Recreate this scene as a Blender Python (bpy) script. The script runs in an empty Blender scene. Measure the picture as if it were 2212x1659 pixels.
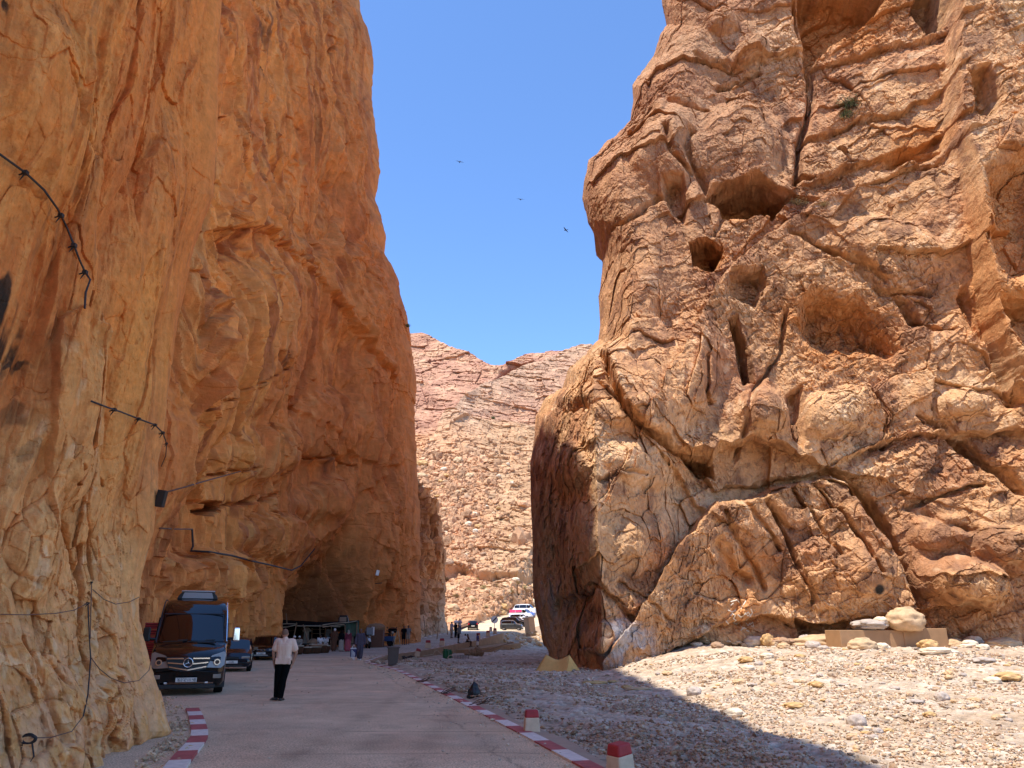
import bpy, bmesh, math, random
import numpy as np
from mathutils import Vector, Matrix, Euler
random.seed(7)
rng = np.random.default_rng(11)
scene = bpy.context.scene
COL = scene.collection

# ------------------------------------------------------------------ camera
PITCH = math.radians(17.8); F = 769.0; CH = 1.65
cam_d = bpy.data.cameras.new('camera'); cam = bpy.data.objects.new('camera', cam_d); COL.objects.link(cam)
cam.location = (0, 0, CH); cam.rotation_euler = (math.pi/2 + PITCH, 0, 0)
cam_d.sensor_width = 36.0; cam_d.lens = 36.0*F/1024; cam_d.clip_start = 0.1; cam_d.clip_end = 6000
scene.camera = cam

# ------------------------------------------------------------------ sky, sun, exposure
SUN = Vector((-0.29, -0.32, 1.0)).normalized()
world = bpy.data.worlds.new("World"); scene.world = world; world.use_nodes = True
wn = world.node_tree; wn.nodes.clear()
wo = wn.nodes.new('ShaderNodeOutputWorld'); wb = wn.nodes.new('ShaderNodeBackground')
sky = wn.nodes.new('ShaderNodeTexSky'); sky.sky_type = 'NISHITA'; sky.sun_disc = False
sky.sun_elevation = math.asin(SUN.z); sky.sun_rotation = math.atan2(SUN.x, SUN.y)
sky.altitude = 0; sky.air_density = 0.9; sky.dust_density = 0.0; sky.ozone_density = 10.0
wn.links.new(sky.outputs[0], wb.inputs[0]); wb.inputs[1].default_value = 0.135
wn.links.new(wb.outputs[0], wo.inputs[0])
sd_ = bpy.data.lights.new('sun', 'SUN'); sun = bpy.data.objects.new('sun', sd_); COL.objects.link(sun)
sd_.energy = 2.75; sd_.angle = math.radians(0.5); sd_.color = (1.0, 0.95, 0.86)
sun.rotation_euler = (-SUN).to_track_quat('-Z', 'Y').to_euler()
scene.view_settings.view_transform = 'Standard'; scene.view_settings.look = 'None'
scene.view_settings.exposure = 1.3; scene.view_settings.gamma = 1.0
scene.view_settings.use_curve_mapping = False

# ------------------------------------------------------------------ measuring helpers (q = photo measured 2212 px wide)
Q = 1024/2212.0
cp, sp = math.cos(PITCH), math.sin(PITCH)
def slopes(qx, qy):
    """photo point -> (k, m): X = k*Y, Z = CH + m*Y"""
    x = (np.asarray(qx, float)*Q-512)/F; y = (384-np.asarray(qy, float)*Q)/F
    dy = cp - y*sp; dz = sp + y*cp
    return x/dy, dz/dy
def project(X, Y, Z):
    d = Y*cp + (Z-CH)*sp
    d = np.maximum(d, 0.2)
    return (512 + F*X/d)/Q, (384 - F*((Z-CH)*cp - Y*sp)/d)/Q
def at_y(qx, qy, Y):
    k, m = slopes(qx, qy); return (float(k*Y), float(Y), float(CH+m*Y))
def at_z(qx, qy, z):
    k, m = slopes(qx, qy); Y = (z-CH)/m; return (float(k*Y), float(Y), float(z))

# ------------------------------------------------------------------ noise (numpy)
_p = np.random.default_rng(3).permutation(256).astype(np.int32); _p = np.concatenate([_p, _p, _p])
_g = np.random.default_rng(5).normal(size=(256, 3)); _g /= np.linalg.norm(_g, axis=1)[:, None]
_g = _g.astype(np.float32)
_r = np.random.default_rng(9).random((256, 6)).astype(np.float32)
def _hash(ix, iy, iz):
    return _p[_p[_p[ix & 255] + (iy & 255)] + (iz & 255)]
def perlin(x, y, z):
    x = np.asarray(x, np.float32); y = np.asarray(y, np.float32); z = np.asarray(z, np.float32)
    x0 = np.floor(x); y0 = np.floor(y); z0 = np.floor(z)
    fx = x-x0; fy = y-y0; fz = z-z0
    ix = x0.astype(np.int32); iy = y0.astype(np.int32); iz = z0.astype(np.int32)
    u = fx*fx*fx*(fx*(fx*6-15)+10); v = fy*fy*fy*(fy*(fy*6-15)+10); w = fz*fz*fz*(fz*(fz*6-15)+10)
    res = 0
    for dx in (0, 1):
        wx = u if dx else 1-u
        for dy in (0, 1):
            wy = v if dy else 1-v
            for dz in (0, 1):
                wz = w if dz else 1-w
                g = _g[_hash(ix+dx, iy+dy, iz+dz)]
                res = res + wx*wy*wz*(g[..., 0]*(fx-dx)+g[..., 1]*(fy-dy)+g[..., 2]*(fz-dz))
    return res*1.6
def fbm(x, y, z, o=4, gain=.5, lac=2.03):
    a = 1; s = 0; f = 1
    for i in range(o):
        s = s + a*perlin(x*f+17.3*i, y*f+9.1*i, z*f+3.7*i); a *= gain; f *= lac
    return s
def ridged(x, y, z, o=4, gain=.5, lac=2.03):
    a = 1; s = 0; f = 1
    for i in range(o):
        n = 1-np.abs(perlin(x*f+11.3*i, y*f+5.1*i, z*f+7.7*i))*2; s = s+a*n; a *= gain; f *= lac
    return s
def blocks(x, y, z, tilt=.6, seed=0):
    """fractured facets: each cell is a tilted plane; returns height and edge distance"""
    x = np.asarray(x, np.float32)+seed*7.31; y = np.asarray(y, np.float32)+seed*3.17; z = np.asarray(z, np.float32)
    ix = np.floor(x).astype(np.int32); iy = np.floor(y).astype(np.int32); iz = np.floor(z).astype(np.int32)
    sx = np.where(x-ix > .5, 0, -1); sy = np.where(y-iy > .5, 0, -1); sz = np.where(z-iz > .5, 0, -1)
    b1 = np.full(x.shape, 9., np.float32); b2 = b1.copy(); h = np.zeros(x.shape, np.float32)
    for dx in (0, 1):
        for dy in (0, 1):
            for dz in (0, 1):
                cx = ix+sx+dx; cy = iy+sy+dy; cz = iz+sz+dz
                hh = _hash(cx, cy, cz); r = _r[hh]
                ex = x-(cx+.25+.5*r[..., 0]); ey = y-(cy+.25+.5*r[..., 1]); ez = z-(cz+.25+.5*r[..., 2])
                d = ex*ex+ey*ey+ez*ez
                v = (r[..., 3]-.5) + tilt*((r[..., 4]-.5)*2*(ex+ey) + (r[..., 5]-.5)*2*ez)
                nb = d < b1
                b2 = np.where(nb, b1, np.minimum(b2, d)); h = np.where(nb, v, h); b1 = np.where(nb, d, b1)
    return h, np.sqrt(b2)-np.sqrt(b1)
def sstep(a, b, x):
    t = np.clip((x-a)/(b-a), 0, 1); return t*t*(3-2*t)
def lerp(a, b, t): return a+(b-a)*t
def mixc(c, d, t):
    t = np.clip(t, 0, 1)[..., None]; return c*(1-t)+np.asarray(d)*t

# relief features, measured on the photograph and applied as real displacement of the rock
def pdist(px, py, pts):
    """distance to polyline and signed side (+ = right of travel)"""
    best = np.full(px.shape, 1e9); sgn = np.ones(px.shape)
    for (ax, ay), (bx, by) in zip(pts[:-1], pts[1:]):
        vx, vy = bx-ax, by-ay; L = vx*vx+vy*vy+1e-9
        t = np.clip(((px-ax)*vx+(py-ay)*vy)/L, 0, 1)
        dx = px-(ax+t*vx); dy = py-(ay+t*vy); d = dx*dx+dy*dy
        s = np.where(vx*(py-ay)-vy*(px-ax) > 0, 1., -1.)
        m = d < best; best = np.where(m, d, best); sgn = np.where(m, s, sgn)
    return np.sqrt(best), sgn
def inside(px, py, poly):
    c = np.zeros(px.shape, bool); n = len(poly)
    for i in range(n):
        x1, y1 = poly[i]; x2, y2 = poly[(i+1) % n]
        if y1 == y2: continue
        c ^= ((y1 > py) != (y2 > py)) & (px < (x2-x1)*(py-y1)/(y2-y1)+x1)
    return c
def f_step(px, py, pts, amp, decay, w=4, side=1):
    out = np.zeros(px.shape); P = np.array(pts); R = decay*3
    m = (px > P[:, 0].min()-R) & (px < P[:, 0].max()+R) & (py > P[:, 1].min()-R) & (py < P[:, 1].max()+R)
    d, s = pdist(px[m], py[m], pts); d = d*s*side
    out[m] = amp*sstep(-w, w, d)*np.exp(-np.maximum(d, 0)/decay); return out
def f_groove(px, py, pts, w, depth):
    out = np.zeros(px.shape); P = np.array(pts); R = w*3.2
    m = (px > P[:, 0].min()-R) & (px < P[:, 0].max()+R) & (py > P[:, 1].min()-R) & (py < P[:, 1].max()+R)
    if m.any():
        d, s = pdist(px[m], py[m], pts); out[m] = -depth*np.exp(-(d/w)**2)
    return out
def f_pit(px, py, poly, depth, w=10):
    out = np.zeros(px.shape); P = np.array(poly)
    m = (px > P[:, 0].min()) & (px < P[:, 0].max()) & (py > P[:, 1].min()) & (py < P[:, 1].max())
    x, y = px[m], py[m]; ins = inside(x, y, poly); d, s = pdist(x, y, list(poly)+[poly[0]])
    out[m] = -depth*sstep(0, w, d)*ins; return out
def f_blob(px, py, cx, cy, rx, ry, ang, amp, flat=1.0):
    a = math.radians(ang); dx = px-cx; dy = py-cy
    u = (dx*math.cos(a)+dy*math.sin(a))/rx; v = (-dx*math.sin(a)+dy*math.cos(a))/ry
    r = u*u+v*v
    t = np.clip(1-r, 0, 1); return amp*(1.15*t*t*(3-2*t) if flat == 1.0 else t)

# ------------------------------------------------------------------ object helpers
def tag(o, label=None, cat=None, group=None, kind=None):
    if label: o['label'] = label
    if cat: o['category'] = cat
    if group: o['group'] = group
    if kind: o['kind'] = kind
    return o
def link(name, me, mats=(), parent=None):
    o = bpy.data.objects.new(name, me); COL.objects.link(o)
    for m in (mats if isinstance(mats, (list, tuple)) else [mats]): me.materials.append(m)
    if parent is not None: o.parent = parent
    return o
def empty(name, loc=(0, 0, 0), rz=0):
    o = bpy.data.objects.new(name, None); COL.objects.link(o); o.location = loc; o.rotation_euler = (0, 0, rz)
    o.empty_display_size = .2; return o
def np_mesh(name, V, Fq, smooth=True, col=None):
    """V (n,3), Fq (m,k) faces of equal size"""
    me = bpy.data.meshes.new(name); V = np.asarray(V, np.float32); Fq = np.asarray(Fq, np.int32); k = Fq.shape[1]
    me.vertices.add(len(V)); me.vertices.foreach_set('co', V.ravel())
    me.loops.add(Fq.size); me.loops.foreach_set('vertex_index', Fq.ravel())
    me.polygons.add(len(Fq)); me.polygons.foreach_set('loop_start', np.arange(0, Fq.size, k, dtype=np.int32))
    me.polygons.foreach_set('loop_total', np.full(len(Fq), k, np.int32))
    me.polygons.foreach_set('use_smooth', np.full(len(Fq), smooth, bool))
    me.update(calc_edges=True)
    if col is not None:
        a = me.color_attributes.new('pigment', 'FLOAT_COLOR', 'POINT')
        c = np.ones((len(V), 4), np.float32); c[:, :3] = np.clip(col, 0, 1); a.data.foreach_set('color', c.ravel())
    return me
def grid_faces(nr, nc, mask=None):
    i = np.arange(nr*nc).reshape(nr, nc)
    f = np.stack([i[:-1, :-1], i[:-1, 1:], i[1:, 1:], i[1:, :-1]], -1)
    return f[mask] if mask is not None else f.reshape(-1, 4)

# ------------------------------------------------------------------ materials
def mat_new(name):
    m = bpy.data.materials.new(name); m.use_nodes = True; nt = m.node_tree
    return m, nt, nt.nodes['Principled BSDF']
def nd(nt, t, **kw):
    n = nt.nodes.new(t)
    for k, v in kw.items():
        if k in n.inputs.keys(): n.inputs[k].default_value = v
        else: setattr(n, k, v)
    return n
def rock_mat(name, fine=3.0, bump=.35, var=.22, dist=.05, rough=.95):
    m, nt, b = mat_new(name); L = nt.links.new
    at = nd(nt, 'ShaderNodeAttribute', attribute_name='pigment')
    tc = nd(nt, 'ShaderNodeTexCoord')
    n1 = nd(nt, 'ShaderNodeTexNoise', Scale=fine, Detail=6.0, Roughness=.7); L(tc.outputs['Object'], n1.inputs['Vector'])
    mr = nd(nt, 'ShaderNodeMapRange'); mr.inputs[1].default_value = .25; mr.inputs[2].default_value = .75
    mr.inputs[3].default_value = 1-var; mr.inputs[4].default_value = 1+var; L(n1.outputs[0], mr.inputs[0])
    vm = nd(nt, 'ShaderNodeVectorMath', operation='SCALE'); L(at.outputs['Color'], vm.inputs[0]); L(mr.outputs[0], vm.inputs['Scale'])
    L(vm.outputs[0], b.inputs['Base Color'])
    n2 = nd(nt, 'ShaderNodeTexNoise', Scale=fine*2.3, Detail=8.0, Roughness=.7); L(tc.outputs['Object'], n2.inputs['Vector'])
    n3 = nd(nt, 'ShaderNodeTexNoise', noise_type='RIDGED_MULTIFRACTAL', Scale=fine*1.1, Detail=6.0, Roughness=.75); L(tc.outputs['Object'], n3.inputs['Vector'])
    ma = nd(nt, 'ShaderNodeMath', operation='MULTIPLY_ADD'); L(n3.outputs[0], ma.inputs[0]); ma.inputs[1].default_value = .45; L(n2.outputs[0], ma.inputs[2])
    bp = nd(nt, 'ShaderNodeBump', Strength=bump, Distance=dist); L(ma.outputs[0], bp.inputs['Height'])
    L(bp.outputs[0], b.inputs['Normal']); b.inputs['Roughness'].default_value = rough
    b.inputs['Specular IOR Level'].default_value = .2
    return m
def simple(name, col, rough=.6, metal=0, spec=.5, noise=0, scale=20, bump=0, coat=0, alpha=None):
    m, nt, b = mat_new(name); L = nt.links.new
    b.inputs['Roughness'].default_value = rough; b.inputs['Metallic'].default_value = metal
    b.inputs['Specular IOR Level'].default_value = spec
    if coat: b.inputs['Coat Weight'].default_value = coat; b.inputs['Coat Roughness'].default_value = .04
    c = (*col, 1)
    if noise or bump:
        tc = nd(nt, 'ShaderNodeTexCoord'); n = nd(nt, 'ShaderNodeTexNoise', Scale=scale, Detail=5.0)
        L(tc.outputs['Object'], n.inputs['Vector'])
        mx = nd(nt, 'ShaderNodeMix', data_type='RGBA')
        mx.inputs[6].default_value = (*[v*(1-noise) for v in col], 1); mx.inputs[7].default_value = (*[min(1, v*(1+noise)) for v in col], 1)
        L(n.outputs[0], mx.inputs[0]); L(mx.outputs[2], b.inputs['Base Color'])
        if bump:
            bp = nd(nt, 'ShaderNodeBump', Strength=bump, Distance=.02); L(n.outputs[0], bp.inputs['Height']); L(bp.outputs[0], b.inputs['Normal'])
    else: b.inputs['Base Color'].default_value = c
    return m
# ================================================================== cliffs
M_ROCKR = rock_mat('sunlit_limestone', fine=2.2, bump=1.0, var=.28, dist=.13)
M_ROCKL = rock_mat('orange_limestone', fine=1.8, bump=.8, var=.20, dist=.10)
M_ROCKN = rock_mat('near_limestone', fine=6.0, bump=.9, var=.24, dist=.035)
M_HILL = rock_mat('hill_rock', fine=.25, bump=.8, var=.18, dist=.8)

def interp_edge(sil, mgrid):
    """silhouette [(qx,qy)...] -> k at given m"""
    k, m = slopes([p[0] for p in sil], [p[1] for p in sil]); o = np.argsort(m)
    return np.interp(mgrid, m[o], k[o])

# ---------------- right cliff
def build_right():
    NC, NR = 1250, 1300
    sil = [(1185,1412),(1172,1380),(1162,1340),(1152,1290),(1150,1220),(1150,1150),(1147,1080),(1146,1000),(1155,955),(1158,900),(1180,862),(1215,838),
           (1228,800),(1262,765),(1292,738),(1296,700),(1293,640),(1301,600),(1302,560),(1290,520),(1270,480),(1258,430),(1262,395),(1272,350),(1290,335),
           (1312,310),(1335,290),(1362,262),(1368,220),(1366,190),(1380,165),(1412,122),(1425,75),(1440,55),(1430,10),(1425,-60),(1450,-300)]
    m_lo = -.065; m_hi = 1.02
    m = np.concatenate([np.linspace(m_lo, m_hi, NR), np.linspace(m_hi, 1.55, 30)[1:]]); NR = len(m)
    ke = interp_edge(sil, m)[:, None]
    kmax = .86
    s = np.linspace(0, 1, NC)[None, :]; s = .35*s**2.6+.65*s
    k = ke+(kmax-ke)*s; mm = np.repeat(m[:, None], NC, 1)
    # depth of the wall along each direction: plan outline, measured at the foot
    kb = np.array([.030, .055, .085, .112, .16, .215, .33, .48, .62, .75, .9])
    db = np.array([52.5, 50, 44, 40.5, 42, 45, 46.5, 45.5, 43.5, 42, 41])
    D = np.interp(k, kb, db)
    # upper mass stands a little behind / above, gently leaning back
    D = D + 3.2*sstep(.15, 1.0, mm)*sstep(.02, .3, k) + 9*sstep(.2,.5,mm)*(1-sstep(.05,.28,k))
    # rounded arris at the left edge
    w = .05+.03*sstep(.1, .5, mm)
    t = np.clip((k-ke)/w, 0, 1); D = D + 5.5*(1-np.sqrt(1-(1-t)**2))
    X0 = k*D; Y0 = D; Z0 = CH+mm*D
    qx, qy = project(X0, Y0, Z0)
    # warp for natural outlines
    wx = 9*fbm(X0*.3, Y0*.3, Z0*.3, 2)+1.5*fbm(X0*1.5, Y0*1.5, Z0*1.5, 2)
    wy = 9*fbm(X0*.3+40, Y0*.3, Z0*.3, 2)+1.5*fbm(X0*1.5+30, Y0*1.5, Z0*1.5, 2)
    x = qx+wx; y = qy+wy
    f = np.zeros(k.shape)
    # upper block jutting over the lower promontory
    A = [(1275,700),(1292,760),(1310,800),(1345,872),(1382,912),(1420,950),(1450,985),(1500,1005),(1530,1010),(1548,975),(1620,960),(1700,985)]
    f += f_step(x, y, A, 2.4, 150, 5, side=-1)
    f += f_groove(x, y, A[1:9], 7, 1.2)
    # ledge line below middle band
    Bm = [(1500,1010),(1540,1062),(1600,1052),(1690,1040),(1780,1012),(1860,975),(1960,950),(2060,935),(2212,920)]
    f += f_step(x, y, Bm, -1.5, 60, 5, side=1)
    # lower slab
    C = [(1470,1180),(1500,1135),(1545,1098),(1640,1075),(1720,1045),(1790,1032),(1835,1060),(1870,1110),(1910,1170),(1950,1240),(1972,1310),(1990,1345)]
    f += f_step(x, y, C, 3.0, 190, 7, side=1)
    f += f_groove(x, y, C[5:], 13, 2.6)
    f += f_step(x, y, [(1450,1400),(1560,1345),(1640,1330),(1760,1345),(1860,1340),(1960,1325)], -2.2, 60, 6, side=1)
    for g, wd, dp in [([(1560,1110),(1600,1190),(1640,1270)],5,.8),([(1640,1090),(1690,1180),(1730,1250),(1750,1300)],5,.9),([(1600,1090),(1670,1190)],4,.6),
                      ([(1550,1180),(1580,1240),(1600,1250)],14,1.2),([(1700,1060),(1760,1150),(1800,1200)],4,.7),([(1750,1050),(1830,1150),(1880,1240)],4,.7),
                      ([(1690,1150),(1660,1120)],8,.7)]:
        f += f_groove(x, y, g, wd, dp)
    # caves and recesses
    f += f_pit(x, y, [(1512,432),(1560,408),(1620,402),(1682,424),(1706,436),(1668,484),(1640,470),(1615,482),(1560,480)], 4.5, 12)
    f += f_step(x, y, [(1500,440),(1560,410),(1620,402),(1690,425),(1710,430)], 1.3, 60, 4, side=-1)
    f += f_pit(x, y, [(1486,522),(1530,514),(1562,538),(1560,560),(1538,602),(1512,592),(1490,580)], 4.5, 10)
    f += f_pit(x, y, [(1560,600),(1640,595),(1655,640),(1630,680),(1570,660)], 2.2, 18)
    f += f_pit(x, y, [(1565,705),(1590,700),(1610,760),(1632,840),(1600,845),(1585,790)], 3.0, 12)
    f += f_pit(x, y, [(1425,395),(1470,390),(1492,450),(1488,490),(1440,480),(1420,440)], 1.8, 22)
    f += f_pit(x, y, [(1715,655),(1760,632),(1860,655),(1905,700),(1960,760),(1930,800),(1850,790),(1740,770),(1700,730)], 3.4, 55)
    f += f_pit(x, y, [(1722,-60),(1960,-60),(1890,40),(1840,75),(1795,95),(1760,140),(1745,135),(1730,90)], 6.0, 22)
    f += f_pit(x, y, [(2045,-60),(1990,-60),(1960,30),(2000,80),(2045,60)], 3.5, 14)
    f += f_pit(x, y, [(1690,860),(1725,830),(1740,900),(1720,985),(1690,960)], 2.0, 22)
    f += f_pit(x, y, [(1905,640),(1960,650),(2000,720),(1960,720)], 1.6, 16)
    f += f_pit(x, y, [(1450,985),(1535,990),(1545,1040),(1500,1045),(1465,1010)], 3.2, 16)
    f += f_pit(x, y, [(1815,1060),(1850,1050),(1905,1110),(1960,1200),(1935,1215),(1870,1140)], 2.6, 14)
    f += f_pit(x, y, [(1885,355),(1960,300),(2048,330),(2045,380),(1960,380)], 1.0, 12)
    f += f_pit(x, y, [(1715,380),(1760,385),(1745,405),(1712,400)], 2.2, 9)
    f += f_pit(x, y, [(1800,310),(1850,345),(1835,355),(1800,330)], 2.0, 9)
    f += f_pit(x, y, [(2060,190),(2120,180),(2150,240),(2110,300),(2070,285)], 2.8, 20)
    f += f_step(x, y, [(1545,640),(1560,612),(1640,540),(1740,474),(1850,415),(1950,372),(2050,332)], 2.3, 230, 5, side=1)
    f += f_step(x, y, [(1440,1010),(1500,1100),(1560,1130)], .8, 60, 5, side=-1)
    # diagonal beds of the middle band
    for g, a in [([(1755,400),(1850,352),(1905,330),(1950,320),(2045,285)],1.5), ([(1745,300),(1850,265),(1960,230),(2045,185)],1.0),
                 ([(1900,405),(1990,370),(2040,350)],1.0), ([(1640,440),(1700,480),(1760,500)],-.8),
                 ([(1760,140),(1850,120),(1960,95),(2045,70)],1.0)]:
        f += f_step(x, y, g, -a, 28, 3, side=1)
    for g, wd, dp in [([(1722,0),(1728,80),(1742,115),(1752,190),(1745,260),(1724,330),(1712,410)],7,2.0), ([(1495,300),(1480,330),(1500,370),(1520,430)],8,1.4),
                      ([(1430,300),(1450,350),(1490,390)],6,1.0), ([(1400,130),(1395,170),(1405,200)],5,1.2), ([(1290,520),(1330,500),(1380,470),(1420,440)],6,.9),
                      ([(1960,700),(2010,720),(2060,715)],5,.8), ([(1700,520),(1770,560),(1900,620)],5,.8), ([(1840,600),(1900,640),(2000,640)],6,.9),
                      ([(1420,220),(1470,230),(1530,250)],4,.7), ([(1500,120),(1580,150),(1650,130)],5,.8), ([(1555,185),(1600,175),(1640,150)],5,1.2),
                      ([(1520,790),(1515,860),(1530,880)],5,.8), ([(1690,690),(1680,780),(1620,860),(1590,990)],5,.9), ([(1880,860),(1920,900),(1900,980)],5,.8),
                      ([(2100,960),(2150,1010),(2212,1060)],13,2.4), ([(1990,900),(2060,930),(2120,990)],7,1.0), ([(2000,1110),(2040,1130),(2100,1150)],9,1.2),
                      ([(1560,470),(1545,510)],5,.6), ([(2080,640),(2130,720),(2160,800),(2200,860)],12,1.6), ([(1960,1100),(2040,1060),(2120,1050)],6,1.0),
                      ([(1290,1040),(1340,1020),(1400,1030)],4,.5), ([(1280,1260),(1330,1300),(1360,1330)],7,1.0), ([(1330,1260),(1420,1300),(1450,1330)],4,.5),
                      ([(1290,830),(1340,870)],4,.5), ([(1160,870),(1230,890),(1290,870)],4,.5)]:
        f += f_groove(x, y, g, wd, dp)
    # right-hand column, nearer
    E = [(2046,-80),(2046,100),(2041,300),(2052,400),(2068,480),(2085,560),(2112,650),(2142,740),(2180,830),(2260,900)]
    f += f_step(x, y, E, 3.2, 400, 6, side=-1)
    f += f_pit(x, y, [(2060,415),(2240,330),(2260,620),(2180,650),(2110,630),(2080,540)], 3.0, 60)
    f += f_pit(x, y, [(2100,660),(2260,640),(2260,860),(2200,840),(2150,750)], 2.6, 40)
    # swellings
    for b in [(1230,1010,55,60,0,1.6),(1250,1180,60,110,0,1.2),(1190,1120,30,90,0,1.0),(1640,905,62,62,0,1.8),(1620,120,46,32,-20,1.4),(1560,50,40,30,0,1.1),(1440,330,90,110,0,1.5),
              (1600,320,110,110,0,1.6),(1390,240,50,60,20,1.0),(1380,620,90,170,0,1.4),(1460,820,100,150,20,1.6),(1900,560,150,80,20,1.2),(1800,900,110,60,-20,1.2),
              (2080,1265,120,62,12,3.0),(2160,1180,100,60,10,1.8),(2020,1150,70,45,0,1.3),(1800,1240,120,90,20,1.0),(1390,1000,110,60,20,1.2),(1410,1180,100,80,0,1.0),
              (1330,890,60,30,10,.8),(1230,850,60,30,0,1.0),(2080,870,70,40,0,1.2),(1300,1380,60,40,-20,1.2),(1560,1370,80,30,0,.8),(1700,1390,90,22,0,1.6)]:
        f += f_blob(x, y, *b)
    # undercut foot of the promontory
    f += f_pit(x, y, [(1190,1275),(1225,1282),(1290,1268),(1275,1320),(1245,1370),(1235,1440),(1195,1440),(1170,1340)], 2.6, 22)
    ed = sstep(0, .05, k-ke); ed2 = .45+.55*sstep(0, .02, k-ke)
    nx, ny, nz = -.16, -.96, -.05
    f = .85*f*ed; X0 = X0+nx*f; Y0 = Y0+ny*f; Z0 = Z0+nz*f
    # procedural fracture
    dip = (Z0*.93 - X0*.36 + Y0*.1)                      # beds rising to the right
    dip2 = (Z0*.75 + X0*.62)                              # joints falling to the right
    low = sstep(1150, 1000, qy)
    wob = .9*fbm(X0*.08, Y0*.08, Z0*.08, 2)
    def saw(t): u = t-np.floor(t); return np.where(u < .82, u/.82, (1-u)/.18)
    b1, e1 = blocks(X0/6.5+wob*.5, Y0/6.5, Z0/5+wob*.4, .8, 1)
    b2, e2 = blocks(X0/3.0+wob*.3, Y0/2.6, dip/2.3, .65, 2)
    b3, e3 = blocks((X0+.35*Z0)/1.5, Y0/1.2, dip/.75, .45, 3)
    b4, e4 = blocks((X0+.3*Z0)/.6, Y0/.5, dip/.3, .5, 4)
    patch = sstep(-.15, .35, fbm(X0*.09+3, Y0*.09, Z0*.09, 2))
    patch2 = sstep(-.2, .3, fbm(X0*.13-9, Y0*.13, Z0*.13+5, 2))
    b5, e5 = blocks(X0/.2, Y0/.2, dip2/.16, .9, 5)
    p3 = sstep(-.1, .35, fbm(X0*.16+31, Y0*.16, Z0*.16, 2))
    g = .7*b1 + (.06+.36*patch)*b2 + (.04+.26*patch2)*b3 + (.05+.14*p3)*b4 + (.04+.05*p3)*b5
    g -= .14*np.exp(-(e1/.012)**2)*patch + .10*np.exp(-(e2/.018)**2)*patch2 + .04*np.exp(-(e3/.03)**2)*p3
    g += (.16*patch2*p3)*saw(dip/2.6+wob*.6)*low + .04*saw(dip/.7+wob*.5)*patch*p3
    g += .25*fbm(X0*.3, Y0*.3, Z0*.3, 2) + .07*fbm(X0*1.7, Y0*1.7, Z0*1.7, 5, .6)
    f = g*ed2
    # normals roughly towards the viewer and a little to the left
    nx, ny, nz = -.16, -.96, -.05
    
    X = X0+nx*f; Y = Y0+ny*f; Z = Z0+nz*f + .25*fbm(X0*.9, Y0*.9, Z0*.9, 2)
    # pigment
    n1 = fbm(X0*.15, Y0*.15, Z0*.15, 4); n2 = fbm(X0*.8, Y0*.8, Z0*.8, 4); n3 = fbm(X0*1.2, Y0*1.2, Z0*.12, 3)
    c = np.zeros(k.shape+(3,)) + np.array([.56, .325, .155])
    c = mixc(c, [.44, .22, .105], sstep(-.1, .7, n1))
    c = mixc(c, [.62, .42, .23], sstep(.15, .8, -n1)*.9)
    c = mixc(c, [.24, .125, .07], sstep(.15, .65, n2+.5*b2+.4*n1)*.7); c = mixc(c, [.20, .10, .06], sstep(.3, .7, fbm(X0*2.5, Y0*2.5, Z0*2.5, 3)+.4*b4)*.55)
    c = mixc(c, [.70, .50, .30], sstep(.3, .7, n2*-1)*.5)
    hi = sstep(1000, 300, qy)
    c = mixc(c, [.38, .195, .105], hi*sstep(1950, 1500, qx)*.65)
    st = sstep(.1, .5, n3)
    orange = np.clip(f_blob(x, y, 1800, 720, 170, 110, 10, 1)+f_blob(x, y, 1840, 20, 150, 130, 0, 1)+f_blob(x, y, 1610, 450, 100, 45, 0, 1)+f_blob(x, y, 2160, 560, 130, 260, 0, 1)
                     +f_blob(x, y, 1530, 560, 50, 50, 0, 1)+f_blob(x, y, 1990, 300, 80, 60, 0, 1)+.7*f_blob(x, y, 1600, 1270, 90, 120, 0, 1), 0, 1)
    c = mixc(c, [.50, .22, .07], orange*.75)
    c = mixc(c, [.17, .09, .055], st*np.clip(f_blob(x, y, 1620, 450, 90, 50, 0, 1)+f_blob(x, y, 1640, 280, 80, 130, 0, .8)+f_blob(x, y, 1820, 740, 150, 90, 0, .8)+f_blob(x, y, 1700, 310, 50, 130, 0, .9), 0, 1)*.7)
    grey = np.clip(f_blob(x, y, 1350, 1390, 80, 70, -30, 1)+.5*f_blob(x, y, 1200, 1330, 80, 100, 0, 1), 0, 1)
    c = mixc(c, [.46, .41, .37], grey*sstep(-.2, .3, n2))
    c = mixc(c, [.04, .035, .03], np.clip(f_blob(x, y, 1878, 1275, 16, 12, 0, 1)*1.2, 0, 1))
    c *= (1+.12*b3+.10*b4+.10*(patch-.5))[..., None]; c *= np.array([1.13, 1.10, 1.12]); c = mixc(c, c*np.array([.74, .90, 1.05]), sstep(.11, .04, k)*(1-low))  # shade tone of the promontory foot painted into its colour, darker and less red
    V = np.stack([X, Y, Z], -1)
    # flank: the cliff carries on behind the arris
    nb = 40; T = (np.arange(nb, 0, -1)/nb)[None, :]
    kf = ke+.02+.10*T**1.0; Df = D[:, :1]+1+T*42
    fx = kf*Df; fz = CH+m[:, None]*D[:, :1]+0*Df
    nse = fbm(fx*.3, Df*.3, fz*.3, 4)
    VF = np.stack([fx+nse*1.2, Df, fz], -1)
    VF[:, -1] = V[:, 0]*.7+VF[:, -1]*.3
    V = np.concatenate([VF, V], 1); cf = np.repeat(c[:, :1], nb, 1); c = np.concatenate([cf, c], 1)
    nr, nc = V.shape[:2]
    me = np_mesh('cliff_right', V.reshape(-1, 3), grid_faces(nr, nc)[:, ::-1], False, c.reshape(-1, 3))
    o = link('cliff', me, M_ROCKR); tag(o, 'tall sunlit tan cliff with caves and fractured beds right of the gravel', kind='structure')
    return V[:, nb:]
VR = build_right()

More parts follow.
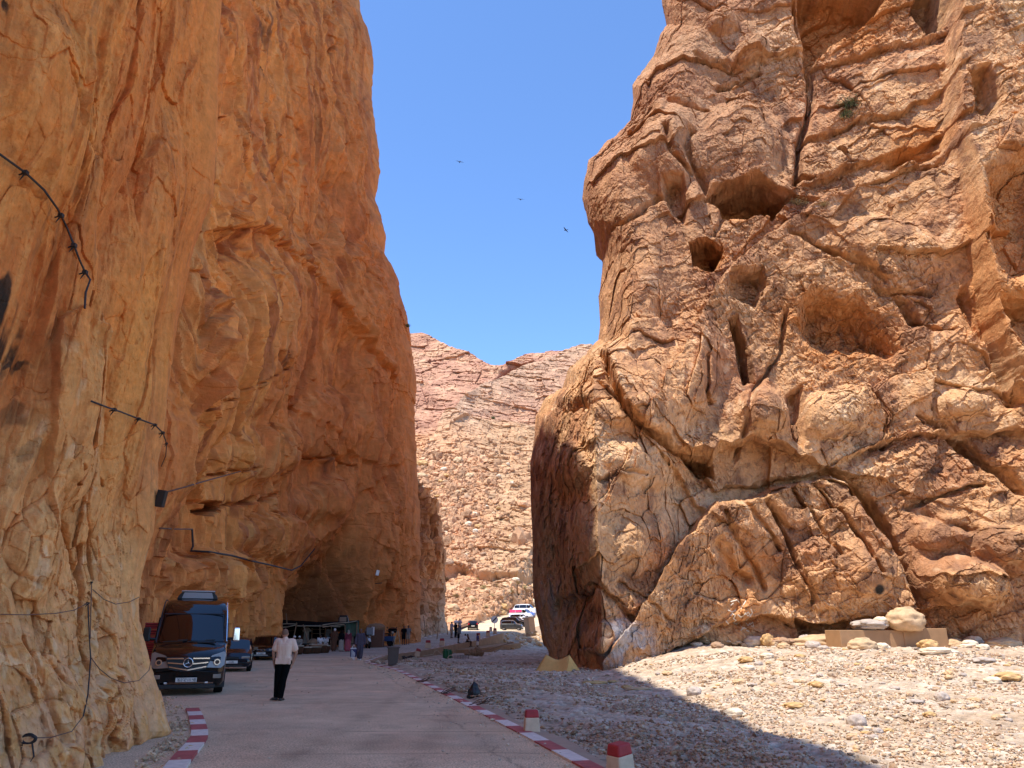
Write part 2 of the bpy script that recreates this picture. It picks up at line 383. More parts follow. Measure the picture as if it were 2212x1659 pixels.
# ---------------- left main wall
def build_left():
    NC, NR = 640, 1050
    sil = [(945,1420),(905,1390),(900,1300),(898,1100),(893,1000),(893,900),(889,800),(884,740),(880,700),(868,640),(850,580),(825,520),(828,480),(815,430),(805,400),(815,340),
           (813,300),(806,260),(796,200),(793,150),(798,100),(797,60),(785,20),(775,0),(768,-40),(740,-300)]
    m = np.linspace(-.06, 1.03, NR)
    ke = interp_edge(sil, m)[:, None]
    kmin = -.66
    s = np.linspace(0, 1, NC)[None, :]
    k = kmin+(ke-kmin)*s
    ke0 = float(slopes(900, 1360)[0]); 
    # plan outline at the foot (k measured after removing the lean)
    kk = kmin+(ke0-kmin)*s+0*k
    kb = np.array([-.70, -.56, -.45, -.3875, -.345, -.312, -.29, -.265, -.235, -.20, -.175, -.15, -.125, -.10, -.09])
    db = np.array([19.5, 23, 30, 39, 48, 57, 61, 65, 69, 72.5, 75, 78.5, 81, 83, 84])
    D = np.interp(kk, kb, db); mm = np.repeat(m[:, None], NC, 1)
    D = D*(1+.05*sstep(0, 1, mm))
    X0 = k*D; Y0 = D; Z0 = CH+mm*D
    qx, qy = project(X0, Y0, Z0)
    wx = 7*fbm(X0*.3, Y0*.2, Z0*.2, 3)+2.5*fbm(X0*1.2, Y0*.8, Z0*.8, 2)
    wy = 7*fbm(X0*.3+40, Y0*.2, Z0*.2, 3)+2.5*fbm(X0*1.2+30, Y0*.8, Z0*.8, 2)
    x = qx+wx; y = qy+wy
    f = np.zeros(k.shape)
    f += -6.0*sstep(230, 100, qx)
    # cave at the foot of the wall
    cave = [(585,1500),(596,1400),(597,1345),(603,1290),(625,1250),(660,1195),(700,1150),(735,1108),(760,1075),(792,1062),(797,1120),(793,1200),(795,1280),(800,1340),(808,1400),(830,1500)]
    wv = sstep(1040, 1200, qy)
    f += f_pit(x*.6+qx*.4, y*.6+qy*.4, cave, 6.5, 85)*(.22+.78*sstep(1100, 1330, qy))
    f += f_step(x, y, [(590,1330),(603,1290),(660,1195),(735,1108),(785,1060),(800,1040)], .9, 70, 4, side=-1)
    # great scallops
    for b in [(560,700,130,260,8,1.8),(740,620,110,160,-20,1.6),(640,250,70,330,5,1.3),(500,250,60,300,0,1.4),(420,820,60,260,6,1.8),(700,920,90,90,0,1.2),(560,980,120,70,-10,1.2),
              (800,1180,50,150,0,1.4),(860,1150,36,260,0,1.0),(740,350,60,200,-8,1.2),(580,1160,90,60,0,1.2),(450,1250,120,70,0,1.4),(800,900,50,180,0,1.2),(690,1080,70,50,-30,.9),(540,450,60,120,0,.9)]:
        f += f_blob(x, y, *b)
    f += f_step(x, y, [(478,400),(470,460),(440,530),(420,620),(405,740),(385,850),(350,940),(345,1060)], 1.8, 70, 5, side=1)
    f += f_step(x, y, [(440,500),(500,488),(560,530),(640,590),(700,660),(770,740),(830,800)], 1.0, 60, 4, side=-1)
    f += f_step(x, y, [(640,880),(720,960),(800,1010),(850,1000)], -.5, 40, 4, side=1)
    for g, wd, dp in [([(735,0),(722,25),(738,60),(735,95),(715,120)],4,1.6), ([(700,0),(690,120),(720,230),(760,330)],4,.5), ([(470,-40),(473,200),(466,430)],3,.6),
                      ([(372,895),(430,870),(520,835),(590,800)],2.2,.6), ([(345,1070),(400,1052),(460,1030),(520,1010)],2.6,.8), ([(520,500),(560,540),(620,560)],4,.6),
                      ([(620,970),(700,990),(760,1008)],2.5,.7), ([(560,1085),(590,1055),(612,1025)],3,.8), ([(430,190),(440,240),(452,260)],3,.6), ([(408,1080),(470,1095),(530,1085),(600,1070)],4,.5),
                      ([(610,560),(640,580),(650,600)],3,.8), ([(840,870),(870,780),(868,700)],4,.7), ([(560,770),(575,800),(568,840)],8,.9), ([(700,400),(716,470),(690,520)],4,.5),
                      ([(545,230),(552,300),(560,400)],3,.3), ([(780,700),(800,820),(820,960)],4,.5)]:
        f += f_groove(x, y, g, wd, dp)
    f += f_pit(x, y, [(424,1107),(440,1088),(470,1085),(500,1095),(470,1112),(440,1120),(426,1120)], 3.0, 7)
    f += f_pit(x, y, [(500,1095),(540,1070),(560,1060),(550,1090),(520,1100)], .9, 7)
    for px_, py_, r in [(348,376,8),(672,832,7),(765,1008,7),(827,915,6),(730,1005,6),(603,195,5),(655,535,6),(680,560,6),(385,120,5),(410,200,4),(640,1130,6),(380,220,5)]:
        f += f_pit(x, y, [(px_-r, py_-r*1.6), (px_+r*.8, py_-r), (px_+r, py_+r), (px_-r*.6, py_+r*1.7)], .9, 5)
    kedge = (ke-k); fade = sstep(0, .04, kedge); f = f*fade
    X0 = X0+.93*f; Y0 = Y0-.35*f; f = 0*f
    # flutes and grain
    wob = fbm(X0*.1, Y0*.1, Z0*.05, 3)
    f += 1.1*(ridged(X0*.12+wob, Y0*.16, Z0*.035, 3)-1)*.8
    f += .5*(ridged(Y0*.35+wob*2, X0*.3, Z0*.07+wob, 3)-1) + .18*fbm(Y0*1.1+wob*2, X0*.8, Z0*.25, 3)
    b2, e2 = blocks(X0/3+wob, Y0/3.4, Z0/5.5, .8, 5); b3, e3 = blocks(X0/1.3+wob, Y0/1.4, Z0/2.2+wob, .9, 6); b4, e4 = blocks(X0/.6, Y0/.6, Z0/.9, .9, 7)
    rough = sstep(1080, 1250, qy)
    edge = sstep(740, 850, qx)
    f += (.22+.25*edge)*b2+(.09+.16*rough+.10*edge)*b3+(.03+.08*rough+.06*edge)*b4
    f -= .15*np.exp(-(e2/.03)**2)*sstep(.1, .5, wob)
    f += .06*fbm(X0*2, Y0*2, Z0*1.4, 4)
    pits = sstep(.42, .62, perlin(Y0*.9+wob, X0*.9, Z0*.33))*sstep(-.05, .3, fbm(Y0*.15, X0*.15, Z0*.1, 2)); f -= .30*pits+.10*sstep(.4, .6, perlin(Y0*2.6, X0*2.6, Z0*1.1))
    # turn the far arris away
    t = np.clip(kedge/.018, 0, 1)
    nx, ny = .93, -.35
    X = X0+nx*f; Y = Y0+ny*f+3.2*(1-np.sqrt(1-(1-t)**2)); Z = Z0+.12*fbm(X0, Y0, Z0, 2)
    # keep the silhouette where it was measured: fade push near the arris
    X = X0+nx*f*(.35+.65*fade)
    n1 = fbm(X0*.1, Y0*.1, Z0*.06, 4); n2 = fbm(X0*.8+wob, Y0*.8, Z0*.35, 4); n3 = fbm(Y0*.55+wob*1.5, X0*.5, Z0*.045, 4); n4 = fbm(Y0*1.6+wob*3, X0*1.2, Z0*.10+wob, 3)
    c = np.zeros(k.shape+(3,))+np.array([.76, .33, .105])
    c = mixc(c, [.78, .37, .12], sstep(.0, .6, n1)*.9)
    c = mixc(c, [.66, .255, .085], sstep(-.05, .55, -n1)*.9)
    c = mixc(c, [.38, .125, .05], sstep(.12, .6, n3)*.75)
    c = mixc(c, [.74, .42, .17], sstep(.25, .65, -n4)*.55)
    c = mixc(c, [.30, .10, .045], sstep(.25, .7, n4)*.5)
    c = mixc(c, [.60, .25, .10], sstep(560, 860, qx)*.6)
    c = mixc(c, [.52, .32, .20], sstep(1250, 1390, qy)*sstep(800, 950, qx)*.8)
    c = mixc(c, [.74, .33, .12], sstep(1180, 1330, qy)*.5)
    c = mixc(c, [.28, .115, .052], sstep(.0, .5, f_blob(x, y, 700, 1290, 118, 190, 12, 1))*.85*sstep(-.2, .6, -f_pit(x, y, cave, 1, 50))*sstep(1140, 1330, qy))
    for bx, by, rx, ry in [(572, 790, 26, 34), (700, 1005, 12, 30), (575, 60, 10, 60), (545, 130, 12, 50)]:
        c = mixc(c, [.15, .085, .06], f_blob(x, y, bx, by, rx, ry, 0, 1)*sstep(-.2, .3, n4)*.6)
    c *= (1+.10*b3+.12*b4+.10*n2)[..., None]; c *= np.array([1.0, .92, .78])
    V = np.stack([X, Y, Z], -1)
    # top above the frame, up to the rim that throws the gorge's shade
    Vt = V[-1]; rows = []; 
    Ht = SHADE_TOP(Vt[:, 0], Vt[:, 1]); H = np.maximum(Ht, Vt[:, 2]+2)
    for a in np.linspace(0, 1, 14)[1:]:
        R = Vt.copy(); dz = (H-Vt[:, 2])*a; R[:, 2] = Vt[:, 2]+dz
        rows.append(R)
    back = rows[-1].copy(); back[:, 0] -= 60; back[:, 2] -= 5; rows.append(back)
    V = np.concatenate([V, np.array(rows)], 0); c = np.concatenate([c, np.repeat(c[-1:], len(rows), 0)], 0)
    # flank behind the far arris
    nb = 24; T = (np.arange(1, nb+1)/nb)[None, :]
    base = V[:, -1:]; fx = base[..., 0]-T*45; fy = base[..., 1]+1+T*3; fz = base[..., 2]+0*T
    nse = fbm(fx*.2, fy*.2, fz*.2, 3)
    VF = np.stack([fx, fy+nse*2, fz], -1)
    V = np.concatenate([V, VF], 1); c = np.concatenate([c, np.repeat(c[:, -1:], nb, 1)], 1)
    nr, nc = V.shape[:2]
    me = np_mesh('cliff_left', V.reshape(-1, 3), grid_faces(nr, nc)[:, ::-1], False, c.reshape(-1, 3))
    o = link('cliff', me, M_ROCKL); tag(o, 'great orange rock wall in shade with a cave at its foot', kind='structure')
    return V
SX, SY = -SUN.x/SUN.z, -SUN.y/SUN.z        # metres the shade moves per metre of height (to the right, and away)
def SHADE_TOP(X, Y):
    """height of the rim above plan point so that its shade falls at X = edge on the gravel"""
    Ys = Y+SY*(5-X)/SX                      # where along the gorge that shade lands
    edge = 5.0+2.0*sstep(39.6, 41.3, Ys)*sstep(64, 57, Ys)+.35*fbm(Ys*.25, 0*Ys, 0*Ys, 3)
    H = (edge-X)/SX
    return H
build_left()

# ---------------- near-left buttresses
def build_near():
    NC, NR = 700, 1150
    m = np.linspace(-.24, 1.05, NR)
    # right-hand outline of the buttress
    sil = [(292,1700),(296,1659),(335,1610),(366,1592),(372,1580),(362,1550),(345,1490),(330,1450),(316,1400),(302,1340),(300,1300),(306,1250),(318,1200),(332,1150),(341,1080),(342,1000),
           (350,960),(357,900),(366,830),(372,780),(385,700),(398,640),(412,570),(422,530),(440,480),(462,420),(468,300),(470,200),(476,100),(480,0),(484,-100)]
    ke = interp_edge(sil, m)[:, None]; kmin = -1.15
    s = np.linspace(0, 1, NC)[None, :]; s = s**.9
    k = kmin+(ke-kmin)*s; mm = np.repeat(m[:, None], NC, 1)
    # plan: wall runs beside the road, X about -5.6 .. -6.5, then turns away
    Dn = 13.2
    foot = sstep(.12, -.24, mm)
    kr = np.clip((k-kmin)/(ke-kmin), 0, 1)
    xw = -6.5+foot*1.15
    D = np.minimum(xw/k, Dn+1.5*(1-foot)*0)
    D = np.minimum(D, 14.2); D = np.maximum(D, 2.5)
    # rows whose edge lies outside the nominal wall keep its distance
    De = np.minimum(xw/ke, 14.2); t = np.clip((ke-k)/.05, 0, 1)
    D = D+.9*(1-np.sqrt(1-(1-t)**2))
    X0 = k*D; Y0 = D; Z0 = CH+mm*D
    qx, qy = project(X0, Y0, Z0)
    wx = 6*fbm(X0*.8, Y0*.8, Z0*.4, 3); wy = 6*fbm(X0*.8+9, Y0*.8, Z0*.4, 3); x = qx+wx; y = qy+wy
    f = np.zeros(k.shape)
    # first buttress stands proud, its edge a vertical crack
    f += f_step(x, y, [(250,-50),(235,130),(210,260),(190,330),(184,420),(186,520),(190,640),(196,740),(192,860),(190,1000),(196,1150),(200,1260),(196,1400),(190,1540),(200,1700)], .55, 160, 3, side=1)
    f += f_groove(x, y, [(190,330),(184,420),(186,520),(190,640),(196,740),(192,860)], 3, .25)
    f += f_blob(x, y, 130, 900, 75, 220, 0, .28)
    f += f_step(x, y, [(80,1100),(78,900),(90,760),(110,700),(150,680),(190,720)], .14, 60, 3, side=1)
    for g, wd, dp in [([(160,1180),(155,1300),(160,1400),(178,1450)],4,.28),([(175,1150),(180,1250)],3,.14),([(120,1130),(150,1250),(160,1330)],5,.15),([(258,1490),(280,1560),(290,1590)],7,.12),
                      ([(60,1330),(70,1420),(120,1480)],5,.1),([(230,1520),(250,1570)],6,.14),([(110,180),(150,300),(175,360)],5,.12),([(300,0),(260,200),(200,330)],6,.18),
                      ([(210,1010),(235,1050)],3,.12),([(330,300),(250,420),(200,560)],8,.12),([(30,1380),(80,1500),(110,1600)],6,.15),([(420,160),(400,260)],3,.05)]:
        f += f_groove(x, y, g, wd, dp)
    for b in [(330,500,80,330,12,.35),(270,200,60,300,10,.3),(280,850,55,250,4,.3),(250,1300,60,160,5,.22),(90,250,100,260,0,.35),(60,1200,70,120,0,.25),(240,1520,50,90,15,.3)]:
        f += f_blob(x, y, *b)
    f += f_pit(x, y, [(120,1010),(132,1030),(140,1060),(128,1060)], .2, 6)
    f += f_pit(x, y, [(345,365),(352,365),(353,385),(343,385)], .15, 4)
    fade = .3+.7*sstep(0, .06, ke-k); f = f*fade; X0 = X0+.75*f; Y0 = Y0-.6*f; f = 0*f
    wob = fbm(X0*.3, Y0*.3, Z0*.15, 3)
    lowr = sstep(900, 1250, qy)
    pale = sstep(.0, .25, (210-qx)/300+.2)*sstep(650, 760, qy)
    b1, e1 = blocks(X0/1.1+wob, Y0/1.1, Z0/2.2, .8, 8); b2, e2 = blocks(X0/.42+wob, Y0/.42, Z0/.75+wob, .9, 9); b3, e3 = blocks(X0/.17, Y0/.17, Z0/.26, .9, 10)
    rr = np.clip(.30+.8*lowr*sstep(360, 150, qx)+.3*lowr, 0, 1)
    pits = sstep(.42, .62, perlin(Y0*3.2+wob, X0*3, Z0*.9))*sstep(-.1, .3, fbm(Y0*.6, X0*.6, Z0*.3, 2)); pit2 = sstep(.40, .6, perlin(Y0*9, X0*9, Z0*3.5+7))
    f += .12*b1+.09*rr*b2+.035*rr*b3
    f -= .05*np.exp(-(e1/.03)**2)*rr+.03*np.exp(-(e2/.05)**2)*rr
    f += .22*(ridged(Y0*.8+wob, X0*.5, Z0*.14+wob*.3, 3)-1)+.05*fbm(Y0*3, X0*2, Z0*1.0, 4)*(1+lowr)+.03*fbm(Y0*9, X0*8, Z0*3.5, 4) - .06*pits - .03*pit2*(.3+.7*lowr)
    nx, ny = .75, -.6
    fade = .3+.7*sstep(0, .06, ke-k)
    X = X0+nx*f*fade; Y = Y0+ny*f*fade; Z = Z0+0*f
    n1 = fbm(X0*.4, Y0*.4, Z0*.2, 4); n3 = fbm(Y0*1.8+wob*1.5, X0*1, Z0*.2, 4); n4 = fbm(Y0*4+wob*3, X0*3, Z0*.5+wob, 3); n2 = fbm(X0*3, Y0*3, Z0*2, 4)
    c = np.zeros(k.shape+(3,))+np.array([.74, .31, .095])
    c = mixc(c, [.78, .36, .11], sstep(.0, .6, n1)*.9)
    c = mixc(c, [.66, .245, .08], sstep(-.05, .55, -n1)*.9)
    c = mixc(c, [.50, .19, .07], sstep(.15, .6, n3)*.45)
    c = mixc(c, [.84, .43, .16], sstep(.3, .65, -n4)*.4)
    c = mixc(c, [.34, .155, .075], sstep(.3, .7, n4)*.45)
    # pale fresh rock low on the buttresses
    pf = sstep(-.08, .14, np.where(qx < 205, (qy-690-60*(qx < 90))/600, (qy-1150)/500)+.22*n1)
    pf = pf*np.where(qx < 205, sstep(-50, 100, qx+.55*(qy-830)), 1)
    c = mixc(c, [.78, .39, .14], np.clip(pf, 0, 1)*.75)
    c = mixc(c, [.74, .40, .21], np.clip(sstep(1200, 1560, qy), 0, 1)*sstep(-.3, .4, n2)*.7)
    c = mixc(c, [.86, .55, .30], sstep(.35, .6, -n2)*np.clip(pf, 0, 1)*.6)
    # black varnish
    for bx, by, rx, ry, ss in [(-5,720,50,110,1),(5,660,24,70,1),(38,790,22,14,.9),(15,900,40,34,.45),(40,990,34,30,.35),(8,14,14,26,1)]:
        c = mixc(c, [.045, .032, .026], np.clip(f_blob(x+18*n2, y+24*n4, bx, by, rx, ry, 0, 2), 0, 1)*sstep(-.55, -.1, n4+.3*n2)*ss*.93)
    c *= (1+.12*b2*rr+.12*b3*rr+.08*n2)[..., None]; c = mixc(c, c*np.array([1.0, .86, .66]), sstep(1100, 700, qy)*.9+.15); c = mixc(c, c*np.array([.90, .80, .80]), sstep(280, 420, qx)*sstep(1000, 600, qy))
    V = np.stack([X, Y, Z], -1)
    nb = 20; T = (np.arange(1, nb+1)/nb)[None, :]
    base = V[:, -1:]; fx = base[..., 0]-T*13; fy = base[..., 1]+.3+T*6.5; fz = base[..., 2]+0*T
    VF = np.stack([fx, fy+.3*fbm(fx, fy, fz, 3), fz], -1)
    V = np.concatenate([V, VF], 1); c = np.concatenate([c, np.repeat(c[:, -1:], nb, 1)], 1)
    # beside and behind the camera
    nl = 16; T = (np.arange(nl, 0, -1)/nl)[None, :]; base = V[:, :1]
    lx = base[..., 0]-T*1.5; ly = base[..., 1]-T*40; lz = base[..., 2]+0*T
    VL = np.stack([lx+.6*fbm(lx*.3, ly*.3, lz*.3, 3), ly, lz], -1)
    V = np.concatenate([VL, V], 1); c = np.concatenate([np.repeat(c[:, :1], nl, 1), c], 1)
    Vt = V[-1]; rows = []
    H = np.maximum(SHADE_TOP(Vt[:, 0], Vt[:, 1]), Vt[:, 2]+2)
    for a in np.linspace(0, 1, 16)[1:]:
        R = Vt.copy(); dz = (H-Vt[:, 2])*a; R[:, 2] += dz; rows.append(R)
    back = rows[-1].copy(); back[:, 0] -= 60; rows.append(back)
    V = np.concatenate([V, np.array(rows)], 0); c = np.concatenate([c, np.repeat(c[-1:], len(rows), 0)], 0)
    nr, nc = V.shape[:2]
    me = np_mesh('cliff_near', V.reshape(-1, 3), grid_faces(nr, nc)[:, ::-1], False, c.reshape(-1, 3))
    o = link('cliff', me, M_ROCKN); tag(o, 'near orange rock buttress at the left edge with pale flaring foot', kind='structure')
build_near()

# ---------------- far small wall past the main one
def build_farwall():
    NC, NR = 200, 420
    sil = [(985,1420),(968,1372),(962,1340),(960,1300),(958,1230),(957,1180),(950,1150),(952,1110),(945,1080),(930,1068),(925,1050),(905,1032),(890,1022),(870,1005),(820,980)]
    top = float(slopes(880, 1018)[1]); m = np.linspace(-.03, float(slopes(800, 975)[1]), NR)
    ke = interp_edge(sil, m)[:, None]; kmin = -.16
    s = np.linspace(0, 1, NC)[None, :]; k = kmin+(ke-kmin)*s
    D = np.interp(k, [-.16, -.12, -.09, -.06], [88, 95, 102, 107]); mm = m[:, None]+0*k
    X0 = k*D; Y0 = D; Z0 = CH+mm*D; qx, qy = project(X0, Y0, Z0)
    b1, e = blocks(X0/4, Y0/4, Z0/4, .9, 12); b2, e2 = blocks(X0/1.6, Y0/1.6, Z0/1.6, .9, 13); b3, e2 = blocks(X0/.7, Y0/.7, Z0/.7, .9, 14)
    f = 1.2*b1+.7*b2+.3*b3+.6*(ridged(X0*.3, Y0*.3, Z0*.1, 3)-1)
    t = np.clip((ke-k)/.012, 0, 1)
    X = X0+.9*f*(.35+.65*t); Y = Y0-.4*f+3*(1-np.sqrt(1-(1-t)**2)); Z = Z0+.3*b2
    n1 = fbm(X0*.3, Y0*.3, Z0*.1, 4)
    c = np.zeros(k.shape+(3,))+np.array([.70, .35, .15])
    c = mixc(c, [.52, .25, .11], sstep(-.1, .5, n1)); c = mixc(c, [.58, .42, .29], sstep(1230, 1390, qy)*.9)
    c *= (1+.2*b2+.15*b3)[..., None]
    V = np.stack([X, Y, Z], -1); nb = 14; T = (np.arange(1, nb+1)/nb)[None, :]; base = V[:, -1:]
    VF = np.stack([base[..., 0]-T*30, base[..., 1]+1+T*2, base[..., 2]+T*0], -1)
    V = np.concatenate([V, VF], 1); c = np.concatenate([c, np.repeat(c[:, -1:], nb, 1)], 1)
    r = V[-1].copy(); r[:, 0] -= 20; r[:, 2] += 6; V = np.concatenate([V, r[None]], 0); c = np.concatenate([c, c[-1:]], 0)
    nr, nc = V.shape[:2]
    me = np_mesh('cliff_far', V.reshape(-1, 3), grid_faces(nr, nc)[:, ::-1], False, c.reshape(-1, 3))
    o = link('cliff', me, M_ROCKL); tag(o, 'lower brown rock wall beyond the great one, where the road leaves the shade', kind='structure')
build_farwall()
# ================================================================== ground, road, hills
def road_z(Y):
    return np.interp(Y, [0, 58, 64, 70, 78, 88, 94, 100, 115, 130, 145, 160, 180, 200], [0, 0, .06, .18, .38, .66, .98, 1.33, 1.52, 1.78, 2.9, 4.1, 5.7, 7.3])
def kerb_x(Y):
    """right edge of the carriageway"""
    return np.interp(Y, [0, 10.75, 13.8, 21, 30, 36.5, 45.5, 52, 57.6, 70, 78, 88, 100, 104, 200], [3.2, 1.14, .45, -1.24, -3.4, -5.0, -8.05, -8.6, -8.9, -6.9, -5.75, -3.87, -1.54, -1.4, 30])
def river_z(X, Y):
    z = -.02-.22*sstep(1.2, 6, X-kerb_x(Y)) - .35*sstep(44, 60, Y)
    z = z+sstep(17, 41, Y)*sstep(3.5, 10, X)*1.05*sstep(80, 60, Y)
    z = z+.28*sstep(104, 120, Y)
    return z
def ground_np(X, Y):
    """bare ground: river gravel to the right, level under the road to the left; hills far off"""
    rz = river_z(X, Y); lz = road_z(Y)-.02
    w = sstep(-.15, .25, X-kerb_x(Y))
    # past the retaining wall the bed meets the road embankment
    emb = sstep(103, 108, Y)
    w2 = w*(1-emb)+emb*sstep(-.3, 5.0, X-EMB_X(Y))
    return lz*(1-w2)+rz*w2
def EMB_X(Y):
    return np.interp(Y, [0, 100, 106, 112, 120, 128, 136, 150, 170, 200, 400], [-1.6, -1.6, -1.3, -.9, .4, 3.0, 4.5, 9, 15, 26, 200])
M_GRAVEL = rock_mat('river_gravel', fine=9, bump=.9, var=.30, dist=.05)
def build_bed():
    # rows follow distance so that near gravel is finely modelled
    yy = np.concatenate([np.linspace(-30, 7, 20), 7*np.exp(np.linspace(0, math.log(60/7), 900))[1:], np.linspace(60, 205, 460)[1:]])
    u = np.concatenate([np.linspace(-1.6, -.7, 24), np.linspace(-.7, .95, 700)[1:], np.linspace(.95, 2.2, 20)[1:]])
    Y, U = np.meshgrid(yy, u, indexing='ij'); S = np.maximum(Y, 14)
    X = U*S
    Z = ground_np(X, Y)
    g = sstep(.0, .8, X-kerb_x(Y))*sstep(0, 1, 106-Y+40*(X > 3)) 
    g = np.maximum(g, sstep(106, 110, Y)*sstep(-1, 1, X-EMB_X(Y)))
    lod = 1/(1+Y*.02)
    b1, e = blocks(X/.32, Y/.32, Z, .5, 20); b2, e2 = blocks(X/.13, Y/.13, Z+5, .5, 21)
    Z = Z+g*(.12*fbm(X*.25, Y*.25, 0*X, 3)+.05*fbm(X*1.2, Y*1.2, 0*X, 3)+.05*b1+.035*b2*lod)
    n1 = fbm(X*.2, Y*.2, 0*X, 3); n2 = fbm(X*1.5, Y*1.5, 0*X, 3)
    c = np.zeros(X.shape+(3,))+np.array([.50, .38, .27])
    c = mixc(c, [.56, .46, .36], sstep(0, .5, n2)); c = mixc(c, [.42, .30, .20], sstep(.0, .5, n1)*.8)
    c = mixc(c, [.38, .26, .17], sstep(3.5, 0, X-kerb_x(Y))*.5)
    c *= (1+.3*b1*1.0+.5*b2)[..., None]
    c = mixc(c, [.45, .30, .18], sstep(106, 112, Y))
    V = np.stack([X, Y, Z], -1); nr, nc = X.shape
    me = np_mesh('ground', V.reshape(-1, 3), grid_faces(nr, nc), True, c.reshape(-1, 3))
    o = link('ground', me, M_GRAVEL); tag(o, 'dry river bed of grey tan gravel', kind='structure')
build_bed()

def asphalt():
    m, nt, b = mat_new('road_concrete'); L = nt.links.new
    tc = nd(nt, 'ShaderNodeTexCoord')
    n1 = nd(nt, 'ShaderNodeTexNoise', Scale=.35, Detail=4.0); n2 = nd(nt, 'ShaderNodeTexNoise', Scale=38.0, Detail=4.0, Roughness=.8)
    n3 = nd(nt, 'ShaderNodeTexVoronoi', Scale=55.0)
    for n in (n1, n2, n3): L(tc.outputs['Object'], n.inputs['Vector'])
    r1 = nd(nt, 'ShaderNodeValToRGB'); r1.color_ramp.elements[0].color = (.60, .43, .27, 1); r1.color_ramp.elements[1].color = (.74, .55, .35, 1)
    r1.color_ramp.elements[0].position = .35; r1.color_ramp.elements[1].position = .65; L(n1.outputs[0], r1.inputs[0])
    r2 = nd(nt, 'ShaderNodeValToRGB'); r2.color_ramp.elements[0].color = (.42, .40, .38, 1); r2.color_ramp.elements[1].color = (1.3, 1.28, 1.25, 1)
    r2.color_ramp.elements[0].position = .40; r2.color_ramp.elements[1].position = .58; L(n2.outputs[0], r2.inputs[0])
    mx = nd(nt, 'ShaderNodeMix', data_type='RGBA', blend_type='MULTIPLY'); mx.inputs[0].default_value = .8
    L(r1.outputs[0], mx.inputs[6]); L(r2.outputs[0], mx.inputs[7])
    at = nd(nt, 'ShaderNodeAttribute', attribute_name='pigment')
    mx2 = nd(nt, 'ShaderNodeMix', data_type='RGBA', blend_type='MULTIPLY'); mx2.inputs[0].default_value = 1
    L(mx.outputs[2], mx2.inputs[6]); L(at.outputs['Color'], mx2.inputs[7]); L(mx2.outputs[2], b.inputs['Base Color'])
    bp = nd(nt, 'ShaderNodeBump', Strength=.5, Distance=.01); L(n2.outputs[0], bp.inputs['Height']); L(bp.outputs[0], b.inputs['Normal'])
    b.inputs['Roughness'].default_value = .9; b.inputs['Specular IOR Level'].default_value = .25
    return m
M_ROAD = asphalt()
def road_right(Y):
    return np.where(Y < 104, kerb_x(Y), EMB_X(Y)-.8)
def road_left(Y):
    return np.interp(Y, [0, 8, 13, 15, 22, 30, 40, 50, 60, 70, 78, 84, 90, 103, 110, 120, 130, 160, 180, 200], [-7.5, -7.5, -8, -14, -14, -15, -17, -20, -24, -24, -18, -14.5, -11.5, -9, -9.2, -9.0, -8.6, -4.4, 0, 5.2])
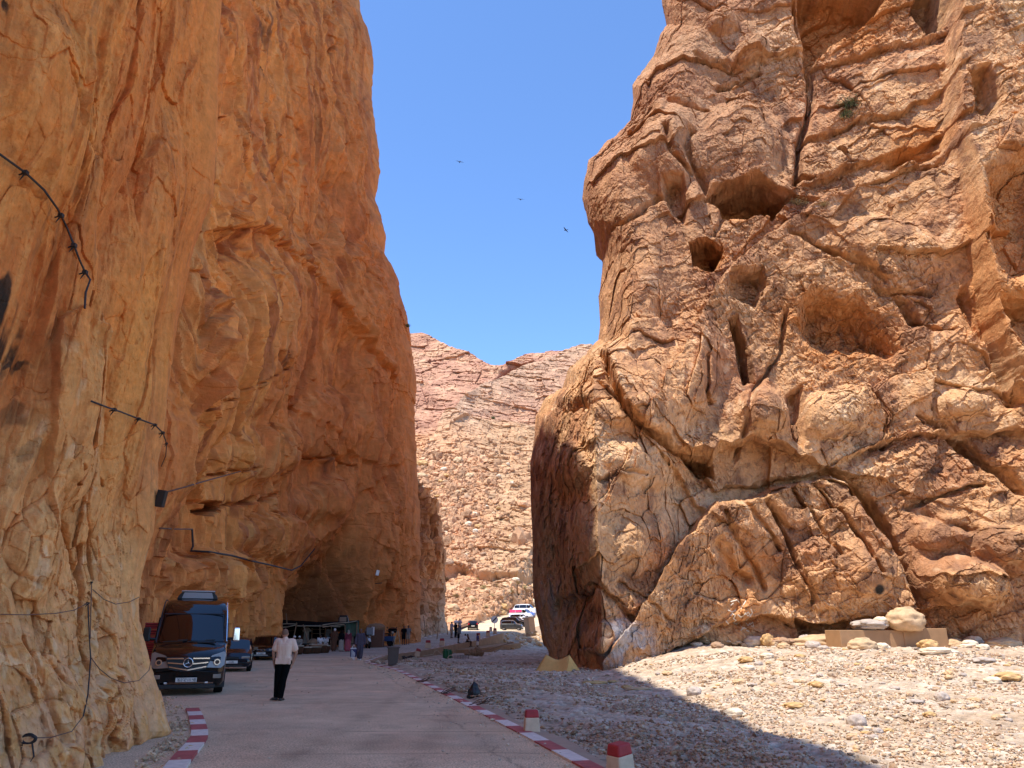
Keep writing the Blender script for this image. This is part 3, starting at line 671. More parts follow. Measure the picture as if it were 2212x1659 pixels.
def build_road():
    yy = np.concatenate([np.linspace(-30, 8, 20), 8*np.exp(np.linspace(0, math.log(60/8), 500))[1:], np.linspace(60, 200, 240)[1:]])
    T = np.linspace(0, 1, 260)
    Y = yy[:, None]+0*T; L_ = road_left(yy)[:, None]; R_ = road_right(yy)[:, None]; X = L_+(R_-L_)*T
    Z = road_z(Y)+.012*fbm(X*.3, Y*.3, 0*X, 3)
    c = np.ones(X.shape+(3,)); w = .5*fbm(X*.8, Y*.8, 0*X, 4)
    # slab joints, the edge course along the kerb, and a crack along it
    r = kerb_x(Y)-X
    for yj, x0, x1 in [(14.4, -2.6, 1), (20.0, -6, 0), (24.2, -8, -2), (28.6, -9, -3), (34, -10, -4), (41, -10, -5), (17.0, -1.7, 1), (11.9, -3, 1.2)]:
        d = np.abs(Y+.08*w-.02*(X+3)-yj); c *= 1-(.42*np.exp(-(d/(.02+.001*Y))**2)*sstep(x0-.6, x0, X)*sstep(x1+.4, x1, X)*(Y < 60))[..., None]
    d = np.abs(r-1.05+.22*w+.06*fbm(X*3, Y*3, 0*X, 3)); c *= 1-(.40*np.exp(-(d/.022)**2)*(Y < 44))[..., None]
    d = np.abs(X+2.55+.25*w+.05*(Y-30)); c *= 1-(.25*np.exp(-(d/.03)**2)*sstep(20, 24, Y)*sstep(44, 38, Y))[..., None]
    patch = sstep(.3, .0, np.abs(X+1.3)-.9)*sstep(.25, 0, np.abs(Y-13.2)-.8); c *= 1-(.18*patch)[..., None]
    c = mixc(c, [.84, .86, .90], sstep(.05, .5, fbm(X*.3+4, Y*.25, 0*X, 3))*.5)
    c = mixc(c, [1.10, .95, .93], sstep(.1, .5, fbm(X*.5-4, Y*.4+7, 0*X, 3))*.35)
    sand = sstep(.9, .0, r)*sstep(-.3, .4, w)+sstep(1.6, 0, X-L_-(.8*(Y < 15)))*1.0
    c = mixc(c, [1.12, .98, .82], np.clip(sand, 0, 1)*.7)
    c *= (1-.14*sstep(.35, .0, np.abs(X+3.0+.1*w-.0*Y))*(Y < 45)-.12*sstep(.35, .0, np.abs(X+1.3+.1*w))*(Y < 20)+.10*fbm(X*2.2, Y*2.2, 0*X, 3)-.10*sstep(.25, .55, fbm(X*1.1+9, Y*1.1, 0*X, 3)))[..., None]
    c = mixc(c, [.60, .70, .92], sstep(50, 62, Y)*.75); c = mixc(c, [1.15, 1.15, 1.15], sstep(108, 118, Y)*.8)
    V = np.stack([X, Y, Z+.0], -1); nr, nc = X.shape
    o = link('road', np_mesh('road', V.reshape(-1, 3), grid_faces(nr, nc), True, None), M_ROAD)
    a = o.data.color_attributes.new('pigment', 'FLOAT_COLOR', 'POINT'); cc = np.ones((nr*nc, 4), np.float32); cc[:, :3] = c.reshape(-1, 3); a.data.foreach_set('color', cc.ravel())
    tag(o, 'pinkish grey concrete road curving through the gorge', kind='structure')
build_road()

# ---------------- hills
def build_hills():
    sky_ = [(820,745),(860,726),(880,720),(905,717),(930,724),(950,735),(985,752),(1000,756),(1025,765),(1050,779),(1085,786),(1110,776),(1130,765),(1155,760),(1200,756),(1240,753),(1275,748),(1330,745)]
    kt, mt = slopes([p[0] for p in sky_], [p[1] for p in sky_])
    NC, NR = 420, 900
    k = np.linspace(-.16, .15, NC)[None, :]
    mtop = np.interp(k, kt, mt)
    v = np.linspace(0, 1, NR)[:, None]
    mlo = np.interp(k, [-.16, -.10, -.072, -.0277, .026, .1, .15], [-.006, -.003, .0015, .0135, .0265, .045, .06])
    Dlo = np.interp(k, [-.16, -.10, -.072, -.0277, .026, .1, .15], [112, 116, 124, 156, 203, 270, 300])
    m = mlo+(mtop-mlo)*v
    D = np.interp(m, [-.02, .002, .012, .03, .06, .10, .16, .24, .30, .36, .45], [105, 124, 142, 165, 190, 222, 262, 318, 360, 420, 520])+0*k; D = np.maximum(D, Dlo+(m-mlo)*260)
    X0 = k*D; Y0 = D; Z0 = CH+m*D; qx, qy = project(X0, Y0, Z0)
    x = qx+5*fbm(X0*.05, Y0*.05, Z0*.05, 3); y = qy+5*fbm(X0*.05+7, Y0*.05, Z0*.05, 3)
    f = np.zeros(k.shape+(0,)).sum(-1)+0*D
    f += f_step(x, y, [(985,920),(1010,890),(1040,868),(1100,835),(1160,810),(1215,790),(1300,770)], 22, 90, 3, side=1)    # bare ridge in front
    f += f_pit(x, y, [(1035,875),(1045,840),(1075,800),(1100,785),(1150,790),(1180,812),(1120,830),(1070,850)], 14, 18)
    f += f_step(x, y, [(880,780),(930,770),(1000,775),(1060,790)], -8, 25, 3, side=-1)
    f += f_step(x, y, [(960,1235),(1000,1225),(1060,1240),(1100,1232),(1150,1245)], -5, 30, 4, side=1)
    f += f_step(x, y, [(960,1262),(1040,1268),(1150,1264)], 3, 25, 3, side=1)
    up = sstep(950, 920, qy); mid = 1-up
    strata = sstep(800, 760, qy+.0*qx)
    b1, e1 = blocks(X0/30, Y0/30, Z0/20, .9, 31); b2, e2 = blocks(X0/11, Y0/11, Z0/8, .9, 32); b3, e3 = blocks(X0/4, Y0/4, Z0/3, .9, 33); b4, _ = blocks(X0/1.6, Y0/1.6, Z0/1.3, .9, 34)
    f += up*(2.6*b1+1.2*b2+.8*b3+.4*b4)+mid*(1.5*b1+.7*b2+.6*b3+.4*b4)
    def saw(t): u = t-np.floor(t); return np.where(u < .75, u/.75, (1-u)/.25)
    f += strata*.6*saw((Z0-.06*X0)/6.5+.3*fbm(X0*.02, Y0*.02, Z0*.02, 2))
    f += mid*sstep(1080, 1060, x*0+1060)*.0
    f += .9*saw(Z0/2.6+.6*fbm(X0*.03, Y0*.03, Z0*.03, 2))*sstep(1000, 1060, qx)*sstep(900, 980, qy)*sstep(1240, 1180, qy)*.7
    f += 4*fbm(X0*.02, Y0*.02, Z0*.02, 3)*up+1.5*fbm(X0*.06, Y0*.06, Z0*.06, 3)
    X = X0; Y = Y0-f; Z = Z0+.35*f*mid+.1*f
    lo = sstep(0, .02, v); Y = Y0+(Y-Y0)*lo; Z = Z0+(Z-Z0)*lo
    keep = sstep(1, .985, v); Z = Z0+(Z-Z0)*keep
    n1 = fbm(X0*.012, Y0*.012, Z0*.02, 4); n2 = fbm(X0*.08, Y0*.08, Z0*.1, 4); n3 = fbm(X0*.4, Y0*.3, Z0*.4, 3)
    c = np.zeros(X.shape+(3,))+np.array([.62, .36, .19])
    c = mixc(c, [.52, .295, .19], up*.9)
    c = mixc(c, [.44, .235, .155], up*sstep(0, .5, n2)*.7)
    c = mixc(c, [.66, .43, .26], sstep(.1, .6, -n2)*.7)
    c = mixc(c, [.56, .28, .135], mid*sstep(1240, 1150, qy)*sstep(0, .4, n1+.3*n2)*.8)
    c = mixc(c, [.56, .38, .21], mid*sstep(1010, 1080, qx)*.6)
    c = mixc(c, [.58, .39, .25], f_step(x, y, [(985,920),(1010,890),(1040,868),(1100,835),(1160,810),(1215,790),(1300,770)], 1, 60, 3, side=1)*.9)
    c = mixc(c, [.34, .135, .075], f_pit(x, y, [(1035,875),(1045,840),(1075,800),(1100,785),(1150,790),(1180,812),(1120,830),(1070,850)], -1, 12)*.9)
    c *= (1+.16*b3+.15*n3+.12*b4*mid)[..., None]; c *= np.array([.90, .84, .82])
    V = np.stack([X, Y, Z], -1)
    r = V[-1:].copy(); r[..., 1] += 120; r[..., 2] -= 60; V = np.concatenate([V, r], 0); c = np.concatenate([c, c[-1:]], 0)
    nr, nc = V.shape[:2]
    o = link('hills', np_mesh('hills', V.reshape(-1, 3), grid_faces(nr, nc), False, c.reshape(-1, 3)), M_HILL)
    tag(o, 'sunlit pink and tan rocky hillside closing the valley', kind='structure')
    return V
VH = build_hills()
# one big terrain sheet to the horizon below everything
def far_sheet():
    xs = np.linspace(-1500, 1500, 40); ys = np.linspace(-1500, 1500, 40); Y, X = np.meshgrid(ys, xs, indexing='ij')
    Z = -3.0+0*X; c = np.zeros(X.shape+(3,))+np.array([.42, .29, .18])
    o = link('terrain', np_mesh('terrain', np.stack([X, Y, Z], -1).reshape(-1, 3), grid_faces(40, 40), True, c.reshape(-1, 3)), M_HILL)
    tag(o, 'stony desert ground around the gorge', kind='structure')
far_sheet()
# ================================================================== mesh tools for the objects
class MB:
    def __init__(s): s.v = []; s.f = []; s.m = []; s.mi = 0
    def add(s, V, Fs):
        o = len(s.v); s.v += [tuple(p) for p in V]; s.f += [tuple(i+o for i in f) for f in Fs]; s.m += [s.mi]*len(Fs); return s
    def box(s, c, d, rot=None, taper=1.0):
        V = []
        for z in (-1, 1):
            t = taper if z > 0 else 1
            for x, y in ((-1, -1), (1, -1), (1, 1), (-1, 1)): V.append(Vector((x*d[0]/2*t, y*d[1]/2*t, z*d[2]/2)))
        if rot is not None: R = Euler(rot).to_matrix(); V = [R @ p for p in V]
        V = [p+Vector(c) for p in V]
        return s.add(V, [(0, 3, 2, 1), (4, 5, 6, 7), (0, 1, 5, 4), (1, 2, 6, 5), (2, 3, 7, 6), (3, 0, 4, 7)])
    def cyl(s, a, b, r0, r1=None, n=10, caps=True):
        r1 = r0 if r1 is None else r1; a = Vector(a); b = Vector(b); d = (b-a)
        if d.length < 1e-6: return s
        q = d.to_track_quat('Z', 'Y'); V = []
        for c, r in ((a, r0), (b, r1)):
            for i in range(n):
                t = 2*math.pi*i/n; V.append(c+q @ Vector((r*math.cos(t), r*math.sin(t), 0)))
        Fs = [(i, (i+1) % n, n+(i+1) % n, n+i) for i in range(n)]
        if caps: Fs += [tuple(range(n-1, -1, -1)), tuple(range(n, 2*n))]
        return s.add(V, Fs)
    def ell(s, c, r, n=10, k=7, rot=None):
        V = [(0, 0, -1)]; 
        for j in range(1, k):
            ph = -math.pi/2+math.pi*j/k
            for i in range(n):
                t = 2*math.pi*i/n; V.append((math.cos(ph)*math.cos(t), math.cos(ph)*math.sin(t), math.sin(ph)))
        V.append((0, 0, 1)); R = Euler(rot).to_matrix() if rot else Matrix.Identity(3)
        V = [R @ Vector((p[0]*r[0], p[1]*r[1], p[2]*r[2]))+Vector(c) for p in V]
        Fs = [(0, 1+(i+1) % n, 1+i) for i in range(n)]
        for j in range(k-2):
            for i in range(n):
                a = 1+j*n+i; b = 1+j*n+(i+1) % n; Fs.append((a, b, b+n, a+n))
        L = len(V)-1; o = 1+(k-2)*n; Fs += [(L, o+i, o+(i+1) % n) for i in range(n)]
        return s.add(V, Fs)
    def cap(s, a, b, r0, r1=None, n=12):
        """tapered capsule"""
        r1 = r0 if r1 is None else r1; s.cyl(a, b, r0, r1, n, True); s.ell(a, (r0,)*3, n, 8); s.ell(b, (r1,)*3, n, 8); return s
    def tube(s, pts, r, n=6):
        pts = [Vector(p) for p in pts]
        V = []
        for i, p in enumerate(pts):
            d = (pts[min(i+1, len(pts)-1)]-pts[max(i-1, 0)]); q = d.to_track_quat('Z', 'Y')
            rr = r[i] if isinstance(r, (list, tuple)) else r
            for j in range(n):
                t = 2*math.pi*j/n; V.append(p+q @ Vector((rr*math.cos(t), rr*math.sin(t), 0)))
        Fs = []
        for i in range(len(pts)-1):
            for j in range(n): a = i*n+j; b = i*n+(j+1) % n; Fs.append((a, b, b+n, a+n))
        Fs += [tuple(range(n-1, -1, -1)), tuple(range((len(pts)-1)*n, len(pts)*n))]
        return s.add(V, Fs)
    def prism(s, poly, thick, M=None):
        """poly in local xz, extruded along y"""
        n = len(poly); V = [Vector((x, -thick/2, z)) for x, z in poly]+[Vector((x, thick/2, z)) for x, z in poly]
        if M is not None: V = [M @ p for p in V]
        Fs = [tuple(range(n)), tuple(range(2*n-1, n-1, -1))]+[(i, i+n, (i+1) % n+n, (i+1) % n) for i in range(n)]
        return s.add(V, Fs)
    def lathe(s, prof, c=(0, 0, 0), n=16):
        V = []; 
        for r, z in prof:
            for i in range(n): t = 2*math.pi*i/n; V.append((c[0]+r*math.cos(t), c[1]+r*math.sin(t), c[2]+z))
        Fs = []
        for j in range(len(prof)-1):
            for i in range(n): a = j*n+i; b = j*n+(i+1) % n; Fs.append((a, b, b+n, a+n))
        Fs += [tuple(range(n-1, -1, -1)), tuple(range((len(prof)-1)*n, len(prof)*n))]
        return s.add(V, Fs)
    def mesh(s, name, smooth=False):
        me = bpy.data.meshes.new(name); me.from_pydata(s.v, [], s.f); me.update()
        me.polygons.foreach_set('material_index', s.m)
        if smooth: me.polygons.foreach_set('use_smooth', [True]*len(s.f))
        return me
    def build(s, name, mats, parent=None, smooth=False, bevel=0, seg=2):
        o = link(name, s.mesh(name, smooth), mats, parent)
        if bevel:
            b = o.modifiers.new('bevel', 'BEVEL'); b.width = bevel; b.segments = seg; b.limit_method = 'ANGLE'; b.angle_limit = math.radians(35)
        return o
def remeshed(mb, name, mats, voxel, parent=None, smooth_it=3, rough=None):
    """fuse the pieces into one continuous skin"""
    o = mb.build(name, mats, None)
    r = o.modifiers.new('r', 'REMESH'); r.mode = 'VOXEL'; r.voxel_size = voxel; r.use_smooth_shade = True
    s = o.modifiers.new('s', 'SMOOTH'); s.factor = .5; s.iterations = smooth_it
    dg = bpy.context.evaluated_depsgraph_get(); ev = o.evaluated_get(dg)
    me = bpy.data.meshes.new_from_object(ev); me.name = name
    o.modifiers.clear(); old = o.data; o.data = me; bpy.data.meshes.remove(old)
    if not me.materials:
        for m in (mats if isinstance(mats, (list, tuple)) else [mats]): me.materials.append(m)
    me.polygons.foreach_set('use_smooth', [True]*len(me.polygons))
    if rough:
        n = len(me.vertices); c = np.empty(n*3, np.float32); me.vertices.foreach_get('co', c); c = c.reshape(-1, 3)
        no = np.empty(n*3, np.float32); me.vertices.foreach_get('normal', no); no = no.reshape(-1, 3)
        amp, sx, sz = rough; f = fbm(c[:, 0]*sx, c[:, 1]*sx, c[:, 2]*sz, 3); c = c+no*(amp*f)[:, None]
        me.vertices.foreach_set('co', c.ravel()); me.update()
    if parent is not None: o.parent = parent
    return o
def copy_tree(o, parent=None):
    c = o.copy(); COL.objects.link(c)
    if parent is not None: c.parent = parent
    for ch in list(o.children): copy_tree(ch, c)
    return c

bpy.context.view_layer.update()
_dg = bpy.context.evaluated_depsgraph_get()
def hit(qx, qy):
    """point of the rock or ground seen at a photo point"""
    k, m = slopes(qx, qy); d = Vector((float(k), 1, float(m))).normalized()
    ok, loc, nor, i, ob, mt = scene.ray_cast(_dg, Vector((0, 0, CH)), d)
    if not ok: loc = Vector((0, 0, CH))+d*60; nor = Vector((0, -1, 0))
    if nor.dot(d) > 0: nor = -nor
    return loc, nor
def floor_z(x, y, z0=8):
    ok, loc, nor, i, ob, mt = scene.ray_cast(_dg, Vector((x, y, z0)), Vector((0, 0, -1)))
    return loc.z if ok else 0.0
def put(qx, Y, qy=None):
    """ground point at distance Y below photo column qx"""
    k = float(slopes(qx, 1400)[0]); x = k*Y
    if Y < 104 and x < float(kerb_x(Y))-.1: return Vector((x, Y, float(road_z(Y))))
    return Vector((x, Y, floor_z(x, Y, 1.6 if Y < 104 else 8)))

# everyday materials
M = {}
def mt(name, *a, **k):
    if len(a) > 1 and a[1] >= .85 and 'spec' not in k: k['spec'] = .08
    M[name] = simple(name, *a, **k); return M[name]
mt('black_paint', (.004, .004, .005), .12, 0, .25, coat=.45)
mt('navy_paint', (.006, .007, .014), .18, 0, .3, coat=.45)
mt('dark_grey_paint', (.035, .038, .042), .25, 0, .5, coat=.8)
mt('white_paint', (.80, .80, .80), .3, 0, .5, coat=.6)
mt('silver_paint', (.45, .46, .48), .3, .6, .5, coat=.5)
mt('magenta_paint', (.70, .05, .16), .35, 0, .5, coat=.4)
mt('blue_paint', (.05, .16, .55), .3, 0, .5, coat=.6)
mt('glass_dark', (.003, .003, .004), .03, 0, .5, coat=.55)
mt('glass_side', (.02, .025, .03), .05, 0, .9)
mt('panel_grey', (.28, .28, .30), .35)
mt('chrome', (.75, .75, .76), .12, 1.0)
mt('black_plastic', (.012, .012, .012), .55)
mt('tyre', (.014, .013, .013), .85, noise=.3, scale=30)
mt('rim_grey', (.35, .35, .36), .4, .7)
mt('lamp_glass', (.34, .29, .24), .10, .3, .7)
mt('amber', (.85, .30, .04), .2)
mt('red_lamp', (.50, .02, .02), .2)
mt('plate_white', (.72, .68, .62), .5)
mt('ink', (.02, .02, .022), .6)
mt('concrete', (.40, .285, .20), .9, noise=.25, scale=3, bump=.3)
mt('concrete_brown', (.36, .21, .11), .9, noise=.25, scale=2, bump=.4)
mt('masonry', (.40, .25, .15), .95, noise=.35, scale=1.6, bump=.6)
mt('kerb_red', (.40, .085, .075), .8, noise=.5, scale=9, bump=.3)
mt('kerb_white', (.70, .60, .51), .8, noise=.35, scale=12, bump=.2)
mt('bollard_red', (.36, .02, .022), .6, noise=.35, scale=8, bump=.3)
mt('bollard_white', (.62, .45, .30), .8, noise=.25, scale=9, bump=.4)
mt('bin_brown', (.085, .055, .042), .7, noise=.2, scale=5)
mt('canvas_tan', (.70, .40, .13), .9, noise=.15, scale=6, bump=.1)
mt('black_bag', (.004, .004, .005), .45, noise=.1, scale=6)
mt('steel_dark', (.03, .028, .026), .5, .4)
mt('rust', (.16, .07, .04), .8, noise=.4, scale=10)
mt('cable', (.018, .014, .013), .6)
mt('cable_brown', (.13, .07, .045), .7)
mt('wood', (.30, .19, .11), .8, noise=.35, scale=12)
mt('wood_pale', (.50, .40, .28), .8, noise=.3, scale=12)
mt('basket', (.09, .045, .025), .85, noise=.4, scale=16, bump=.4)
mt('cloth_black', (.008, .008, .010), .9)
mt('tarp_green', (.05, .10, .065), .75, noise=.3, scale=3, bump=.2)
mt('skin_tan', (.36, .17, .10), .6, noise=.12, scale=14)
mt('skin_brown', (.17, .08, .05), .6, noise=.12, scale=14)
mt('cloth_cream', (.74, .50, .37), .9, noise=.06, scale=9)
mt('cloth_white', (.78, .76, .74), .9, noise=.05, scale=9)
mt('cloth_trousers', (.004, .004, .004), .95)
mt('leather_black', (.012, .010, .010), .4)
mt('robe_slate', (.085, .068, .088), .9, noise=.25, scale=7)
mt('cloth_brown', (.13, .065, .04), .9, noise=.25, scale=7)
mt('cloth_pink', (.42, .10, .13), .9, noise=.15, scale=7)
mt('cloth_maroon', (.20, .045, .065), .9, noise=.2, scale=7)
mt('cloth_grey', (.22, .23, .23), .9, noise=.2, scale=7)
mt('cloth_floral', (.42, .36, .30), .9, noise=.6, scale=12)
mt('cloth_khaki', (.36, .30, .24), .9, noise=.15, scale=7)
mt('cloth_indigo', (.10, .09, .22), .9, noise=.5, scale=14)
mt('cloth_denim', (.08, .11, .20), .9, noise=.2, scale=9)
mt('cloth_lilac', (.50, .44, .50), .9, noise=.2, scale=9)
mt('hair_black', (.010, .008, .007), .8)
mt('hair_grey', (.20, .11, .075), .9, noise=.3, scale=30)
mt('green_plastic', (.010, .11, .035), .35)
mt('red_crate', (.55, .045, .05), .5)
mt('red_dark', (.20, .012, .015), .6)
mt('blue_plastic', (.02, .06, .16), .5)
mt('orange_bright', (.85, .30, .05), .5)
mt('leaf_green', (.11, .16, .055), .7, noise=.4, scale=5)
mt('leaf_dry', (.40, .29, .12), .8, noise=.3, scale=5)
mt('twig', (.11, .065, .045), .9)
mt('sack', (.30, .19, .11), .9, noise=.3, scale=6, bump=.4)
mt('sandstone', (.55, .33, .19), .95, noise=.2, scale=2, bump=.5)
mt('bag_white', (.72, .70, .68), .6); mt('bag_blue', (.03, .03, .12), .6)
mt('feather', (.03, .028, .03), .8)
mt('sign_white', (.80, .80, .80), .4)
mt('paint_white', (.70, .62, .50), .9)
# ================================================================== loose rock
def ico(sub):
    bm = bmesh.new(); bmesh.ops.create_icosphere(bm, subdivisions=sub, radius=1)
    V = np.array([v.co[:] for v in bm.verts]); Fc = np.array([[v.index for v in f.verts] for f in bm.faces]); bm.free(); return V, Fc
IC0 = ico(1); IC1 = ico(2); IC3 = ico(4)
def scatter_mesh(name, P, S, base, cols, flat=.6, rs=1, sink=.25):
    """many small stones fused into one mesh of real pebbles"""
    V0, F0 = base; n = len(P); r = np.random.default_rng(rs); nv = len(V0)
    var = V0[None]*(1+.28*r.normal(size=(n, nv, 1)).clip(-1.2, 1.2)*1.0)
    sc = S[:, None]*np.stack([r.uniform(.8, 1.3, n), r.uniform(.7, 1.1, n), r.uniform(.4, .8, n)*flat/.6], -1)
    var = var*sc[:, None, :]
    a = r.uniform(0, 6.28, n); ca, sa = np.cos(a)[:, None], np.sin(a)[:, None]; tl = r.normal(size=n)[:, None]*.25
    x, y, z = var[..., 0], var[..., 1], var[..., 2]
    x2 = x*np.cos(tl)-z*np.sin(tl); z2 = x*np.sin(tl)+z*np.cos(tl)
    W = np.stack([x2*ca-y*sa, x2*sa+y*ca, z2], -1)+P[:, None, :]; W[..., 2] += (S*(.45-sink))[:, None]
    Fa = (F0[None]+(np.arange(n)*nv)[:, None, None]).reshape(-1, 3)
    c = np.repeat(cols[:, None, :], nv, 1).reshape(-1, 3)
    return np_mesh(name, W.reshape(-1, 3), Fa, False, c)
PEB = np.array([[.62,.56,.48],[.50,.43,.36],[.68,.62,.54],[.44,.33,.24],[.56,.42,.28],[.38,.33,.30],[.50,.36,.28],[.60,.50,.40],[.34,.24,.17]])
PEB = PEB*np.array([.96, .86, .74])
M_PEB = rock_mat('pebble_stone', fine=6, bump=.4, var=.18, dist=.03)
def pebbles():
    r = np.random.default_rng(21)
    def pick(n, y0, y1, pw, xoff=.25):
        Y = y0*(y1/y0)**r.random(n)
        u = r.random(n); xl = kerb_x(Y)+xoff; xr = np.maximum(.72*Y*.97+1.5, 4)
        X = xl+(xr-xl)*u; return X, Y
    for nm, n, y0, y1, s0, s1, base, lab in [('pebbles', 60000, 8.5, 58, .008, .0011, IC0, 'fine pale pebbles covering the dry river bed'), ('cobbles', 5000, 8.5, 60, .016, .0014, IC1, 'fist sized cobbles strewn among the river pebbles')]:
        X, Y = pick(n, y0, y1, 1)
        dens = fbm(X*.3, Y*.16, 0*X, 3)-.35*sstep(.1, .5, fbm(X*.12+5, Y*.3, 0*X, 2))-.5*sstep(34, 41, Y)*sstep(6, 9, X)
        keep = (r.random(n) < .62+1.5*dens) if nm == 'pebbles' else (r.random(n) < .06+1.0*sstep(3, 9, X)*(.5+dens))
        X, Y = X[keep], Y[keep]
        S = (s0+s1*Y)*r.lognormal(0, .35, len(X)); 
        Z = ground_np(X, Y)+.12*fbm(X*.25, Y*.25, 0*X, 3)+.05*fbm(X*1.2, Y*1.2, 0*X, 3)
        b1, e = blocks(X/.32, Y/.32, ground_np(X, Y), .5, 20); Z = Z+.05*b1+.01
        c = PEB[r.integers(0, len(PEB), len(X))]*r.uniform(.8, 1.15, (len(X), 1))
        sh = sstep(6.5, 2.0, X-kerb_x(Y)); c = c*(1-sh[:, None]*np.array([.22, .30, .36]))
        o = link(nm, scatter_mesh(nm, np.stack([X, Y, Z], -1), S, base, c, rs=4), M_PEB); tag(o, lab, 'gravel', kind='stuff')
pebbles()
def rock_mesh(seed, col, rough=.5, sub=IC3, squash=.7):
    V, Fc = sub; r = np.random.default_rng(seed); o = r.uniform(0, 50, 3)
    b, e = blocks(V[:, 0]*1.1+o[0], V[:, 1]*1.1+o[1], V[:, 2]*1.1+o[2], .8, seed)
    b2, e2 = blocks(V[:, 0]*2.6+o[0], V[:, 1]*2.6, V[:, 2]*2.6, .8, seed+1)
    h = 1+rough*(.42*b+.16*b2)+.14*fbm(V[:, 0]*1.3+o[0], V[:, 1]*1.3, V[:, 2]*1.3, 4)+.03*fbm(V[:, 0]*6+o[0], V[:, 1]*6, V[:, 2]*6, 3)
    W = V*h[:, None]*np.array([1, .85, squash]); n = fbm(V[:, 0]*2+o[0], V[:, 1]*2, V[:, 2]*2, 3)
    c = np.array(col)[None]*(1+.25*n+.2*b2)[:, None]
    return np_mesh('rock', W, Fc, True, c)
TAN = (.56, .38, .22); GREY = (.44, .36, .30); PALE = (.66, .53, .38); OCH = (.58, .36, .16); BRN = (.38, .24, .15)
RK = [rock_mesh(i*7+3, c, ro, IC3, sq) for i, (c, ro, sq) in enumerate([(TAN, .4, .6), (GREY, .3, .7), (PALE, .5, .6), (OCH, .7, .5), (BRN, .5, .6), (TAN, .8, .7), (GREY, .7, .45)])]
for m_ in RK: m_.materials.append(M_PEB)
def rock(qx, qy, wq, kind, label, Y=None, sz=(1, 1, 1), rz=None, group=None, name='rock', up=.3):
    loc, nor = hit(qx, qy)
    if Y is None and loc.y < 100 and loc.z > float(ground_np(np.array(loc.x), np.array(loc.y)))+.3:
        k_ = loc.x/loc.y; y_ = loc.y-wq*Q/F*loc.y*.55; loc = Vector((k_*y_, y_, 0)); loc.z = float(ground_np(np.array(loc.x), np.array(loc.y)))+.05
    if Y is not None: loc = put(qx, Y)
    d = loc.y*cp+(loc.z-CH)*sp; w = wq*Q/F*d/2
    o = bpy.data.objects.new(name, RK[kind]); COL.objects.link(o)
    o.location = loc+Vector((0, w*.3, w*sz[2]*up)); o.scale = (w*sz[0], w*sz[1], w*sz[2]); o.rotation_euler = (0, 0, random.uniform(0, 6.28) if rz is None else rz)
    tag(o, label, 'rock' if name == 'rock' else 'boulder', group); return o
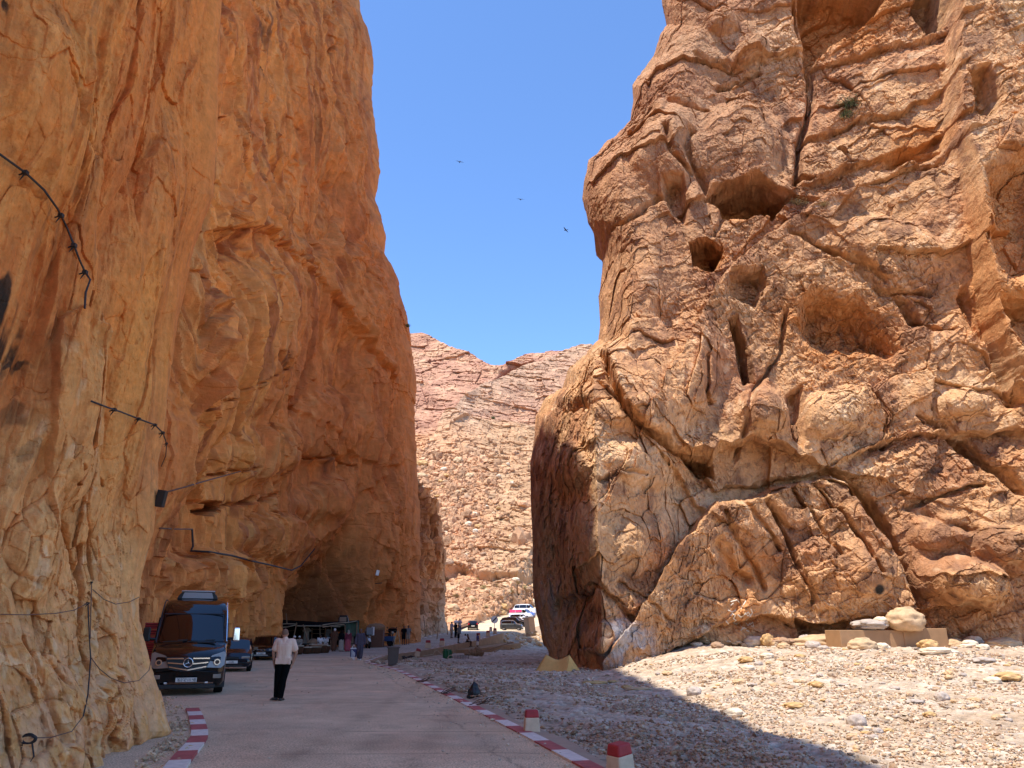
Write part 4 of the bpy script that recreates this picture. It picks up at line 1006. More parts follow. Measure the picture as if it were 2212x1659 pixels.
# named boulders, one by one
for a in [
 (1868,1402,72,0,'low pale boulder leaning on the front of the concrete block',None,(1,.7,.7),.3),
 (1910,1402,30,2,'small rounded boulder beside the low pale one at the block front',None,(1,1,.9),0),
 (2010,1400,44,3,'squarish ochre boulder at the right end of the concrete block',None,(1,.9,1.0),.5),
 (2035,1412,80,2,'flat white slab lying right of the concrete block',None,(1,.6,.35),.0),
 (2062,1392,66,0,'low tan boulder against the cliff foot right of the block',None,(1,.8,.5),.2),
 (2110,1392,40,2,'rounded pale rock near the cliff foot at far right',None,(1,1,.9),0),
 (2170,1372,80,0,'broad flat boulder under the layered outcrop at far right',None,(1,.8,.5),0),
 (1636,1395,56,2,'pale rounded boulder left of the tilted wedge at the cliff foot',None,(1,.8,.75),0),
 (1662,1392,42,3,'tilted wedge shaped boulder between two pale ones at the cliff foot',None,(.8,.5,1.3),.6),
 (1695,1400,28,0,'small square boulder right of the tilted wedge',None,(1,1,.9),.3),
 (1780,1385,130,0,'long low boulder half buried beneath the overhanging slab',None,(1,.6,.4),0),
 (1562,1412,28,2,'single white stone lying by the cliff left of the boulders',None,(1,.8,.5),0),
 (1766,1484,32,3,'orange tan rock alone on sunlit gravel below the block',None,(1,.8,.9),.2),
 (1500,1500,34,1,'grey rounded rock at the edge of the shade',None,(1,.9,.9),.1),
 (1853,1568,46,1,'large grey brown rock topping a pile on the sunlit gravel',None,(1,.8,1.0),.2),
 (1872,1588,28,3,'ochre rock in the pile below the large grey brown one',None,(1,.9,.7),.8),
 (1898,1585,26,1,'dark square rock at the right of the gravel pile',None,(1,.9,.9),.5),
 (1922,1583,24,3,'yellow rock at the right tip of the gravel pile',None,(1,.9,.9),.9),
 (1842,1592,24,0,'flat tan rock at the left tip of the gravel pile',None,(1,.9,.6),0),
 (1888,1597,24,1,'smooth grey stone in front of the gravel pile',None,(1,.9,.8),.3),
 (2038,1514,36,1,'brown square rock midway up the sunlit gravel',None,(1,.9,1.05),.5),
 (2012,1548,30,3,'orange white rock below the brown square one',None,(1,.8,.8),.5),
 (1980,1520,44,6,'flat dark edged slab left of the brown square rock',None,(1,.7,.5),.2),
 (2185,1470,70,3,'yellow ochre slab at the right edge of the picture',None,(1,.7,.6),.5),
 (2150,1478,40,2,'pale boulder touching the yellow ochre slab',None,(1,.9,.8),.5),
 (2130,1432,60,6,'pair like grey lump on gravel at the far right',None,(1,.7,.5),.3),
 (1790,1490,0,1,'',None,(1,1,1),0),
 (1820,1482,28,6,'flat grey rock right of the orange tan one',None,(1,.7,.5),.2),
 (2000,1628,18,3,'lone yellow pebble sized rock near the bottom of the sunlit gravel',None,(1,.8,.8),.2),
 (1620,1450,34,2,'pale rock at the lower left of the stone cluster',None,(1,.8,.8),.2),
 (1615,1430,34,3,'tan rock heading the stone cluster below the cliff foot',None,(1,.9,.8),.5),
 (1660,1422,34,2,'white rock at the right of the stone cluster',None,(1,.9,.7),.9),
 (1640,1438,26,1,'grey rock in the middle of the stone cluster',None,(1,.9,.7),1.2),
 (1600,1478,30,5,'orange rock with dark underside in front of the stone cluster',None,(1,.8,.7),.2),
 (1730,1420,24,3,'small ochre rock right of the stone cluster',None,(1,.8,.7),.2),
 (1290,1478,58,3,'long tan log shaped rock lying in the shade',None,(1,.22,.3),.1),
 (1380,1490,60,0,'low sand coloured slab where shade meets sun',None,(1,.5,.2),.1),
 (1355,1488,22,3,'ochre rock at the left end of the low slab',None,(1,.8,.9),.1),
 (1325,1474,22,3,'reddish rock between the log shaped rock and the slab',None,(1,.6,.5),.1),
 (1590,1548,50,2,'white tan rock with rounded top lower on the sunlit gravel',None,(1,.8,.7),.4),
 (1720,1530,50,3,'orange angular rock in the middle of the sunlit gravel',None,(1,.7,.6),.4),
 (1225,1345,0,3,'',None,(1,1,1),0)]:
    if a[2] > 0: rock(*a)
for qx, qy, wq, kd, lab, sz, rz in [(1955,1338,84,0,'big rounded boulder resting on the concrete block',(1,.9,.95),.2), (1878,1349,78,6,'flat grey slab boulder left of the big rounded one on the block',(1,.7,.55),.1),
                                (1904,1343,32,2,'small white boulder wedged between slab and rounded boulder',(1,1,1),0)]:
    o = bpy.data.objects.new('rock', RK[kd]); COL.objects.link(o); o.location = at_y(qx, qy, 43.0); w = wq*Q/F*42/2; o.scale = (w*sz[0], w*sz[1], w*sz[2]); o.rotation_euler = (0, 0, rz); tag(o, lab, 'rock')
# smaller loose rocks, alike
r_ = random.Random(5)
for i in range(150):
    qx = r_.uniform(1280, 2205); qy = r_.uniform(1395, 1640)
    if qx < 1300+(qy-1440)*2.9 or qy < 1400+max(0, (1700-qx)*.12): continue
    rock(qx, qy, r_.uniform(9, 24), r_.randrange(7), 'small loose rock scattered on the sunlit gravel', None, (1, r_.uniform(.7, 1), r_.uniform(.5, .9)), None, 'small loose rocks on the sunlit gravel')
for i in range(46):
    qx = r_.uniform(1500, 2205); rock(qx, r_.uniform(1385, 1404), r_.uniform(14, 40), r_.choice([0, 2, 4, 5, 0, 1]), 'tan rock lying against the foot of the sunlit cliff', None, (1, r_.uniform(.7, 1), r_.uniform(.5, .95)), None, 'rocks along the foot of the sunlit cliff')
for i in range(26):
    qx = r_.uniform(950, 1500); qy = r_.uniform(1410, 1600)
    if qx < 900+(qy-1440)*1.6: continue
    rock(qx, qy, r_.uniform(5, 11), r_.randrange(7), 'little dark rock lying on the shaded gravel', None, (1, r_.uniform(.7, 1), r_.uniform(.5, .9)), None, 'little rocks on the shaded gravel')

# hillside boulders
def hill_rocks():
    r = np.random.default_rng(8); P = VH[:-1].reshape(-1, 3); qx, qy = project(P[:, 0], P[:, 1], P[:, 2])
    ok = (qx > 885) & (qx < 1175) & (qy > 940) & (qy < 1330); P = P[ok]; qx = qx[ok]; qy = qy[ok]
    w = .15+1.4*sstep(1240, 1180, qy)*sstep(960, 1010, qy)*sstep(1090, 1000, qx)+1.2*sstep(1255, 1300, qy); w /= w.sum()
    i = r.choice(len(P), 3600, p=w, replace=False); D = P[i, 1]
    S = (.06+.0012*D)*r.lognormal(0, .5, len(i)); c = np.array([.55, .31, .17])*r.uniform(.65, 1.25, (len(i), 1))
    o = link('scree', scatter_mesh('scree', P[i], S*1.15, IC1, c, rs=6, flat=1.0), M_HILL); tag(o, 'reddish scree of small stones on the valley slope', 'scree', kind='stuff')
    i = r.choice(len(P), 130, p=w, replace=False)
    for j in i:
        p = P[j]; o = bpy.data.objects.new('boulder', RK[int(r.choice([0, 2, 3, 4, 5]))]); COL.objects.link(o)
        s = (.22+.0026*p[1])*r.lognormal(0, .4)
        o.location = (p[0], p[1], p[2]+s*.3); o.scale = (s, s*.9, s*r.uniform(.8, 1.2)); o.rotation_euler = (r.uniform(-.3, .3), 0, r.uniform(0, 6.28))
        near = qy[j] > 1240
        tag(o, 'tan boulder among the dry shrubs above the far road' if near else 'reddish boulder lying on the valley scree slope', 'boulder', 'boulders above the far road' if near else 'boulders on the scree slope')
hill_rocks()
def build_bush(name, n, h, mat, seed, spread=1.0, leaf=.05):
    r = random.Random(seed); mb = MB(); tw = MB()
    for i in range(n):
        a = r.uniform(0, 6.28); e = r.uniform(.15, 1.4); L = h*r.uniform(.6, 1.05)
        d = Vector((math.cos(a)*math.cos(e)*spread, math.sin(a)*math.cos(e)*spread, math.sin(e)))
        p1 = d*L
        if i % 5 == 0: tw.tube([(0, 0, -.1*h), tuple(d*L*.5), tuple(p1)], [.02*h, .012*h, .004*h], 4)
        for j in range(5):
            p = d*L*r.uniform(.35, 1)+Vector((r.gauss(0, 1), r.gauss(0, 1), r.gauss(0, 1)))*h*.07
            u = Vector((r.gauss(0, 1), r.gauss(0, 1), r.gauss(0, 1))).normalized()*leaf*h; v = u.orthogonal().normalized()*leaf*h*.5
            mb.add([p-u, p+v, p+u, p-v], [(0, 1, 2, 3)])
    return mb.mesh(name), tw.mesh(name+'_twigs')
BUSH = [build_bush('foliage', 130, 1.0, 'leaf_dry', i, 1.1, .07) for i in range(3)]
for a, b in BUSH: a.materials.append(M['leaf_dry']); b.materials.append(M['twig'])
BUSHG = [build_bush('foliage', 170, 1.0, 'leaf_green', 11, 1.0, .06)]; BUSHG[0][0].materials.append(M['leaf_green']); BUSHG[0][1].materials.append(M['twig'])
def bush(loc, s, kind, label, group=None, name='shrub', sz=(1, 1, 1)):
    e = empty(name, loc); a, b = kind
    for n_, me in (('foliage', a), ('twigs', b)): o = bpy.data.objects.new(n_, me); COL.objects.link(o); o.parent = e
    e.scale = (s*sz[0], s*sz[1], s*sz[2]); e.rotation_euler = (0, 0, random.uniform(0, 6.28)); tag(e, label, 'shrub', group); return e
for qx, qy, w in [(1010,1275,20),(985,1290,22),(1045,1272,24),(1070,1268,22),(1025,1300,18),(1100,1280,30),(1130,1272,28),(1062,1290,20),(975,1318,24),(1140,1300,20),(1090,1310,18),
                  (965,1252,14),(1010,1232,12),(1080,1228,12),(1050,1312,14),(995,1262,16),(1118,1262,18),(1150,1250,16),(1030,1252,12),(1000,1325,14)]:
    l, n = hit(qx, qy); d = l.y*cp+(l.z-CH)*sp; bush(l, w*Q/F*d*.5, random.choice(BUSH), 'dry tan shrub growing on the stony bank beyond the far road', 'dry shrubs on the bank beyond the far road', sz=(1, 1, .8))
l, n = hit(1835, 238); bush(l-n*.2, 1.5, BUSHG[0], 'green shrub growing from a ledge high on the sunlit cliff', name='cliff_shrub', sz=(1, .7, .9))
l, n = hit(1826, 255); bush(l-n*.2, .9, BUSHG[0], 'small green shrub just below the larger one high on the sunlit cliff', name='cliff_shrub')
l, n = hit(1722, 445); bush(l-n*.1, .8, BUSH[0], 'dry grass tuft on the ledge right of the upper cave', name='grass_tuft', sz=(1.2, 1, .7))
l, n = hit(1775, 448); bush(l-n*.1, .5, BUSH[1], 'fainter dry grass tuft farther right on the cave ledge', name='grass_tuft', sz=(1.2, 1, .7))
l, n = hit(877, 706); bush(l+Vector((.2, 0, 0)), .45, BUSHG[0], 'tiny green shrub on the rim of the great orange wall', name='cliff_shrub')
l, n = hit(1065, 905); bush(l, 1.4, BUSHG[0], 'dark green shrub on the bare ridge in the valley', name='hill_shrub')

def foot_rubble():
    r = np.random.default_rng(31); L = [(150,1790),(240,1712),(300,1655),(340,1615),(374,1592),(372,1560),(352,1505)]; P = [at_z(*p, .02) for p in L]; pts = []
    for i in range(420):
        j = r.integers(0, len(P)-1); t = r.random(); a = np.array(P[j])*(1-t)+np.array(P[j+1])*t; a[:2] += np.array([abs(r.normal())*.22-.06, r.normal()*.08]); pts.append(a)
    for i in range(260):
        y = r.uniform(15, 62); x = float(road_left(np.array(y)))+3.0+abs(r.normal())*.5; pts.append(np.array([x, y, .01]))
    S = .012+.03*r.random(len(pts))**3; c = np.array([.62, .42, .25])*r.uniform(.6, 1.2, (len(pts), 1))
    o = link('rubble', scatter_mesh('rubble', np.array(pts), S, IC1, c, rs=12), M_PEB); tag(o, 'small fallen chips of rock along the foot of the buttress', 'rubble', kind='stuff')
    pts = []; 
    for i in range(700): y = 9*(60/9)**r.random(); x = float(kerb_x(y))-.1-abs(r.normal())*.7; pts.append((x, y, float(road_z(y))+.01))
    for i in range(110): y = 10*(50/10)**r.random(); x = r.uniform(-9, 0); pts.append((x, y, float(road_z(y))+.01))
    pts = np.array(pts); S = (.003+.0005*pts[:, 1])*r.lognormal(0, .5, len(pts)); c = np.array([.60, .45, .32])*r.uniform(.6, 1.2, (len(pts), 1))
    o = link('grit', scatter_mesh('grit', pts, S, IC0, c, rs=13), M_PEB); tag(o, 'grit and small stones strewn on the road surface', 'grit', kind='stuff')
foot_rubble()
# ================================================================== kerbs, walls, small fixed things
def off_path(P, o):
    out = []
    for i, p in enumerate(P):
        a = P[max(i-1, 0)]; b = P[min(i+1, len(P)-1)]; d = (b-a); d.z = 0; d.normalize(); out.append(p+Vector((d.y, -d.x, 0))*o)
    return out
def resample(P, step):
    out = [P[0]]; acc = 0
    for a, b in zip(P[:-1], P[1:]):
        L = (b-a).length; t = step-acc
        while t <= L: out.append(a.lerp(b, t/L)); t += step
        acc = (L-(t-step))
    return out
def stripe_kerb(name, P, w, phase, lab, h=.05, only_white=False, sub=4, rise=.02, length=1.0):
    P = resample(P, length/sub); Lf = off_path(P, -w/2); Rt = off_path(P, w/2); mb = MB()
    for i in range(len(P)-1):
        st = ((i+phase)//sub) % 2; mb.mi = st
        if only_white and st == 0: mb.mi = 2
        a, b, c, d = Lf[i], Rt[i], Rt[i+1], Lf[i+1]; u = Vector((0, 0, rise)); dn = Vector((0, 0, -h))
        mb.add([a+u, b+u, c+u, d+u, a+dn, b+dn, c+dn, d+dn], [(0, 1, 2, 3), (0, 4, 5, 1), (1, 5, 6, 2), (2, 6, 7, 3), (3, 7, 4, 0)])
    o = mb.build(name, [M['kerb_red'], M['kerb_white'], M['concrete']]); tag(o, lab, kind='structure'); return o
yy = np.concatenate([np.arange(2, 45.5, .25)]); 
P = [Vector((float(kerb_x(y))-.13, float(y), float(road_z(y)))) for y in yy]
stripe_kerb('kerb', P[::-1], .25, 3, 'red and white painted kerb along the river side of the road')
# plain concrete edge course outside it
mb = MB(); E = off_path(P, .26)
for i in range(len(P)-1):
    a, b = P[i], P[i+1]; o1 = Vector((.13, 0, 0)); o2 = Vector((.42+.08*math.sin(i*.31), 0, 0))
    mb.add([a+o1+Vector((0, 0, .012)), a+o2+Vector((0, 0, -.01)), b+o2+Vector((0, 0, -.01)), b+o1+Vector((0, 0, .012)), a+o2+Vector((0, 0, -.3)), b+o2+Vector((0, 0, -.3))], [(0, 1, 2, 3), (1, 4, 5, 2)])
tag(mb.build('kerb', M['concrete']), 'bare concrete edge beside the striped kerb', kind='structure')
yy = np.arange(45.5, 103.6, .5)
P2 = [Vector((float(kerb_x(y))-.12, float(y), float(road_z(y)))) for y in yy]
stripe_kerb('kerb', P2, .24, 0, 'worn white dashes on the kerb above the retaining wall', only_white=True)
yy = np.arange(74, 106, .5)
P3 = [Vector((float(road_left(np.array(y)))+1.0, float(y), float(road_z(y)))) for y in yy]
stripe_kerb('kerb', P3, .24, 0, 'worn white dashes on the kerb along the foot of the left wall', only_white=True)
pts = [(415,1531),(422,1545),(428,1566),(431,1580),(430,1593),(418,1611),(398,1632),(378,1659),(355,1695)]
PL = [Vector(at_z(*p, .02)) for p in pts]
stripe_kerb('kerb', resample([p for p in PL], .1), .27, 0, 'short curved red and white kerb beside the near left buttress', sub=5, length=.85)
# sidewalk inside it
# retaining wall under the far kerb
mb = MB(); yy = np.arange(45.5, 104.1, .6)
top = [Vector((float(kerb_x(y))+.02, float(y), float(road_z(y))+.03)) for y in yy]; Rt = off_path(top, .34)
for i in range(len(top)-1):
    a, b, c, d = top[i], Rt[i], Rt[i+1], top[i+1]; za = -1.2; bt = .10
    B = [Vector((b.x+bt, b.y, za)), Vector((c.x+bt, c.y, za))]
    mb.add([a, b, c, d, B[0], B[1]], [(0, 1, 2, 3), (1, 4, 5, 2)])
e = top[-1]; f_ = Rt[-1]
mb.add([e, f_, Vector((f_.x+.1, f_.y, -1.2)), Vector((e.x-6, e.y, -1.2)), Vector((e.x-6, e.y, e.z-.1))], [(0, 1, 2, 3, 4)])
tag(mb.build('retaining_wall', M['masonry']), 'brown stone retaining wall holding the road above the river bed', 'wall')
mb = MB(); led = [Vector((float(kerb_x(y))+1.2+.9*math.sin(min(1, (y-78)/20)*1.57), float(y), -.05+.012*(y-78))) for y in np.arange(78, 101.1, 1)]
Rt = off_path(led, .5)
for i in range(len(led)-1):
    a, b, c, d = led[i], Rt[i], Rt[i+1], led[i+1]; z = Vector((0, 0, -1.2)); iw = Vector((-2.2, 0, 0))
    mb.add([a+iw, b, c, d+iw, b+z, c+z], [(0, 1, 2, 3), (1, 4, 5, 2)])
b = Rt[0]; mb.add([led[0]+Vector((-2.2, 0, 0)), led[0]+Vector((-2.2, 0, -1.2)), b+Vector((0, 0, -1.2)), b], [(0, 1, 2, 3)])
tag(mb.build('footing_wall', M['concrete_brown']), 'low concrete footing ledge below the stone retaining wall', 'wall')

# painted marker stones
def bollard(loc, s=1.0, rz=0, label='', tilt=(0, 0), group=None):
    e = empty('bollard', loc, rz); e.rotation_euler = (tilt[0], tilt[1], rz)
    a = MB(); a.box((0, 0, .16*s), (.36*s, .30*s, .34*s), taper=.88); o = a.build('base', M['bollard_white'], e, bevel=.025*s)
    b = MB(); b.box((0, 0, .40*s), (.318*s, .265*s, .17*s), taper=.86); o2 = b.build('cap', M['bollard_red'], e, bevel=.03*s)
    tag(e, label, 'bollard', group); return e
l = Vector(at_z(1149, 1584, -.02)); bollard(l+Vector((.0, .08, 0)), .76, .1, 'red topped cream marker stone on the kerb, the nearer whole one')
l = Vector(at_z(1345, 1672, -.02)); bollard(l+Vector((-.02, .0, -.04)), .82, .7, 'chipped red topped marker stone cut off by the bottom edge', (.05, -.1))
for n_, (qx, Y, lab) in enumerate([(925, 71, 'marker stone nearest the bin end of the retaining wall'), (955, 75.5, 'marker stone second from the bin end of the retaining wall'), (1033, 90, 'marker stone above the standing child on the retaining wall'),
                   (1054, 94.5, 'marker stone second from the sign end of the retaining wall'), (1069, 99.5, 'marker stone nearest the sign on the retaining wall')]):
    k = float(slopes(qx, 1385)[0]); bollard((k*Y, Y, float(road_z(Y))+.02), 1.35, 0, 'dark red capped '+lab, group='marker stones along the retaining wall')
k = float(slopes(901, 1400)[0]); bollard((k*62, 62, -.15), 1.1, .3, 'leaning marker stone beside the cables where the retaining wall starts', (.2, .25))
k = float(slopes(1060, 1370)[0]); bollard((k*118, 118, float(road_z(118))), 1.3, 0, 'pale sunlit marker stone near the foot of the round sign')

# wheelie bin
def bin_(loc, rz):
    e = empty('litter_bin', loc, rz)
    b = MB(); b.box((0, 0, .47), (.46, .44, .82), taper=1.22); b.build('body', M['bin_brown'], e, bevel=.02)
    r = MB(); r.box((0, 0, .895), (.64, .60, .05)); r.box((0, 0, .93), (.60, .56, .03), taper=.9); r.build('lid', M['bin_brown'], e, bevel=.01)
    for s in (-1, 1):
        f = MB(); f.box((s*.19, -.235, .5), (.035, .03, .75), (.09, 0, 0)); f.build('rib', M['bin_brown'], e)
    tag(e, 'tall brown plastic litter bin at the tip of the kerb', 'bin')
l = Vector(at_z(848.5, 1440, -.03)); bin_(l, .12)

# tent
def tent():
    e = empty('tent', (0, 0, 0)); a = Vector(at_z(1205, 1450, -.2)); e.location = (a.x, a.y, floor_z(a.x, a.y, 3)-.02); e.rotation_euler = (0, 0, -.65)
    L = 1.4; W = .54; H = .80; n = 12; mb = MB(); V = []; 
    # two slopes with a sagging ridge, running left to right
    for s in (-1, 1):
        G = []
        for i in range(n+1):
            u = i/n; x = (u-.5)*L; sag = math.sin(math.pi*u); row = []
            for j in range(7):
                v = j/6; yb = s*(W+.10*abs(2*u-1)**2); y = yb*v; z = (H-.22*sag**1.5)*(1-v)**1.15-.02*math.sin(math.pi*v)
                xx = x*(1-.0*v)+ (2*u-1)*.22*v
                z += .012*math.sin(u*21+v*5)*v*(1-v)*4
                row.append((xx*(1.0), y, max(z, -.02)))
            G.append(row)
        o = len(mb.v); mb.v += [p for r in G for p in r]
        for i in range(n):
            for j in range(6): a_ = o+i*7+j; q = (a_, a_+7, a_+8, a_+1); mb.f.append(q if s < 0 else q[::-1]); mb.m.append(0)
    o = mb.build('canopy', M['canvas_tan'], e, smooth=True); sm = o.modifiers.new('t', 'SOLIDIFY'); sm.thickness = .008
    for sx in (-1, 1):
        d = MB(); x = sx*(L/2); d.add([(x, 0, H), (x+sx*.22, -W-.1, 0), (x+sx*.30, 0, 0), (x+sx*.22, W+.1, 0), (x+sx*.10, 0, H*.5)], [(0, 1, 4), (1, 2, 4), (2, 3, 4), (3, 0, 4)])
        d.build('end_flap', M['canvas_tan'], e)
        p = MB(); p.cyl((x, 0, 0), (x, 0, H+.04), .012, n=6); p.build('pole', M['wood'], e)
    tag(e, 'small tan ridge tent pitched at the foot of the rock corner', 'tent')
tent()

# long concrete block at the cliff foot
def block():
    a = hit(1815, 1395)[0]; Y = 42.3
    k0 = float(slopes(1816, 1380)[0]); k1 = float(slopes(2046, 1370)[0])
    p0 = Vector((k0*Y, Y, 0)); p1 = Vector((k1*(Y+1.2), Y+1.2, 0)); m_ = slopes(1816, 1361)[1]; zt = CH+float(m_)*Y
    e = empty('concrete_block', ((p0.x+p1.x)/2, (p0.y+p1.y)/2, 0), math.atan2(p1.y-p0.y, p1.x-p0.x))
    L = (p1-p0).length; mb = MB(); mb.box((0, .7, zt-1.2), (L, 1.4, 2.4)); mb.build('body', M['concrete_brown'], e, bevel=.03)
    c = MB(); c.box((L*.29, .66, zt-.86), (L*.415, 1.4, 1.9)); c.build('step', M['concrete_brown'], e, bevel=.03)
    tag(e, 'long brown concrete block at the foot of the sunlit cliff', 'block')
block()

# road sign, end of limit
def sign():
    Y = 110.0; x, y, z = at_y(1068, 1362, Y); g = float(road_z(Y)); e = empty('road_sign', (x, Y, g-.05)); h = at_y(1068, 1338.5, Y)[2]-g+.05
    p = MB(); p.cyl((0, 0, 0), (0, 0, h), .045, n=8); p.build('post', M['silver_paint'], e)
    R = .49; d = MB(); d.cyl((0, -.06, h), (0, -.09, h), R, n=28); d.build('disc', M['sign_white'], e)
    r = MB(); V = []
    for i in range(28):
        t = 2*math.pi*i/28
        for rr in (R, R*.93): V.append((rr*math.cos(t), -.094, h+rr*math.sin(t)))
    r.add(V, [(2*i, 2*i+1, (2*i+3) % 56, (2*i+2) % 56) for i in range(28)]); r.build('rim', M['silver_paint'], e)
    b = MB(); b.box((0, -.098, h), (.15, .006, R*1.72), (0, math.radians(45), 0)); b.build('bar', M['ink'], e)
    tag(e, 'round white road sign with a black diagonal bar on a thin post', 'sign')
sign()
# tan stone pillar by the far cars
def pillar():
    e = empty('stone_pillar', at_y(1147, 1372, 117)); mb = MB(); mb.box((-.15, 0, 1.1), (1.0, 1.4, 2.5), (0, -.14, .5)); mb.build('shaft', M['sandstone'], e, bevel=.05)
    c = MB(); c.box((-.32, 0, 2.42), (1.3, 1.7, .22), (0, -.14, .5)); c.build('capstone', M['sandstone'], e, bevel=.05); tag(e, 'leaning tan stone pillar below the parked cars', 'pillar')
pillar()
# leaning posts by the left wall
for qx, q0, q1, Y, lab in [(947, 1339, 1381, 88, 'thin leaning wooden post against the left wall'), (903+12, 1330, 1375, 86, 'slim branch leaning against the left wall beside the lone person'), (963, 1336, 1371, 97, 'thin upright post at the end of the left wall')]:
    a = Vector(at_y(qx+(-3 if lab[5] == 'l' else 4), q1, Y)); b = Vector(at_y(qx, q0, Y)); mb = MB(); mb.tube([a, a.lerp(b, .5)+Vector((.03, 0, 0)), b], [.05, .04, .035], 6)
    tag(mb.build('post', M['wood']), lab, 'post')
# cables pinned to the rock
def cable(name, pts, r, label, mat='cable', off=.05, pins=(), parent=None):
    P = []
    for a, b in zip(pts[:-1], pts[1:]):
        n = max(2, int(math.hypot(b[0]-a[0], b[1]-a[1])/12))
        for i in range(n): t = i/n; P.append((a[0]+(b[0]-a[0])*t, a[1]+(b[1]-a[1])*t))
    P.append(pts[-1]); W = []; 
    for p in P:
        l, n = hit(*p); v = (Vector((0, 0, CH))-l).normalized(); W.append(l+v*off)
    # keep distance smooth
    D = [(w-Vector((0, 0, CH))).length for w in W]; Ds = [min(D[max(0, i-2):i+3]) for i in range(len(D))]; Ds = [sum(Ds[max(0, i-2):i+3])/len(Ds[max(0, i-2):i+3]) for i in range(len(D))]
    W = [Vector((0, 0, CH))+(w-Vector((0, 0, CH))).normalized()*d for w, d in zip(W, Ds)]
    e = empty(name, W[0]); mb = MB(); mb.tube([w-W[0] for w in W], r, 6); mb.build('cord', M[mat], e)
    for (qx, qy) in pins:
        i = min(range(len(P)), key=lambda i: (P[i][0]-qx)**2+(P[i][1]-qy)**2); c = W[i]-W[0]; s = r*2.6
        b = MB(); b.box(c, (s*1.5, s*1.5, s*1.3)); b.cyl(c, c+Vector((-s*2.2, .3*s, -s*.6)), s*.3, n=5); b.cyl(c, c+Vector((-s*1.6, .3*s, -s*2.6)), s*.45, s*.1, n=5); b.build('clamp', M['steel_dark'], e)
    tag(e, label, 'cable'); return e
cable('cable', [(-8,328),(30,355),(55,373),(95,410),(125,452),(145,492),(160,530),(172,562),(184,588),(195,604),(185,632),(183,666)], .015, 'thick black cable with clamps crossing the upper left buttress',
      off=.06, pins=[(52,373),(126,460),(162,538),(184,588)])
cable('cable', [(196,866),(232,880),(262,890),(300,905),(335,918),(352,935),(360,958),(358,985),(348,1008)], .013, 'black cable with clamps curving over the middle of the left buttress', off=.05, pins=[(247,886),(298,905),(336,918),(352,940),(360,962)])
cable('cable', [(345,1067),(400,1052),(440,1040),(520,1018)], .03, 'thin cable running right from the floodlight', 'cable_brown', off=.08)
cable('cable', [(415,1143),(417,1180),(412,1190),(450,1192),(500,1200),(545,1212),(590,1222),(630,1232),(650,1222),(680,1185)], .05, 'black cable zigzagging over the rock above the van', off=.1)
cable('cable', [(345,1141),(380,1143),(416,1143)], .03, 'short level cable left of the zigzag cable', 'cable_brown', off=.1)
cable('cable', [(0,1327),(60,1328),(120,1325),(160,1318),(190,1303)], .006, 'thin grey cable sagging across the lower left buttress', 'cable_brown', off=.03)
cable('cable', [(190,1303),(193,1380),(196,1420),(190,1500),(180,1547)], .009, 'black cable hanging straight down the lower left buttress', off=.04, pins=[(190,1303)])
cable('cable', [(198,1258),(196,1330),(195,1380)], .007, 'brown wire dropping beside the hanging black cable', 'cable_brown', off=.03, pins=[(198,1260)])
cable('cable', [(180,1547),(155,1580),(110,1593),(66,1594)], .006, 'thin cable linking the hanging one to the coil', 'cable_brown', off=.03)
cable('cable', [(200,1273),(225,1295),(250,1305),(280,1300),(300,1290)], .006, 'faint wire sagging right from the upper pin on the buttress', 'cable_brown', off=.03)
cable('cable', [(196,1420),(215,1445),(240,1465),(268,1475),(300,1470),(322,1448),(328,1420)], .006, 'sagging brown wire low on the flared foot of the buttress', 'cable_brown', off=.03)
l, n = hit(58, 1605); e = empty('cable_coil', l+Vector((.05, -.06, 0)))
for s_, rx, rz_, off_ in ((0, .085, .045, .05), (1, .07, .05, .055), (2, .095, .04, .045)):
    mb = MB(); mb.tube([(rx*math.cos(t*.4), -.01*s_, off_+rz_*math.sin(t*.4)) for t in range(17)], .010, 6); mb.build('loop', M['cable'], e)
mb = MB(); mb.tube([(-.06, 0, .03), (-.07, 0, -.1), (-.03, 0, -.19), (.05, 0, -.20), (.09, 0, -.13), (.04, 0, .02)], .009, 6); mb.build('loop', M['cable'], e)
tag(e, 'small coil of black cable hanging on the lowest part of the buttress', 'cable')
# floodlight on the buttress edge
l, n = hit(337, 1078); p = Vector(at_y(348, 1077, l.y)); e = empty('floodlight', p)
mb = MB(); mb.box((0, 0, 0), (.16, .10, .30), (0, .12, 0)); mb.build('housing', M['steel_dark'], e, bevel=.01)
mb = MB(); mb.tube([(-.02, 0, .05), (-.12, .03, .06), (-.16, .05, .0), (-.14, .05, -.13), (-.02, 0, -.12)], .012, 6); mb.build('bracket', M['steel_dark'], e)
tag(e, 'black floodlight fixed to the edge of the left buttress', 'lamp')
l, n = hit(812, 1238); e = empty('floodlight', l+Vector((.2, -.3, 0))); mb = MB(); mb.box((0, 0, 0), (.3, .25, .5), (0, .2, .3)); mb.build('housing', M['white_paint'], e, bevel=.03)
mb = MB(); mb.cyl((0, .1, 0), (-.2, .5, -.1), .04, n=6); mb.build('arm', M['steel_dark'], e); mb = MB(); mb.cyl((-.5, .1, -1.0), (.45, .1, -.9), .04, n=6); mb.build('bracket', M['steel_dark'], e); tag(e, 'small white lamp on the rock right of the cave', 'lamp')
